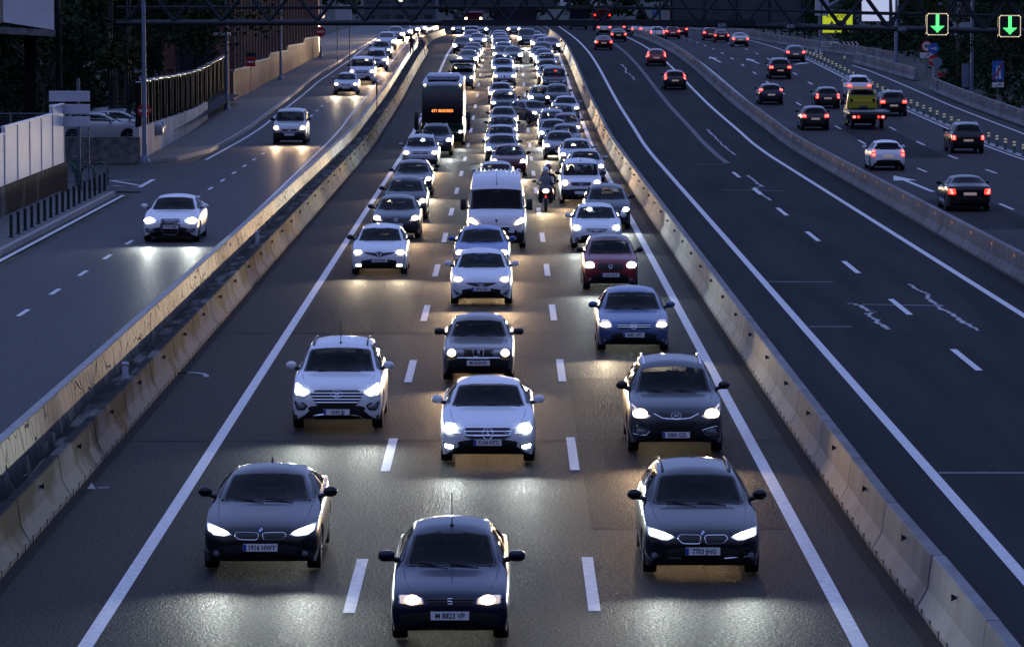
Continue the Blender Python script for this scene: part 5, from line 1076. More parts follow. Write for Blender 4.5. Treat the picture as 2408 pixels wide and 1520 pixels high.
# arched gateway and brick facade with pilasters
M['brick'] = mat('dark_red_brick', (.16, .075, .06), .85, noise=.35, nscale=3, bump=.3, bscale=14, stretch=(1, .4, 3)); M['plinthpink'] = concrete('pink_render', (.24, .165, .14), .55)
M['recess'] = mat('dark_recess', (.02, .014, .014), .9)
FX = linear([(262, -18.15), (300, -17.6), (345, -16.2), (380, -15.6)])
t = thing('brick_building', 'long dark brick facade with tall pointed bays over a pink plinth', 'building', (0, 0, 0)); BY0, BY1 = 266, 346
q = MB(); zz = lambda y: PZ(y) + LEFT_UP
for a in range(5):
    y0, y1 = BY0 + a * 16, BY0 + a * 16 + 15.98; q = MB(); q.add([(FX(y0), y0, zz(y0) - .3), (FX(y1), y1, zz(y1) - .3), (FX(y1), y1, zz(y0) + 2.05), (FX(y0), y0, zz(y0) + 2.05), (FX(y0) - 1.2, y0, zz(y0) - .3), (FX(y1) - 1.2, y1, zz(y1) - .3), (FX(y1) - 1.2, y1, zz(y0) + 2.05), (FX(y0) - 1.2, y0, zz(y0) + 2.05)], [(0, 1, 2, 3), (4, 7, 6, 5), (0, 3, 7, 4), (1, 5, 6, 2), (3, 2, 6, 7)]); q.obj('plinth', M['plinthpink'], t)
    q = MB(); q.add([(FX(y0) + .1, y0, zz(y0) + 2.05), (FX(y1) + .1, y1, zz(y0) + 2.05), (FX(y1) + .1, y1, zz(y0) + 2.2), (FX(y0) + .1, y0, zz(y0) + 2.2), (FX(y0) - .8, y0, zz(y0) + 2.05), (FX(y1) - .8, y1, zz(y0) + 2.05), (FX(y1) - .8, y1, zz(y0) + 2.2), (FX(y0) - .8, y0, zz(y0) + 2.2)], [(0, 1, 2, 3), (3, 2, 6, 7), (0, 3, 7, 4), (1, 5, 6, 2), (0, 4, 5, 1)]); q.obj('string_course', M['coping'], t)
    q = MB(); q.add([(FX(y0) - .35, y0, zz(y0) + 2.2), (FX(y1) - .35, y1, zz(y0) + 2.2), (FX(y1) - .35, y1, zz(y0) + 12), (FX(y0) - .35, y0, zz(y0) + 12), (FX(y0) - 9, y0, zz(y0) + 2.2), (FX(y1) - 9, y1, zz(y0) + 2.2), (FX(y1) - 9, y1, zz(y0) + 12), (FX(y0) - 9, y0, zz(y0) + 12)], [(0, 1, 2, 3), (4, 7, 6, 5), (0, 3, 7, 4), (1, 5, 6, 2), (3, 2, 6, 7)]); q.obj('wall', M['recess'], t)
    for i in range(6):
        y = y0 + .4 + i * 2.66; q = MB(); q.box((FX(y) - .12, y, zz(y0) + 4.9), (.42, .55, 5.4)); q.obj('pilaster', M['brick'], t); q = MB(); q.box((FX(y) + .11, y - .22, zz(y0) + 4.9), (.05, .07, 5.4)); q.obj('pilaster_edge', M['kerb'], t)
        yb = y + 1.33; q = MB(); zb2 = zz(y0) + 6.1; pts = [(yb - 1.33, zb2), (yb - 1.33, zb2 + 1.6), (yb + 1.33, zb2 + 1.6), (yb + 1.33, zb2), (yb + 1.0, zb2 + .05), (yb + .6, zb2 + .8), (yb, zb2 + 1.35), (yb - .6, zb2 + .8), (yb - 1.0, zb2 + .05)]
        q.prism(pts, -.12, .12, 'x'); q.v = [(v[0] + FX(yb) - .14, v[1], v[2]) for v in q.v]; q.obj('pointed_arch', M['brick'], t)
t = thing('arched_gateway', 'round brick arch gateway between the slatted fence and brick facade', 'gateway', (-19.6, 264.5, LEFT_UP + .5))
for x in (-2.6, .9): q = MB(); q.box((x, 0, 2.2), (.85, .8, 4.6)); q.obj('pier', M['brick'], t); q = MB(); q.bbox((x, 0, 4.6), (1.15, 1.1, .22), .04); q.obj('pier_cap', M['coping'], t)
q = MB(); n = 18; ro, ri = 2.2, 1.45; P = [(-.85 + ro * math.cos(math.pi * k / n), 4.7 + ro * math.sin(math.pi * k / n)) for k in range(n + 1)]; I = [(-.85 + ri * math.cos(math.pi * k / n), 4.7 + ri * math.sin(math.pi * k / n)) for k in range(n + 1)]
for k in range(n): q.prism([P[k], P[k + 1], I[k + 1], I[k]], -.35, .35)
q.obj('arch', M['brick'], t)
for x in (-1.7, -.1): q = MB(); q.box((x, .1, 2.0), (1.3, .06, 3.6)); q.obj('gate_leaf', M['steel_dk'], t)
# pale buildings behind
def building(label, x0, x1, y0, y1, z0, z1, m, win=0, roof='coping', lit=None, cols=4):
    t = thing('building', label, 'building', ((x0 + x1) / 2, y0, z0)); W = x1 - x0; q = MB(); q.box((0, (y1 - y0) / 2, (z1 - z0) / 2), (W, y1 - y0, z1 - z0)); q.obj('wall', m, t); q = MB(); q.box((0, (y1 - y0) / 2, z1 - z0 + .15), (W + .5, y1 - y0 + .5, .3)); q.obj('roof', M[roof], t)
    for r in range(win):
        for c in range(cols):
            x = -W / 2 + W * (c + .5) / cols; z = 1.4 + r * 3.0
            q = MB(); q.box((x, -.02, z), (W / cols * .5, .08, 1.3)); f = q.obj('window', M['steel_dk'], t); q = MB(); q.box((x, -.07, z), (W / cols * .42, .03, 1.15)); q.obj('pane', M['glass_win'] if not (lit and (r, c) in lit) else M['lit_win'], f)
    return t
M['glass_win'] = mat('window_pane', (.02, .025, .035), .1); M['lit_win'] = mat('lit_window', (.7, .7, .6), .4, emis=(1, .9, .65), estr=1.6); M['shop'] = mat('lit_shopfront', (.8, .8, .75), .3, emis=(.9, .9, .75), estr=.55)
building('plain pale block behind the arched gateway', -33, -20.5, 345, 360, 2.5, 14, M['white'], 2, cols=4)
building('grey building far beyond the side road with a flat roof', -20, -10, 560, 580, 3.5, 16, M['panel_back'], 3, lit={(1, 2)}, cols=5)
# upper left overhanging building
t = thing('building', 'white building with overhanging upper floor at the top left corner', 'building', (-21.9, 181, 0)); t.rotation_euler = (0, 0, R(8))
q = MB(); q.add([(-.72, 0, 7.45), (1.55, -.6, 7.10), (1.55, 8, 7.10), (-.72, 8, 7.45), (-.72, 0, 12.5), (1.55, -.6, 12.5), (1.55, 8, 12.5), (-.72, 8, 12.5)], [(0, 3, 2, 1), (4, 5, 6, 7), (0, 1, 5, 4), (1, 2, 6, 5), (2, 3, 7, 6), (3, 0, 4, 7)]); q.obj('wall', M['white'], t)
q = MB(); q.box((-2.0, 4, 10), (2.5, 8.1, 5.2)); q.obj('side_wall', mat('brown_render', (.30, .25, .22), .8, noise=.2), t)
q = MB(); q.add([(-3.6, -.15, 7.10), (1.6, -.75, 6.80), (1.6, 8, 6.80), (-3.6, 8, 7.10), (-3.6, -.15, 7.40), (1.6, -.75, 7.10), (1.6, 8, 7.10), (-3.6, 8, 7.40)], [(0, 3, 2, 1), (4, 5, 6, 7), (0, 1, 5, 4), (1, 2, 6, 5), (2, 3, 7, 6), (3, 0, 4, 7)]); q.obj('cornice', M['rubble'], t)
for x in (-3.2, .6): q = MB(); q.box((x, 6, 3.9), (.5, .5, 6.0)); q.obj('column', M['concrete_dk'], t)
# lit shopfront beyond the facade
t = thing('shopfront', 'glowing glass shopfront beyond the brick facade', 'shopfront', (-15.9, 350, zz(350)))
q = MB(); q.box((-.9, 3, 2.6), (.4, 6, 5.2)); q.obj('wall', M['brick'], t)
for i in range(4): q = MB(); q.box((-.66, .7 + i * 1.45, 1.7), (.05, 1.3, 2.9)); q.obj('shop_window', M['shop'], t)
q = MB(); q.box((-.5, 3, 3.4), (.5, 6, .3)); q.obj('fascia', M['steel_dk'], t)
t = thing('info_board', 'pale board with rows of writing above the distant left pavement', 'board', (at_d(808, 330), 330, 0)); z0, z1 = z_at(47, 330), z_at(12, 330); q = MB(); q.box((0, 0, (z0 + z1) / 2), (1.35, .06, z1 - z0)); q.obj('board_face', M['offwhite'], t)
for x in (-.5, .5): q = MB(); q.cyl((x, .06, zz(330)), (x, .06, z1), .04, 6); q.obj('post', M['steel'], t)
# ------------------------------------------------------------------ right side signs
def sign(name, label, px, py, up, d=None):
    if d is None: x, d, z = at(px, py, up)
    else: x = at_d(px, d); z = gz(x, d)
    return thing(name, label, 'road sign', (x, d, z)), x, d, z
t, x, d, z = sign('warning_board', 'yellow warning board reading ATENCION behind the gantry beam', 1967, 0, 0, 420)
zt, zb2 = z_at(31, d) - z, z_at(78, d) - z; W = 3.12; zc_ = (zt + zb2) / 2
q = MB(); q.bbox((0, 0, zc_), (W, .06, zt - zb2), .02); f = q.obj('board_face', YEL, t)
q = MB(); w2, h2 = W / 2 - .06, (zt - zb2) / 2 - .06; q.tube([(-w2, -.035, zc_ - h2), (w2, -.035, zc_ - h2), (w2, -.035, zc_ + h2), (-w2, -.035, zc_ + h2)], .02, 4, closed=True); q.obj('border', BLK, f)
text('board_lettering', 'ATENCIÓN', .46, mat('sign_brown_red', (.25, .03, .02), .5), f, (0, -.04, zt - .36), bold=.01)
q = MB(); q.prism([(-1.0, zc_ - .45), (-.20, zc_ - .45), (-.60, zc_ + .28)], -.05, -.035); q.obj('warning_triangle', RED, f); q = MB(); q.prism([(-.84, zc_ - .36), (-.36, zc_ - .36), (-.60, zc_ + .08)], -.06, -.05); q.obj('triangle_field', WHT, f)
q = MB(); q.tube([(-.60, -.065, zc_ - .30), (-.60, -.065, zc_ - .02)], .03, 4); q.tube([(-.74, -.065, zc_ - .2), (-.6, -.065, zc_ - .12)], .025, 4); q.obj('pictogram', BLK, f)
q = MB(); disc(q, (.55, -.045, zc_ - .1), .38, .02); q.obj('limit_ring', RED, f); q = MB(); disc(q, (.55, -.06, zc_ - .1), .29, .02); q.obj('limit_field', WHT, f); text('limit_number', '90', .36, BLK, f, (.55, -.075, zc_ - .1), bold=.012)
for xx in (-1, .7): q = MB(); q.cyl((xx, .08, 0), (xx, .08, zt), .05, 6); q.obj('post', M['steel'], t)
t, x, d, z = sign('exit_arrow_sign', 'white arrow shaped exit sign with four chevrons beyond the slip road', 1952, 0, 0, 388)
za, zb2 = z_at(98, d) - z, z_at(111, d) - z; sx = lambda p: at_d(p, d) - x
q = MB(); q.prism([(sx(1930), zb2), (sx(1968), zb2), (sx(1976), (za + zb2) / 2), (sx(1968), za), (sx(1930), za)], -.03, .03); f = q.obj('arrow_board', WHT, t)
text('sign_lettering', 'LAS ROZAS\nEL BARRIAL\nC. COMERCIALES', .15, BLK, f, (sx(1931.5), -.04, (za + zb2) / 2), align='LEFT', bold=.003)
for k in range(4):
    c = 1981 + k * 10; zm = (za + zb2) / 2; q = MB(); q.prism([(sx(c - 3), zb2), (sx(c + 1), zb2), (sx(c + 6), zm), (sx(c + 1), za), (sx(c - 3), za), (sx(c + 2), zm)], -.03, .03); q.obj('chevron', WHT, t)
q = MB(); q.box(((sx(1976) + sx(2016)) / 2, .05, (za + zb2) / 2), (sx(2016) - sx(1976), .03, za - zb2 + .1)); q.obj('chevron_backing', BLK, t)
for p in (1936, 1965, 1985, 2007): q = MB(); q.cyl((sx(p), .08, 0), (sx(p), .08, za), .035, 6); q.obj('post', M['steel'], t)
t, x, d, z = sign('diamond_sign', 'pale diamond shaped gore sign behind the first delineators', 1922, 0, 0, 378)
za, zb2 = z_at(114, d) - z, z_at(133, d) - z; r = (za - zb2) / 2; zm = (za + zb2) / 2
for s_ in (-1, 1): q = MB(); q.prism([(s_ * .06, zm - r), (s_ * r * 1.1, zm), (s_ * .06, zm + r)], -.03, .03); q.obj('diamond_half', WHT, t)
q = MB(); q.cyl((0, .05, 0), (0, .05, zm + r), .05, 6); q.obj('post', M['steel_dk'], t)
lamp_post(1926, 113, 0, 9.5, 'tall grey lamp post behind the yellow warning board', .16, d=412); lamp_post(2105, 160, 0, 9, 'tall grey lamp post behind the first slip road barrier', .16, d=336); lamp_post(2283, 228, 0, 9, 'tall grey lamp post behind the nearer slip road barrier', .15, d=298)
t = thing('equipment_box', 'two pale boxes high on the lamp post behind the yellow board', 'equipment box', (at_d(1930, 411), 411.0, z_at(18, 411)))
for s_ in (-.4, .35): q = MB(); q.bbox((s_, -.3, 0), (.6, .3, 1.7), .04); q.obj('box_body', M['offwhite'], t)
t, x, d, z = sign('speed_limit_sign', 'round 40 limit sign with an arrow plate under it at right', 2177, 0, 0, 330)
q = MB(); q.cyl((0, .05, 0), (0, .05, z_at(98, d) - z), .04, 6); q.obj('post', M['steel'], t)
zc_ = z_at(109.5, d) - z; q = MB(); disc(q, (0, 0, zc_), .47); q.obj('limit_ring', RED, t); q = MB(); disc(q, (0, -.015, zc_), .36, .02); f = q.obj('limit_field', WHT, t); text('limit_number', '40', .44, BLK, f, (0, -.03, zc_), bold=.015)
zc_ = z_at(130.5, d) - z; q = MB(); q.bbox((0, 0, zc_), (1.1, .04, .44), .01); f = q.obj('arrow_plate', WHT, t); q = MB(); q.tube([(-.18, -.03, zc_ - .12), (.14, -.03, zc_ + .1)], .025, 4); q.prism([(.05, zc_ + .13), (.22, zc_ + .16), (.17, zc_ - .01)], -.04, -.025); q.obj('arrow_symbol', BLK, f)
t, x, d, z = sign('blue_arrow_sign', 'round blue sign with white right arrow above a stop sign', 2193, 0, 0, 305)
q = MB(); q.cyl((0, .05, 0), (0, .05, z_at(105, d) - z), .045, 6); q.obj('post', M['offwhite'], t); zc_ = z_at(114.5, d) - z; q = MB(); disc(q, (0, 0, zc_), .42); f = q.obj('sign_face', BLU, t)
q = MB(); q.box((-.06, -.02, zc_), (.34, .02, .09)); q.prism([(.08, zc_ - .15), (.30, zc_), (.08, zc_ + .15)], -.03, -.01); q.obj('arrow_symbol', WHT, f)
zc_ = z_at(142.5, d) - z; q = MB(); q.lathe([(-.01, .44), (.01, .44)], (0, .0, zc_), 'y', 8); f = q.obj('stop_face', RED, t); text('stop_lettering', 'STOP', .26, WHT, f, (-.05, -.02, zc_), bold=.008)
t, x, d, z = sign('round_sign', 'grey back of a round sign just right of the stop sign', 2202, 0, 0, 301); q = MB(); q.cyl((0, .05, 0), (0, .05, z_at(140, d) - z), .04, 6); q.obj('post', M['steel'], t); q = MB(); disc(q, (0, 0, z_at(147, d) - z), .36); q.obj('sign_back', M['pole'], t)
t, x, d, z = sign('motorway_end_sign', 'blue motorway sign with red slash and an arrow plate, far right', 2345, 0, 0, 272)
za, zb2 = z_at(144, d) - z, z_at(190, d) - z; q = MB(); q.bbox((0, 0, (za + zb2) / 2), (.80, .04, za - zb2), .012); f = q.obj('sign_face', BLU, t)
q = MB(); zm = (za + zb2) / 2; q.prism([(-.20, zb2 + .12), (-.06, zb2 + .12), (-.04, za - .3), (-.10, za - .3)], -.03, -.02); q.prism([(.04, zb2 + .12), (.22, zb2 + .12), (.12, za - .3), (.04, za - .3)], -.03, -.02); q.obj('motorway_symbol', WHT, f)
q = MB(); q.prism([(-.40, zb2 + .05), (-.30, zb2 + .02), (.40, za - .12), (.34, za - .02)], -.045, -.032); q.obj('red_slash', RED, f)
zc_ = z_at(200, d) - z; q = MB(); q.bbox((0, 0, zc_), (.78, .04, .34), .02); f = q.obj('arrow_plate', WHT, t); q = MB(); q.tube([(-.16, -.03, zc_ - .08), (.12, -.03, zc_ + .07)], .022, 4); q.prism([(.04, zc_ + .1), (.2, zc_ + .13), (.15, zc_ - .03)], -.04, -.025); q.obj('arrow_symbol', BLK, f)
q = MB(); q.cyl((0, .05, 0), (0, .05, za), .04, 6); q.obj('post', M['steel'], t)
# small blue plate sign between the carriageways
t = thing('small_blue_sign', 'small square blue sign on a dark post between the carriageways', 'road sign', (16.1, 440, PZ(440))); x = 16.1; q = MB(); q.cyl((0, .05, 0), (0, .05, 3.4), .035, 6); q.obj('post', M['steel_dk'], t); q = MB(); q.bbox((0, 0, 3.1), (.75, .04, .75), .02); f = q.obj('sign_face', BLU, t); q = MB(); q.prism([(-.18, 2.85), (-.05, 2.85), (-.02, 3.35), (-.06, 3.35)], -.03, -.02); q.prism([(.18, 2.85), (.05, 2.85), (.02, 3.35), (.06, 3.35)], -.03, -.02); q.obj('road_symbol', WHT, f)
# lit billboard and other boards on the right
t = thing('billboard', 'bright lit white billboard seen through bare branches', 'billboard', (at_d(2066, 450), 450, PZ(450) + 1)); zt, zb2 = 8.5, z_at(51, 450) - PZ(450) - 1
q = MB(); q.box((0, 0, (zt + zb2) / 2), (4.1, .12, zt - zb2)); q.obj('lit_face', mat('lit_billboard_face', (.7, .72, .8), .5, emis=(.66, .74, 1), estr=.85), t); q = MB(); q.tube([(-2.08, -.08, zb2), (2.08, -.08, zb2), (2.08, -.08, zt), (-2.08, -.08, zt)], .09, 4, closed=True); q.obj('frame', M['steel_dk'], t)
for x in (-.9, .3): q = MB(); q.box((x, .2, zb2 / 2), (.3, .3, zb2)); q.obj('leg', M['steel_dk'], t)
t = thing('hoarding', 'pale blue white hoarding standing beyond the right slope, with dark marks', 'hoarding', (at_d(2258, 400), 400, gz(44.8, 400))); z = gz(44.8, 400)
for a, b in ((53, 67), (80, 106)): q = MB(); q.box((0, 0, (z_at(a, 400) + z_at(b, 400)) / 2 - z), (1.75, .06, z_at(a, 400) - z_at(b, 400))); q.obj('board_face', M['offwhite'], t)
for x in (-.8, .8): q = MB(); q.cyl((x, .06, 0), (x, .06, z_at(50, 400) - z), .05, 6); q.obj('post', M['steel'], t)
t = thing('striped_wall', 'low wall with red and white bands on brick at the right slope', 'wall', (at_d(2241, 325), 325, gz(35.5, 325))); z = gz(35.5, 325)
for a, b, mm in ((170, 181, RED), (181, 190, WHT), (190, 206, M['brick'])): q = MB(); q.box((0, .1, (z_at(a, 325) + z_at(b, 325)) / 2 - z), (2.5, .2, z_at(a, 325) - z_at(b, 325) - .004)); q.obj('band', mm, t)
t = thing('notice_panel', 'narrow upright pale notice panel before the right lamp post', 'panel', (at_d(2268, 300), 300, gz(34, 300))); z = gz(34, 300); q = MB(); q.box((0, 0, (z_at(150, 300) + z_at(205, 300)) / 2 - z), (.5, .06, z_at(150, 300) - z_at(205, 300))); q.obj('panel_face', M['pole'], t); q = MB(); q.cyl((0, .06, 0), (0, .06, z_at(150, 300) - z), .05, 6); q.obj('post', M['steel'], t)
house = thing('house', 'pale gabled house behind the lit billboard', 'house', (at_d(2035, 480), 480, PZ(480) + 1.0)); q = MB(); q.box((0, 5, 1.2), (9, 10, 3)); q.obj('wall', M['offwhite'], house); q = MB(); q.prism([(-4.8, 2.5), (4.8, 2.5), (0, 5.2)], -.3, 10.3); q.obj('roof', mat('slate_roof', (.10, .11, .14), .7, noise=.2), house); q = MB(); q.box((-2, -.02, 1.2), (1.2, .06, 1.0)); q.obj('window', M['glass_win'], house)
building('white block lit between the gantry panels in the far middle', 10, 17.5, 760, 775, 3, 9.5, M['white'], 2, cols=4); building('low grey warehouse at the far end of the roads', -8, 4, 720, 735, 3, 8, M['panel_back'], 1, lit={(0, 1), (0, 3)}, cols=6)
building('long pale block on the far right hillside', 56, 72, 520, 535, 7, 14, M['offwhite'], 2, cols=6); building('beige flats on the far left skyline', -48, -36, 480, 495, 4, 18, M['plinthpink'], 4, lit={(2, 1), (1, 3)}, cols=5)
# ------------------------------------------------------------------ trees
M['leaf'] = mat('foliage', (.04, .06, .025), .85, noise=.5, nscale=1.5, spec=0); M['leaf2'] = mat('foliage_dark', (.028, .042, .024), .85, noise=.5, nscale=1.2, spec=0); M['bark'] = mat('bark', (.09, .075, .06), .9, noise=.3, nscale=8, bump=.5, bscale=20)
def tree_proto(kind, seed):
    rnd = random.Random(seed); t = thing('tree', '', 'tree'); h = {'broad': 9, 'tall': 13, 'bush': 3.2, 'bare': 9, 'cypress': 10}[kind]; q = MB()
    th = h * (.42 if kind not in ('bush', 'bare', 'cypress') else .12 if kind != 'bare' else .5); q.tube([(0, 0, 0), (.1, 0, th * .5), (0, .1, th)], [.22 if kind != 'bush' else .06, .17 if kind != 'bush' else .05, .12 if kind != 'bush' else .03], 8)
    tips = []
    nb = {'broad': 9, 'tall': 10, 'bush': 6, 'bare': 16, 'cypress': 4}[kind]
    for i in range(nb):
        a = rnd.uniform(0, 6.28); r = h * rnd.uniform(.12, .3) * (.4 if kind == 'cypress' else 1); z = th + (h - th) * rnd.uniform(.15, .8); p = Vector((r * math.cos(a), r * math.sin(a), z)); tips.append(p); m_ = Vector((p.x * .4, p.y * .4, th + (z - th) * .5)); q.tube([(0, .08, th * .9), m_, p], [.09, .06, .02] if kind != 'bush' else [.03, .02, .01], 5)
        if kind == 'bare':
            for k in range(6):
                e = p + Vector((rnd.uniform(-1.2, 1.2), rnd.uniform(-1.2, 1.2), rnd.uniform(.2, 2.0))); q.tube([m_ + (p - m_) * rnd.random(), e], [.03, .008], 4); q.tube([e, e + Vector((rnd.uniform(-.6, .6), rnd.uniform(-.6, .6), rnd.uniform(.1, .9)))], [.012, .004], 3)
    q.obj('trunk', M['bark'], t, 60)
    if kind == 'bare': return t
    q = MB(); blobs = []
    for i in range({'broad': 22, 'tall': 26, 'bush': 10, 'cypress': 16}[kind]):
        if kind == 'cypress': z = h * (i + .7) / 17; c = Vector((rnd.uniform(-.2, .2), rnd.uniform(-.2, .2), z)); rr = .75 * (1 - (z / h) ** 2) + .25
        else:
            p = rnd.choice(tips); c = p + Vector((rnd.gauss(0, h * .10), rnd.gauss(0, h * .10), rnd.gauss(0, h * .07))); rr = h * rnd.uniform(.07, .15)
        blobs.append((c, rr))
    nl = {'broad': 3200, 'tall': 3800, 'bush': 900, 'cypress': 1600}[kind]; s0 = {'broad': .17, 'tall': .18, 'bush': .09, 'cypress': .12}[kind]
    for i in range(nl):
        c, rr = rnd.choice(blobs); v = Vector((rnd.gauss(0, 1), rnd.gauss(0, 1), rnd.gauss(0, 1))).normalized() * rr * rnd.random() ** .35; p = c + v; 
        if p.z < .1: p.z = .1 + rnd.random() * .3
        u = Vector((rnd.gauss(0, 1), rnd.gauss(0, 1), rnd.gauss(0, .7))).normalized(); w = u.cross(Vector((rnd.gauss(0, 1), rnd.gauss(0, 1), rnd.gauss(0, 1)))).normalized(); s = s0 * rnd.uniform(.6, 1.4)
        q.add([p - u * s, p - w * s * .55, p + u * s, p + w * s * .55], [(0, 1, 2, 3)])
    q.obj('crown', M['leaf'] if seed % 2 else M['leaf2'], t, fix=False); return t
TP = {}
def tree(kind, seed, x, y, sc, label, group, z=None):
    k = (kind, seed)
    if k not in TP: t = tree_proto(kind, seed); TP[k] = tree_of(t); new = t
    else: new = copy_tree(TP[k])
    new.location = (x, y, gz(x, y) if z is None else z); new.scale = (sc, sc, sc); new.rotation_euler = (0, 0, random.uniform(0, 6.28)); new['label'] = label; new['group'] = group; return new
rt = random.Random(3)
GL, GR, GF = 'dark trees behind the left fence', 'dark trees on the right slope', 'trees at the far end of the roads'
for i, (x, y, s, k) in enumerate([(-22.5, 200, 1.0, 'broad'), (-20.8, 214, 1.0, 'tall'), (-24, 210, 1.1, 'tall'), (-26, 222, 1.2, 'broad'), (-21.5, 228, .95, 'tall'), (-23, 240, 1.1, 'tall'), (-20.5, 250, .9, 'tall'), (-25, 256, 1.2, 'broad'), (-28, 238, 1.2, 'tall'), (-21.8, 268, 1.0, 'broad'), (-30, 262, 1.2, 'tall'), (-27.5, 205.5, .9, 'tall'), (-28, 199, 1.0, 'tall'), (-29.5, 212, 1.1, 'broad'), (-27, 280, 1.2, 'tall'), (-33, 290, 1.3, 'broad'), (-22, 192.5, .9, 'broad')]):
    tree(k, 1 + i % 3, x, y, s, 'dense dark tree behind the slatted fence on the left', GL)
t = thing('concrete_pole', 'thick weathered grey pole standing beside the overhanging white building', 'pole', (at_d(138, 184), 184, LEFT_UP)); q = MB(); q.tube([(0, 0, 0), (.03, 0, 4), (0, 0, 9.5)], [.17, .15, .13], 10); q.obj('shaft', M['concrete_dk'], t, 60); q = MB(); q.lathe([(0, .3), (.12, .3), (.2, .2)], axis='z', n=10); q.obj('base', M['concrete_dk'], t, 40)
rr_ = random.Random(11)
for i in range(46):
    y = 215 + i * 6.1; x = 35.5 + rr_.uniform(0, 5) + (2.5 if y > 320 else 0) + (0 if i % 2 else 6); k = ('broad', 'tall', 'bush')[i % 3] if i % 4 else 'broad'
    if 405 < y and x < 46 and y < 460: x += 10
    if (.080 < x / y < .100 or .106 < x / y < .118) and y < 450: continue
    tree(k, 1 + (i * 7) % 3, x, y, rr_.uniform(.45, .75) if k != 'bush' else rr_.uniform(.8, 1.2), 'dark leafy tree or shrub on the slope behind the right barriers', GR)
for i in range(12):
    y = 228 + i * 9; tree('bush', 1 + i % 3, 34.3 + rr_.uniform(0, 1.2) + (1 if y > 300 else 0), y, rr_.uniform(.35, .6), 'low bush at the foot of the slope behind the right barriers', 'low bushes behind the right barriers')
tree('bare', 5, at_d(2092, 440), 440, 1.15, 'bare branched tree in front of the lit billboard', 'bare trees at right'); tree('bare', 7, at_d(2250, 345), 345, .8, 'bare tree beside the striped wall on the right slope', 'bare trees at right')
for i in range(34):
    x = -60 + i * 4.6 + rt.uniform(-2, 2); y = 600 + rt.uniform(0, 130)
    if -8 < x < 20: y = 800 + rt.uniform(0, 60)
    tree(('broad', 'tall')[i % 2], 1 + i % 3, x, y, rt.uniform(.7, 1.2), 'distant dark tree closing the view beyond the roads', GF)
for i in range(9):
    tree(('broad', 'tall')[i % 2], 1 + i % 3, 30.5 + i * 1.9 + rt.uniform(-.5, .5), 480 + rt.uniform(-15, 30), rt.uniform(.5, .8), 'dark tree behind the yellow warning board', 'trees behind the warning board')

def shrubs(name, label, x0, x1, y0, y1, h, n, seed, s0=.17):
    r = random.Random(seed); bl = []
    for i in range(int((y1 - y0) * 1.6)):
        y = r.uniform(y0, y1); x = (x0(y) if callable(x0) else x0) + r.random() ** 1.4 * (x1 - (x0(y) if callable(x0) else x0)); bl.append((x, y, r.uniform(.6, 1.0) * h * (.35 if (.084 < x / y < .097 or .108 < x / y < .117) and y < 450 else 1) * (.45 + .55 * math.sin(y * .13 + x)**2), r.uniform(.8, 1.8)))
    q = MB()
    for i in range(n):
        x, y, hh, w = r.choice(bl); a = r.uniform(0, 6.28); k = r.random() ** .5; z = r.random() ** .75 * hh; w2 = w * (1 - .6 * (z / hh) ** 2) * k; p = Vector((x + w2 * math.cos(a), y + w2 * math.sin(a), gz(x, y) + z))
        u = Vector((r.gauss(0, 1), r.gauss(0, 1), r.gauss(0, .7))).normalized(); v = u.cross(Vector((r.gauss(0, 1), r.gauss(0, 1), r.gauss(0, 1)))).normalized(); s_ = s0 * r.uniform(.6, 1.5); q.add([p - u * s_, p - v * s_ * .6, p + u * s_, p + v * s_ * .6], [(0, 1, 2, 3)])
    o = q.obj(name, M['leaf2'], fix=False); o['kind'] = 'stuff'; o['label'] = label; return o
shrubs('shrubbery', 'dense dark shrubs covering the slope behind the right barriers', (lambda y: 34.2 if y < 325 else 36.5), 44, 205, 400, 4.2, 26000, 1)
shrubs('shrubbery', 'dark undergrowth along the far outer edge of the right carriageway', 34.5, 60, 395, 620, 4.5, 16000, 2, .24)
shrubs('shrubbery', 'dark undergrowth filling the lot behind the slatted fence', -34, -22, 190, 262, 5.0, 14000, 3)
shrubs('shrubbery', 'low dark growth on the hills at the far end of the roads', -70, 90, 640, 900, 6, 16000, 4, .55)
# ------------------------------------------------------------------ placing vehicles
CP = {}
def set_paint(t, F):
    pm = paint(F['paint']); 
    for o in kids(t):
        b = o.name.split('.')[0]
        if b == 'body':
            o.material_slots[0].link = 'OBJECT'; o.material_slots[0].material = pm
        elif b == 'wing_mirror' and not F.get('mblack') and F.get('_kind') not in ('van', 'cab', 'coach'): o.material_slots[0].link = 'OBJECT'; o.material_slots[0].material = pm
        elif b == 'headlight' and not F.get('off'):
            o.material_slots[1].link = 'OBJECT'; o.material_slots[1].material = M['glow_' + F['lamp']] if not F.get('noglow') else M['lens']
            for l in kids(o): l.material_slots[0].link = 'OBJECT'; l.material_slots[0].material = M['lamp_' + F['lamp']]
KT = {}
def kids(t): return KT.get(t.name, [])
def reg(t, tr=None):
    KT[t.name] = [c[0] for c in tr[1]]
    for c in tr[1]: reg(c[0], c)
def copy_reg(tr, parent=None):
    c = tr[0].copy(); SC.collection.objects.link(c)
    if parent: c.parent = parent
    ch = [copy_reg(k, c) for k in tr[1]]; KT[c.name] = [k[0] for k in ch]; return (c, ch)
SHP = {}
def get_vehicle(style, F, lod):
    cachekey = (style, lod)
    if F.get('txt') or F.get('unique') or cachekey not in CP:
        t, s, b = build(F['_kind'], F, F['_kind'] if F['_kind'] in ('coach',) else 'car', lod); tr = tree_of(t); reg(t, tr); SHP[cachekey] = s
        if not F.get('txt') and not F.get('unique'): CP[cachekey] = tr
        return t, s
    tr = copy_reg(CP[cachekey]); return tr[0], SHP[cachekey]
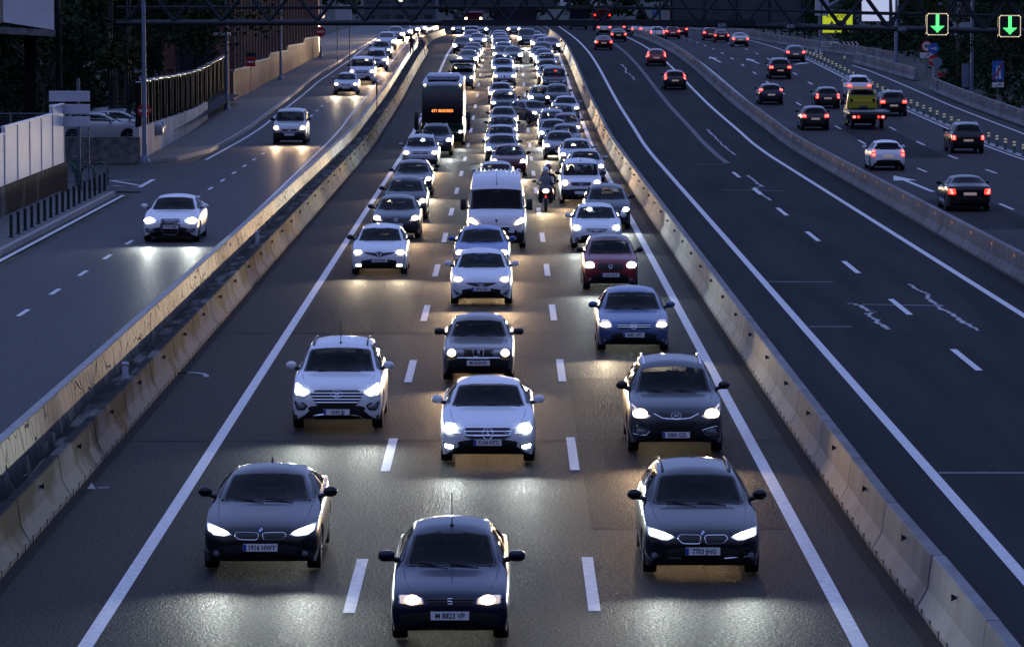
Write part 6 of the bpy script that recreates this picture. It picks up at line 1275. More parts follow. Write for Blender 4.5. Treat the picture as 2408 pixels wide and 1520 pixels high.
def beams(t, s, F, n=2, k=1.0):
    lp = F.get('lp'); hx = (.72 if lp == 'full' or not lp else lp[0]) * s['hw']; hz = (sum(p[1] for p in F['hl']) / len(F['hl']) if lp == 'full' or not lp else lp[1])
    col = {'warm': (1, .66, .37), 'white': (1, .80, .54), 'cool': (.93, 1.0, .92)}[F['lamp']]
    for x in ((-hx, hx) if n == 2 else (0,)):
        key = (F['lamp'], n, k)
        if key not in BD:
            l = bpy.data.lights.new('headlight_beam', 'SPOT'); l.color = col; l.energy = (BEAM_W * k if n == 2 else BEAM_W * k * 1.7) * {'warm': .95, 'white': 1.0, 'cool': .75}[F['lamp']]; l.spot_size = R(46); l.spot_blend = 1.0; l.shadow_soft_size = .07; BD[key] = l
        o = bpy.data.objects.new('headlight_beam', BD[key]); SC.collection.objects.link(o); o.parent = t; o.location = (x, -s['L'] / 2 - .12, hz); o.rotation_euler = (R(-89), 0, 0); o.scale = (2.1, 1, 1)
BD = {}
BEAM_W = 215.0
def fam(kind): return {'coach': 'coach', 'van': 'van', 'vito': 'van', 'kangoo': 'van'}.get(kind, 'car')
GRP = {1: 'cars queuing in the left lane', 2: 'cars queuing in the middle lane', 3: 'cars queuing in the right lane', 4: 'cars on the side road', 5: 'cars driving away in the bus lanes', 6: 'cars driving away on the right carriageway'}
def place(lane, style, px, mode, py, col, lamp, label, up=0.0, yaw=0.0, beam=None, Dd=None, **kw):
    src = RT if style in RT else ST; kind, F = src[style]; F = dict(F); F.update(kw); F['paint'] = col; F['lamp'] = lamp or 'warm'; F['_kind'] = kind; s = shape(kind)
    away = lane in (5, 6); oh = s['roh'] if away else s['foh']
    if mode == 'b': d0 = at(px, py, up)[1] - oh
    elif mode == 'd': d0 = py
    else:
        yr = (s['L'] - s['rr']) if away else s['rf'] + .15
        lo, hi = 40, 640
        for _ in range(40):
            m = (lo + hi) / 2
            if proj(0, m + yr, PZ(m + yr) + up + s['H'] - .01)[1] > py: lo = m
            else: hi = m
        d0 = lo
    X = at_d(px, d0); lod = 2 if d0 < 345 else 1
    t, s = get_vehicle(style, F, lod)
    yc = d0 + s['L'] / 2; sl = math.atan2(PZ(yc + 2) - PZ(yc - 2), 4)
    t.location = (X, yc, PZ(yc) + up + .006); t.rotation_euler = (sl * (-1 if away else 1), 0, (math.pi if away else 0) + yaw)
    set_paint(t, F); t['label'] = label; t['category'] = fam(kind); t['group'] = GRP[lane]; t.name = fam(kind) if style != 'coach' else 'coach'
    if not away and not F.get('off'):
        if d0 < 330: beams(t, s, F, 2, (beam or 1.0) * (1.0 if d0 < 80 else 1.15 if d0 < 170 else 1.7))
        else: beams(t, s, F, 1, (beam or 1.0) * 5.0)
    return t, s, F
# ---- left lane, from the camera backwards
place(1, 'saloon_kidney', 607, 'b', 1335, 'black', 'cool', 'glossy black saloon with twin oval grille, nearest car in the left lane', txt='1916 HWY')
place(1, 'suv_slats', 789, 'b', 1006, 'white', 'cool', 'white SUV with slatted chrome grille and roof aerial behind the black saloon', txt='3043 JJJ')
place(1, 'white_diamond', 890, 'b', 643, 'white', 'white', 'white hatchback with diamond badge, black mirrors and lit running lights', txt='5619 JGN')
place(1, 'dark_golf', 930, 'b', 559, 'darkgrey', 'warm', 'dark grey hatchback with a ringed letter badge directly behind the white diamond-badged hatchback', txt='')
place(1, 'dark_mpv', 952, 'b', 515, 'black', 'warm', 'dark tall hatchback half hidden behind the ringed-badge hatchback in the left lane', band=True)
place(1, 'dark_estate', 969, 'b', 459, 'darkgrey', 'white', 'dark estate car with roof rails fifth back in the left lane')
place(1, 'silver_suv', 988, 'b', 398, 'silver', 'warm', 'silver compact SUV with roof rails in front of the dark SUV and coach')
place(1, 'dark_suv', 1024, 'b', 366, 'darkgrey', 'cool', 'dark SUV with roof rails directly in front of the green coach')
place(1, 'vito', 1086, 'b', 209, 'lightgrey', 'warm', 'silver van with a dark roof box just beyond the coach', unique=1)
place(1, 'sedan', 1090, 't', 138, 'grey', 'white', 'grey saloon immediately behind the silver roof box van')
place(1, 'hatch', 1100, 't', 117, 'darkgrey', 'white', 'dark hatchback in the far left lane cluster behind the grey saloon')
place(1, 'sedan', 1106, 't', 109, 'navy', 'white', 'navy saloon in the far left lane cluster, second after the grey saloon')
place(1, 'hatch', 1112, 't', 100, 'grey', 'white', 'grey hatchback in the far left lane cluster, third after the grey saloon')
place(1, 'mpv', 1086, 'b', 126, 'black', 'cool', 'dark people carrier straddling the left edge line in the far distance')
place(1, 'sedan', 1122, 't', 78, 'silver', 'warm', 'small silver saloon at far end of the left lane')
place(1, 'mpv', 1108, 't', 70, 'lightgrey', 'warm', 'pale people carrier near the far end of left lane under the gantry beam')
place(1, 'kangoo_old', 1108, 't', 60, 'white', 'warm', 'white van roof glimpsed at the very far end of the left lane')
place(1, 'sedan', 1078, 'd', 505, 'grey', 'warm', 'distant oncoming saloon with blazing amber lamps left of the queue', beam=2)
place(1, 'sedan', 1130, 'd', 500, 'grey', 'cool', 'distant oncoming saloon with blazing bluish lamps between left and middle lanes', beam=2)
# ---- middle lane
place(2, 'old_hatch', 1056, 'b', 1499, 'navy', 'warm', 'old dark blue hatchback with boxy bumper and aerial, nearest car of all', txt='M 8823 VP')
place(2, 'saloon_star', 1146, 'b', 1083, 'white', 'cool', 'white saloon with a large star grille emblem in the middle lane', txt='5154 HTC')
place(2, 'old_saloon', 1124, 'b', 893, 'taupe', 'warm', 'boxy 1980s grey saloon with round lamps and chrome bumper', txt='M 6524 ID')
place(2, 'white_hatch', 1131, 'b', 714, 'white', 'warm', 'white hatchback with oval badge ahead of a blue hatchback', txt='3456 HKX')
place(2, 'hatch', 1132, 't', 531, 'blue', 'warm', 'bright blue hatchback squeezed between the white hatchback and white panel van')
place(2, 'white_van', 1167, 'b', 583, 'white', 'warm', 'large white high roof panel van with black lower bumper', low=.62)
place(2, 'hatch', 1166, 't', 380, 'silver', 'cool', 'silver hatchback whose roof shows just behind the white panel van')
place(2, 'hatch', 1196, 'b', 414, 'darkred', 'white', 'dark red hatchback offset to the right behind the white panel van')
place(2, 'sedan', 1180, 't', 315, 'grey', 'cool', 'grey saloon with one bright lamp directly behind the dark red hatchback')
place(2, 'sedan', 1178, 't', 294, 'silver', 'white', 'silver saloon second behind the dark red hatchback')
place(2, 'hatch', 1181, 't', 272, 'darkgrey', 'white', 'dark grey hatchback third behind the dark red hatchback')
place(2, 'sedan', 1183, 't', 251, 'grey', 'white', 'grey saloon level with the slanting grey car that is changing lanes')
place(2, 'suv', 1185, 't', 211, 'darkgrey', 'cool', 'dark grey car with two starry lamps and a clear view through its cabin, middle lane')
place(2, 'sedan', 1177, 't', 194, 'silver', 'white', 'silver saloon just behind the dark grey car with starry lamps')
place(2, 'alfa', 1186, 'b', 200, 'silver', 'warm', 'silver saloon with a small triangular grille, far middle lane')
place(2, 'sedan', 1181, 't', 137, 'steelblue', 'white', 'steel blue saloon right behind the one with a triangular grille')
place(2, 'hatch', 1181, 't', 126, 'silver', 'white', 'silver hatchback roof second behind the triangular grille saloon')
place(2, 'sedan', 1182, 't', 108, 'black', 'white', 'black saloon in the far middle lane beside a car with a greenish lamp')
place(2, 'hatch', 1205, 'b', 149, 'darkgreen', 'cool', 'dark green car with greenish lamp peeping out right of the far middle lane')
place(2, 'sedan', 1184, 't', 98.5, 'silver', 'white', 'silver saloon behind the far black saloon of the middle lane')
place(2, 'mpv', 1178, 't', 89, 'grey', 'white', 'grey people carrier in the farthest cluster of the middle lane')
place(2, 'sedan', 1178, 't', 84, 'navy', 'white', 'navy saloon in the farthest cluster of the middle lane')
place(2, 'hatch', 1175, 't', 77, 'lightgrey', 'white', 'light grey hatchback next to last in the middle lane')
place(2, 'sedan', 1174, 't', 71.5, 'silver', 'white', 'last silver saloon of the middle lane under the gantry beam')
place(2, 'mpv', 1208, 'd', 498, 'grey', 'warm', 'distant oncoming people carrier with blazing lamps right of the middle lane', beam=2)
# ---- right lane
place(3, 'estate_kidney', 1656, 'b', 1345, 'black', 'cool', 'black estate with silver roof rails and twin grille, nearest car in the right lane', txt='7703 JHG')
place(3, 'suv_smile', 1592, 'b', 1061, 'darkgrey', 'warm', 'dark grey crossover SUV with upright roof rails behind the black estate', txt='3083 GZL')
place(3, 'blue_liftback', 1491, 'b', 823, 'steelblue', 'white', 'metallic blue liftback with two bar chrome grille', txt='3583 CPY')
place(3, 'city_car', 1436, 'b', 680, 'red', 'cool', 'small red city car with dazzling white lamps and black mirrors', txt='2623 JRW', roof='black')
place(3, 'white_bolt', 1403, 'b', 583, 'white', 'cool', 'white hatchback with ringed bolt badge behind the red city car', txt='')
place(3, 'dark_mpv', 1429, 'b', 537, 'darkgrey', 'cool', 'dark grey people carrier offset right behind the bolt-badged white hatchback')
place(3, 'kangoo_van', 1366, 'b', 479, 'white', 'warm', 'white small van with black lower bumper and two people visible inside', low=.62)
place(3, 'sedan', 1378, 't', 352, 'silver', 'warm', 'silver saloon half hidden behind the small white van')
place(3, 'hatch', 1356, 'b', 397, 'silver', 'white', 'light silver hatchback with bright left lamp in front of the dark grey saloon, right lane')
place(3, 'sedan', 1317, 'b', 373, 'grey', 'white', 'dark grey saloon left of the light silver hatchback in the right lane')
place(3, 'hatch', 1330, 't', 292, 'darkgrey', 'white', 'dark hatchback roof right behind the dark grey saloon of the right lane')
place(3, 'sedan', 1302, 'b', 341, 'grey', 'cool', 'grey saloon with a starry lamp at the left side of the right lane')
place(3, 'hatch', 1331, 't', 267, 'darkred', 'warm', 'brownish red hatchback tucked behind the starry lamp saloon')
place(3, 'mpv', 1299, 't', 258, 'grey', 'white', 'grey people carrier beside the nose of the slanting car')
place(3, 'hatch', 1322, 't', 245, 'darkgrey', 'warm', 'dark hatchback in front of a silver saloon at the right edge line')
place(3, 'sedan', 1331, 't', 226, 'silver', 'warm', 'silver saloon hugging the right edge line before the black van')
place(3, 'hatch', 1250, 'b', 292, 'grey', 'white', 'grey car slanting across between middle and right lanes', yaw=R(24))
place(3, 'mpv', 1310, 't', 198, 'black', 'warm', 'black people carrier with one round warm lamp before the tall black van')
place(3, 'hatch', 1272, 't', 202, 'darkgreen', 'cool', 'dark green hatchback left of the black people carrier in the right lane')
place(3, 'vito', 1303, 't', 158, 'black', 'warm', 'tall black van with a red light in its windscreen in the right lane', unique=1, off=True)
place(3, 'hatch', 1289, 't', 153, 'grey', 'white', 'grey hatchback roof showing just behind the tall black van')
place(3, 'sedan', 1287, 't', 140, 'darkred', 'white', 'dark red saloon second behind the tall black van')
place(3, 'sedan', 1285, 't', 125, 'silver', 'white', 'silver saloon third behind the tall black van')
place(3, 'hatch', 1278, 't', 115, 'steelblue', 'white', 'blue grey hatchback fourth behind the tall black van')
place(3, 'sedan', 1269, 't', 109.5, 'grey', 'cool', 'grey saloon with bright left lamp, fifth behind the tall black van')
place(3, 'suv', 1276, 't', 99, 'black', 'warm', 'black SUV with amber lamp in the far right lane')
place(3, 'hatch', 1296, 'b', 124, 'darkgrey', 'white', 'dark hatchback squeezed against the far right barrier')
place(3, 'sedan', 1278, 't', 88, 'silver', 'white', 'silver saloon ahead of the far dark hatchback by the barrier')
place(3, 'mpv', 1268, 't', 81, 'silver', 'warm', 'silver people carrier near the far end of the right lane')
place(3, 'sedan', 1257, 't', 73, 'lightgrey', 'warm', 'light grey saloon at far end of the right lane')
place(3, 'vito', 1238, 't', 67, 'darkgreen', 'cool', 'dark green van at the far end between middle and right lanes')
# ---- side road on the left
place(4, 'four_ring', 398, 'b', 567, 'white', 'cool', 'white saloon with four ring badge alone on the side road', up=LEFT_UP, txt='9733 HBR')
place(4, 'kangoo_old', 680, 'b', 338, 'silver', 'warm', 'silver small van with black bumper on the side road', up=LEFT_UP)
place(4, 'clio', 813, 'b', 222, 'silver', 'white', 'silver hatchback leading the far side road queue', up=LEFT_UP)
place(4, 'vito', 851, 'b', 196, 'white', 'warm', 'white van behind the silver hatchback on the side road', up=LEFT_UP)
place(4, 'suv', 883, 'b', 166, 'silver', 'warm', 'silver SUV behind the white van on the side road', up=LEFT_UP)
place(4, 'sedan', 895, 'b', 137, 'darkgrey', 'warm', 'dark saloon behind the silver SUV on the side road', up=LEFT_UP)
place(4, 'mpv', 908, 'b', 117, 'silver', 'warm', 'silver people carrier fourth in the far side road queue', up=LEFT_UP)
place(4, 'hatch', 929, 'b', 98, 'grey', 'warm', 'grey hatchback with starry lamp fifth in the far side road queue', up=LEFT_UP, beam=2)
place(4, 'sedan', 948, 'b', 91, 'silver', 'white', 'silver saloon sixth in the far side road queue', up=LEFT_UP, beam=2)
place(4, 'hatch', 966, 'b', 86, 'darkgrey', 'white', 'dark hatchback seventh in the far side road queue', up=LEFT_UP)
place(4, 'sedan', 984, 'b', 82, 'silver', 'warm', 'last distant saloon of the side road queue', up=LEFT_UP)
# ---- bus lanes, driving away
place(5, 'r_hatch', 1587, 'b', 211, 'black', None, 'black hatchback with long red lamps, nearest car in the bus lanes', tl=[(.80, .78), (.93, .76), (.82, 1.36), (.68, 1.36)], tc=[(0, -.2), (0, 0), (0, .2)], unique=1)
place(5, 'r_hatch', 1543, 'b', 155, 'red', None, 'red hatchback with tall red lamps in the bus lanes', tl=[(.80, .78), (.93, .76), (.82, 1.36), (.68, 1.36)], tc=[(0, -.2), (0, 0), (0, .2)], unique=1)
place(5, 'r_sedan', 1419, 'b', 118, 'darkred', None, 'dark saloon driving away beside the far left bus lane line')
place(5, 'r_sedan', 1454, 'b', 98, 'black', None, 'black saloon driving away just ahead of the dark one in the bus lanes')
place(5, 'r_suv', 1420, 'b', 83, 'silver', None, 'silver SUV driving away under the gantry in the bus lanes')
# ---- right carriageway, driving away
place(6, 'r_sedan', 2282, 'b', 495, 'black', None, 'black saloon driving away, nearest on the right carriageway', unique=1)
place(6, 'r_hatch_tall', 2089, 'b', 400, 'white', None, 'white hatchback driving away on the right carriageway', unique=1, rpz=.70)
place(6, 'r_suv_low', 2277, 'b', 360, 'black', None, 'black SUV with pale roof rails beside the delineators')
place(6, 'r_hatch', 1917, 'b', 306, 'black', None, 'black hatchback with wide lamps ahead of the yellow tow truck')
place(6, 'r_suv', 2101, 'b', 273, 'black', None, 'dark SUV just right of the yellow tow truck')
place(6, 'r_hatch_tall', 1946, 'b', 255, 'black', None, 'black hatchback with stacked lamps left of the tow truck')
place(6, 'r_hatch', 1813, 'b', 246, 'navy', None, 'navy car with one lit tail lamp beside the central barrier', unique=1, tl=[(.70, .98), (.90, .94), (.86, 1.14), (.68, 1.14)])
place(6, 'r_suv', 2020, 'b', 232, 'white', None, 'white SUV with striped lamps in front of the tow truck')
place(6, 'r_suv', 1834, 'b', 186, 'black', None, 'black SUV with a bright plate in the middle lanes at right')
place(6, 'r_hatch', 1870, 'b', 146, 'darkgrey', None, 'dark hatchback near the start of the delineator row')
place(6, 'r_sedan', 1740, 'b', 110, 'silver', None, 'silver saloon far off on the right carriageway')
place(6, 'r_city', 1696, 'b', 100.5, 'darkred', None, 'dark red small car left of the far silver saloon')
place(6, 'r_hatch', 1670, 'b', 95.5, 'darkred', None, 'dark hatchback half hidden left of the dark red small car')
place(6, 'r_suv', 1599, 'b', 88, 'darkred', None, 'distant reddish SUV behind the red estate on the right carriageway')
place(6, 'r_hatch', 1581, 'b', 92, 'red', None, 'distant red car beside the barrier with orange reflectors')
place(6, 'r_hatch_tall', 1545, 'b', 93.5, 'silver', None, 'silver car with a roof load beyond the orange reflector barrier')
place(6, 'r_suv', 1520, 'b', 87, 'silver', None, 'pale estate behind the small blue sign')
place(6, 'r_sedan', 1500, 'b', 84, 'silver', None, 'pale saloon left of the small blue sign')
place(6, 'r_suv', 1480, 'b', 82, 'darkgrey', None, 'dark SUV at the far left of the right carriageway group')
# ---- parked cars on the raised lot
for i, (x, y, c, lb) in enumerate(((-19.55, 193.5, 'white', 'white hatchback parked side-on behind the rubble wall'), (-19.0, 197.5, 'silver', 'silver car parked behind the white parked hatchback, its roof showing'), (-19.3, 202, 'lightgrey', 'third parked car, only its roof line showing behind the others'))):
    F = dict(RT['r_hatch'][1]); F.update(paint=c, _kind='hatch', lamp='warm', off=True, tail_on=False, unique=1); t, s = get_vehicle('parked', F, 2); t.location = (x, y, 1.606); t.rotation_euler = (0, 0, R(96)); set_paint(t, F); t['label'] = lb; t['category'] = 'car'; t['group'] = 'parked cars on the left'
# ---- the coach
t, s, F = None, None, None
CO = dict(paint='green', _kind='coach', lamp='cool', hl=[(.66, .78), (.70, .98), (.88, 1.0), (.93, .92), (.92, .78)], lp=(.80, .87, .07, .07), ws=[(-1.14, 1.42), (1.14, 1.42), (1.12, 3.25), (1.0, 3.42), (-1.0, 3.42), (-1.12, 3.25)], pz=.55, unique=1, gr=[dict(p=[(-.5, .85), (.5, .85), (.5, .62), (-.5, .62)])], belt=(1.3, 1.3), roof='grey')
t, s = get_vehicle('coach', CO, 2); d0 = at(1040, 340)[1] - 2.6; X = at_d(1040, d0); t.location = (X, d0 + s['L'] / 2, PZ(d0 + 4) + .006); t.rotation_euler = (math.atan2(PZ(d0 + 10) - PZ(d0), 10), 0, 0); t.name = 'coach'; t['label'] = 'tall dark green coach with lit destination sign in the left lane'; t['category'] = 'coach'
F = CO; beams(t, s, F, 2, 1.0); yf = -s['L'] / 2
q = MB(); q.bbox((0, yf + .13, 2.05), (.95, .10, .26), .02); db = q.obj('destination_sign', M['black'], t)
text('sign_lettering', '671 MADRID', .22, mat('led_orange', (.6, .2, .05), .5, emis=(1, .26, .05), estr=3.2), db, (0, yf + .07, 2.05), bold=.006)
for x in (-1.0, 1.0): q = MB(); q.sphere((x, yf + .52, 3.50), .06, 8, 6); q.obj('marker_light', M['lamp_white'], t, 60)
q = MB(); q.bbox((0, yf + 5.0, 3.86), (1.9, 3.2, .30), .1); q.obj('roof_unit', M['offwhite'], t, 40)
q = MB(); q.bbox((0, yf + 1.9, 3.76), (1.7, 1.0, .10), .04); q.obj('roof_hatch', M['panel_back'], t, 40)
# pressed ribs on the panel van roof
for o in SC.objects:
    if o.get('label', '').startswith('large white high roof'): pv = o
for i in range(11):
    xx = -.72 + i * .144; q = MB(); q.bbox((xx, 1.35, 2.512), (.06, 2.5, .036), .012); q.obj('roof_rib', paint('white'), pv, 40)
# roof box on the silver van and red light of the black van
for o in SC.objects:
    if o.get('label', '').startswith('silver van with a dark roof box'): van1 = o
    if o.get('label', '').startswith('tall black van'): van2 = o
q = MB(); q.bbox((0, -.6, 2.06), (1.95, 1.4, .22), .05); q.obj('roof_box', M['black'], van1, 40)
q = MB(); q.bbox((.1, -1.35, 1.66), (.18, .05, .06), .01); q.obj('brake_light', M['tail'], van2)
for sg in (1,): q = MB(); q.sphere((-.72, -2.36, .90), .08, 8, 6); q.obj('lamp', M['lens'], van2, 60)
# red van and two lorries at the far end
def far_box(label, px, d, W, Hh, Lg, col, z0=.5, kind='lorry', lights=(), dark=False):
    t = thing('lorry' if kind == 'lorry' else 'van', label, kind, (at_d(px, d), d + Lg / 2, PZ(d) + .006)); q = MB(); q.bbox((0, 0, z0 + (Hh - z0) / 2), (W, Lg, Hh - z0), .08); q.obj('box_body', paint(col), t, 40); q = MB(); q.box((0, 0, z0 - .1), (W * .7, Lg * .95, .2)); q.obj('chassis', M['black'], t)
    for y in (-Lg / 2 + 1.0, Lg / 2 - 1.2):
        for x in (-W / 2 + .15, W / 2 - .15): wheel(t, x, y, .46)
    q = MB(); q.box((0, -Lg / 2 - .012, z0 + (Hh - z0) / 2), (.03, .02, Hh - z0 - .2)); q.obj('door_seam', M['black'], t); q = MB(); q.bbox((0, -Lg / 2 - .05, z0 - .05), (W * .95, .1, .14), .02); q.obj('bumper', M['black'], t)
    for x in (-W / 2 + .22, W / 2 - .22): q = MB(); q.bbox((x, -Lg / 2 - .03, lights[0]), (.28, .06, .26), .02); q.obj('tail_light', M[lights[1]], t)
    return t
far_box('far red van driving away in the centre above the gantry beam', 1113, 520, 2.35, 2.75, 5.5, 'darkred', kind='van', lights=(1.9, 'lamp_warm'))
far_box('dark box lorry without lamps at the far end of the bus lanes', 1360, 574, 2.5, 3.2, 9, 'navy', lights=(1.0, 'tail_off')); far_box('dark lorry with two red lamps at the far end of the bus lanes', 1415, 560, 2.45, 2.95, 8, 'darkred', lights=(2.1, 'tail'))
# ---- yellow tow truck
x, d, z = at(2040, 304); d0 = d - 1.3; X = at_d(2042, d0); t = thing('tow_truck', 'yellow flatbed tow truck with empty tilted bed on the right carriageway', 'tow truck', (X, d0 + 3.6, PZ(d0 + 3) + .006))
cabF = dict(RT['r_city'][1]); cabF.update(paint='yellow', off=True, tail_on=False, lamp='warm', roof=None, low=0, pz=.5)
c, cs, cb = build('cab', cabF, 'cab', 2); c.parent = None
for o in list(c.children):
    if o.name.split('.')[0] in ('tail_light', 'rear_number_plate'): 
        for k in list(o.children): bpy.data.objects.remove(k)
        bpy.data.objects.remove(o)
    else: o.parent = t; o.matrix_parent_inverse = Matrix.Translation((0, 2.35, 0)) @ Matrix.Rotation(math.pi, 4, 'Z')
bpy.data.objects.remove(c)
q = MB(); q.bbox((.08, -1.2, .99), (2.5, 4.6, .20), .03); q.obj('flatbed', mat('bed_steel', (.10, .11, .13), .45, .5), t, 40)
for x in (-1.14, 1.30): q = MB(); q.bbox((x, -1.2, 1.09), (.07, 4.6, .09), .02); q.obj('bed_rail', M['steel'], t, 40)
q = MB(); q.box((0, -1.0, .78), (.9, 5.2, .22)); q.obj('chassis', M['black'], t)
for x in (-1.0, 1.1): q = MB(); q.bbox((x, -.4, .70), (.34, 1.3, .34), .03); q.obj('tool_box', M['steel'], t, 40)
q = MB(); q.tube([(-.9, .5, 1.1), (-.9, .5, 2.0), (.9, .5, 2.0), (.9, .5, 1.1)], .035, 6); q.obj('guard_frame', M['steel'], t, 50)
q = MB(); q.bbox((0, .2, 1.22), (.5, .4, .26), .05); q.obj('winch', M['steel_dk'], t, 40)
q = MB(); q.bbox((0, -3.42, .74), (2.2, .12, .26), .03); q.obj('rear_bumper', M['black'], t, 40)
for x in (-.88, -.62, .62, .88): q = MB(); q.bbox((x, -3.5, .76), (.16, .05, .14), .02); q.obj('tail_light', M['tail_core'] if abs(x) > .7 else M['tail'], t)
q = MB(); q.box((.05, -3.5, .76), (.5, .03, .12)); q.obj('number_plate', M['plate_lit'], t)
for x in (-.90, .90): wheel(t, x, -2.3, .40)
q = MB(); q.bbox((0, .95, 1.42), (1.7, .12, .5), .03); q.obj('headboard', paint('yellow'), t, 40)
for x in (-.7, .7): q = MB(); q.lathe([(-.02, .10), (.03, .10), (.05, .05)], (x, .84, 1.68), 'y', 12); q.obj('work_lamp', M['black'], t, 50)
q = MB(); q.bbox((0, 1.6, 2.42), (1.3, .22, .10), .03); q.obj('beacon_bar', M['amber'], t, 40)
# ------------------------------------------------------------------ people
def skin(name, J, E, mats, parent=None, sub=2, matf=None):
    me = bpy.data.meshes.new('t'); me.from_pydata([j[0] for j in J], E, []); o = bpy.data.objects.new('t', me); SC.collection.objects.link(o)
    md = o.modifiers.new('s', 'SKIN'); md.use_smooth_shade = True; sv = me.skin_vertices[0].data
    for i, j in enumerate(J): r = j[1]; sv[i].radius = r if isinstance(r, tuple) else (r, r); sv[i].use_root = (i == 0)
    m2 = o.modifiers.new('u', 'SUBSURF'); m2.levels = sub; m2.render_levels = sub
    dg = bpy.context.evaluated_depsgraph_get(); nm = bpy.data.meshes.new_from_object(o.evaluated_get(dg)); bpy.data.objects.remove(o); nm.name = name; nm.materials.clear()
    for m in mats: nm.materials.append(m)
    for p in nm.polygons: p.use_smooth = True; p.material_index = matf(p.center) if matf else 0
    r = bpy.data.objects.new(name, nm); SC.collection.objects.link(r); r.parent = parent; return r
def hand(J, E, base, wrist, dirv, side, curl=.6):
    """palm and five bent fingers grown from the wrist joint"""
    dv = Vector(dirv).normalized(); sv = Vector(side).normalized(); nv = dv.cross(sv); w = Vector(wrist)
    p = w + dv * .05; J.append((tuple(p), (.022, .036))); pi = len(J) - 1; E.append((base, pi))
    for k, (o_, ln) in enumerate(((-.030, .060), (-.010, .070), (.010, .066), (.028, .052))):
        a = p + dv * .035 + sv * o_; b_ = a + dv * ln * .5 - nv * .012; c = b_ + (dv * (1 - curl) - nv * curl) * ln * .5
        n0 = len(J); J += [(tuple(a), .010), (tuple(b_), .009), (tuple(c), .008)]; E += [(pi, n0), (n0, n0 + 1), (n0 + 1, n0 + 2)]
    n0 = len(J); J += [(tuple(w + dv * .03 + sv * .040), .011), (tuple(w + dv * .06 + sv * .058 - nv * .015), .009)]; E += [(pi, n0), (n0, n0 + 1)]
def head_parts(t, c, hair=M['hair'], r=.105):
    q = MB(); q.sphere((c[0], c[1] + .01, c[2] + .025), r * 1.06, 14, 10, (.86, 1.0, 1.08), -.1); q.obj('hair', hair, t, 70)
def seated(label, X, d, z, yaw=0, jacket='cloth_dk', grp='people in the cars'):
    """driver: seat height .3 above floor, facing -y, hands on the wheel"""
    t = thing('person', label, 'person', (X, d, z), yaw, grp)
    J = [((0, 0, 0), .13), ((0, .03, .20), .125), ((0, .03, .38), .14), ((0, .01, .50), .075), ((0, -.01, .57), .055), ((0, -.03, .68), (.085, .10)), ((0, -.03, .77), (.075, .09)), ((.19, .02, .44), .065), ((.24, -.10, .22), .050), ((.19, -.34, .28), .038), ((-.19, .02, .44), .065), ((-.24, -.10, .22), .050), ((-.19, -.34, .28), .038), ((.11, -.12, 0), .085), ((.14, -.45, .08), .065), ((.14, -.62, -.22), .05), ((-.11, -.12, 0), .085), ((-.14, -.45, .08), .065), ((-.14, -.62, -.22), .05)]
    E = [(0, 1), (1, 2), (2, 3), (3, 4), (4, 5), (5, 6), (2, 7), (7, 8), (8, 9), (2, 10), (10, 11), (11, 12), (0, 13), (13, 14), (14, 15), (0, 16), (16, 17), (17, 18)]
    hand(J, E, 9, (.19, -.34, .28), (-.1, -.6, .5), (-1, 0, 0)); hand(J, E, 12, (-.19, -.34, .28), (.1, -.6, .5), (1, 0, 0))
    b = skin('body', J, E, [M[jacket], M['skin']], t, 1, lambda c: 1 if c.z > .53 or (c.y < -.35 and c.z > .18) else 0); head_parts(t, (0, -.02, .73)); return t
def car_by(lbl):
    for o in SC.objects:
        if o.get('label', '').startswith(lbl): return o
def put_driver(lbl, label, s, dz=.0, x=.37, jacket='cloth_dk'):
    c = car_by(lbl); ss = shape(s); sy = ss['cowl'] + (1.55 if s not in ('van', 'cab', 'vito', 'kangoo') else 1.25); zs = max(.33, ss['zc'] - .62)
    return seated(label, c.location.x + x, c.location.y - ss['L'] / 2 + min(sy, ss['L'] - 1.3) - .22, c.location.z + zs + .14 + dz, 0, jacket)
put_driver('boxy 1980s', 'driver in dark jacket at the wheel of the boxy grey saloon', 'old')
put_driver('old dark blue', 'driver barely visible behind the windscreen of the old dark blue hatchback', 'oldhatch')
put_driver('glossy black saloon', 'driver in light sleeves inside the nearest black saloon', 'coupe', jacket='cloth_lt')
put_driver('white SUV with slatted', 'driver in pale top inside the white SUV with slatted grille', 'suv', jacket='cloth_lt')
put_driver('dark grey crossover', 'driver dimly visible inside the dark grey crossover', 'suv')
put_driver('white small van', 'driver of the small white van, at right behind its windscreen', 'kangoo'); put_driver('white small van', 'front passenger of the small white van, at left behind its windscreen', 'kangoo', x=-.37)
put_driver('dark red hatchback offset', 'driver of the dark red hatchback behind the panel van', 'hatch')
# standing person by the far wall
x, d, z = at(968, 131, LEFT_UP); t = thing('person', 'person in dark jacket standing by the stone wall near the far side road queue', 'person', (x, d, z))
J = [((0, 0, .92), .14), ((0, 0, 1.12), .13), ((0, 0, 1.36), .15), ((0, 0, 1.48), .07), ((0, -.01, 1.55), .055), ((0, -.02, 1.66), (.085, .10)), ((0, -.02, 1.74), (.075, .085)), ((.20, 0, 1.40), .065), ((.26, .0, 1.14), .05), ((.25, -.08, .92), .036), ((-.20, 0, 1.40), .065), ((-.26, 0, 1.14), .05), ((-.25, -.08, .92), .036), ((.10, 0, .80), .095), ((.11, -.02, .46), .07), ((.11, 0, .09), .05), ((.11, -.13, .05), .045), ((-.10, 0, .80), .095), ((-.11, -.02, .46), .07), ((-.11, .03, .09), .05), ((-.11, -.10, .05), .045)]
E = [(0, 1), (1, 2), (2, 3), (3, 4), (4, 5), (5, 6), (2, 7), (7, 8), (8, 9), (2, 10), (10, 11), (11, 12), (0, 13), (13, 14), (14, 15), (15, 16), (0, 17), (17, 18), (18, 19), (19, 20)]
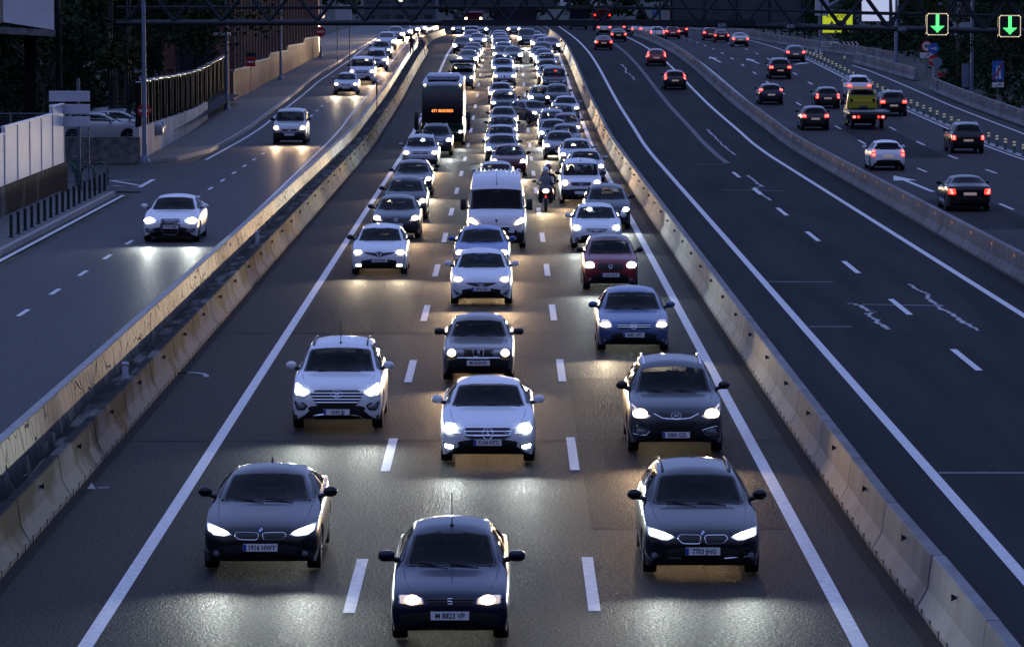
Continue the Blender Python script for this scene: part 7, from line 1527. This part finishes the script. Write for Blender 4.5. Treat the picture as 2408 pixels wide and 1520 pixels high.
hand(J, E, 9, (.25, -.08, .92), (0, -.1, -1), (-.2, -1, 0), .3); hand(J, E, 12, (-.25, -.08, .92), (0, -.1, -1), (.2, -1, 0), .3)
skin('body', J, E, [M['cloth_dk'], M['skin']], t, 1, lambda c: 1 if c.z > 1.52 or (abs(c.x) > .2 and c.z < .93) else 0); head_parts(t, (0, 0, 1.70))
# ------------------------------------------------------------------ motorcycle with rider and passenger
x, d, z = at(1283, 498); mc = thing('motorcycle', 'big touring scooter with single bright lamp between middle and right lanes', 'motorcycle', (x, d + .78, z + .004)); blk = mat('scooter_black', (.015, .015, .018), .3, coat=.6)
for y, nm in ((-.72, 'front_wheel'), (.68, 'rear_wheel')): q = MB(); q.lathe([(-.06, .20), (-.06, .27), (-.03, .30), (.03, .30), (.06, .27), (.06, .20)], (0, y, .30), 'x', 20); w_ = q.obj(nm, M['rubber'], mc, 50); q = MB(); q.lathe([(-.03, .20), (.03, .20), (.03, .03), (-.03, .03)], (0, y, .30), 'x', 14); q.obj('rim', M['rim'], w_, 50)
q = MB()
for s_ in (-.09, .09): q.cyl((s_, -.72, .30), (s_ * .9, -.50, .86), .025, 6)
q.obj('fork', M['rim'], mc, 50); q = MB(); q.sphere((0, -.70, .40), .2, 12, 8, (.5, 1.3, .9)); q.obj('mudguard', blk, mc, 60)
V = []; F_ = []; sec = [(-.78, .10, .70, .92), (-.68, .24, .52, 1.04), (-.50, .33, .30, 1.10), (-.30, .31, .24, .98), (-.05, .24, .22, .62), (.25, .22, .24, .66), (.55, .20, .34, .78), (.85, .14, .50, .86), (.98, .07, .62, .82)]
n = 14
for (y, w_, z0, z1) in sec:
    for k in range(n): a = 2 * math.pi * k / n; V.append((w_ * math.copysign(abs(math.cos(a)) ** .7, math.cos(a)), y, (z0 + z1) / 2 + (z1 - z0) / 2 * math.copysign(abs(math.sin(a)) ** .8, math.sin(a))))
for r in range(len(sec) - 1):
    for k in range(n): F_.append((r * n + k, r * n + (k + 1) % n, (r + 1) * n + (k + 1) % n, (r + 1) * n + k))
F_ += [tuple(range(n)), tuple(range((len(sec) - 1) * n, len(sec) * n))]; q = MB(); q.add(V, F_); q.obj('fairing', blk, mc, 60)
q = MB(); q.bbox((0, .25, .80), (.34, .75, .14), .05); q.bbox((0, .72, .90), (.28, .4, .12), .04); q.obj('seat', M['seat'], mc, 60)
q = MB(); q.sphere((0, -.77, .84), .125, 14, 10, (1.25, .5, .8)); hl = q.obj('headlight', M['glow_warm'], mc, 60); q = MB(); q.sphere((0, -.81, .84), .10, 12, 8, (1.2, .5, .85)); q.obj('lamp', M['lamp_warm'], hl, 60)
q = MB(); q.sphere((0, -.80, .60), .035, 8, 6); q.obj('small_lamp', M['tail'], mc, 60)
q = MB(); q.add([(-.22, -.62, 1.06), (.22, -.62, 1.06), (.20, -.45, 1.40), (-.20, -.45, 1.40), (0, -.68, 1.06), (0, -.50, 1.44)], [(0, 4, 5, 3), (4, 1, 2, 5)]); q.obj('windshield', M['glass'], mc, 60, fix=False)
q = MB(); q.tube([(-.38, -.30, 1.10), (-.22, -.42, 1.06), (.22, -.42, 1.06), (.38, -.30, 1.10)], .02, 6); q.obj('handlebar', M['black'], mc, 60)
for s_ in (-1, 1): q = MB(); q.tube([(s_ * .24, -.45, 1.08), (s_ * .42, -.48, 1.20)], .012, 5); q.sphere((s_ * .47, -.48, 1.21), .09, 10, 8, (1, .45, .6)); q.obj('mirror', M['black'], mc, 60)
l = bpy.data.lights.new('headlight_beam', 'SPOT'); l.color = (1, .74, .42); l.energy = BEAM_W * 1.3; l.spot_size = R(100); l.spot_blend = 1; l.shadow_soft_size = .08; o = bpy.data.objects.new('headlight_beam', l); SC.collection.objects.link(o); o.parent = mc; o.location = (0, -.92, .84); o.rotation_euler = (R(-80), 0, 0)
def rider(label, x0, y0, z0, jacket, helm, fwd, grp='riders on the scooter'):
    t = thing('person', label, 'person', (mc.location.x + x0, mc.location.y + y0, mc.location.z + z0), 0, grp)
    hy, hz = (-.46, .30) if fwd else (-.30, .12)
    J = [((0, 0, .05), .14), ((0, -.03, .24), .135), ((0, -.05, .46), .15), ((0, -.06, .56), .075), ((0, -.07, .63), .06), ((0, -.08, .72), .085), ((.20, -.06, .50), .070), ((.30, -.16, .30), .055), ((.33 if fwd else .18, hy, hz), .040), ((-.20, -.06, .50), .070), ((-.30, -.16, .30), .055), ((-.33 if fwd else -.18, hy, hz), .040), ((.14, -.10, .02), .095), ((.24, -.42, -.06), .075), ((.24, -.44, -.44), .055), ((.24, -.55, -.48), .045), ((-.14, -.10, .02), .095), ((-.24, -.42, -.06), .075), ((-.24, -.44, -.44), .055), ((-.24, -.55, -.48), .045)]
    E = [(0, 1), (1, 2), (2, 3), (3, 4), (4, 5), (2, 6), (6, 7), (7, 8), (2, 9), (9, 10), (10, 11), (0, 12), (12, 13), (13, 14), (14, 15), (0, 16), (16, 17), (17, 18), (18, 19)]
    hand(J, E, 8, J[8][0], (0 if fwd else -.6, -1, -.2), (-1, 0, 0), .7); hand(J, E, 11, J[11][0], (0 if fwd else .6, -1, -.2), (1, 0, 0), .7)
    skin('body', J, E, [M[jacket], M['cloth_dk']], t, 1, lambda c: 1 if c.z < .08 else 0)
    q = MB(); q.sphere((0, -.09, .78), .155, 16, 12, (.88, 1.05, 1.02)); h = q.obj('helmet', helm, t, 70); q = MB(); q.sphere((0, -.105, .79), .15, 16, 10, (.82, 1.02, .42)); q.obj('visor', M['visor'], h, 70)
    q = MB(); q.box((0, -.20, .40), (.05, .02, .26)) if fwd else q.box((0, -.18, .40), (.04, .02, .2)); q.obj('jacket_zip', M['offwhite'], t)
rider('scooter rider in pale grey jacket and white helmet', 0, .10, .84, 'cloth_lt', M['helmet_w'], True); rider('scooter passenger in dark red helmet behind the rider', .11, .58, .94, 'cloth_dk', M['helmet_r'], False)
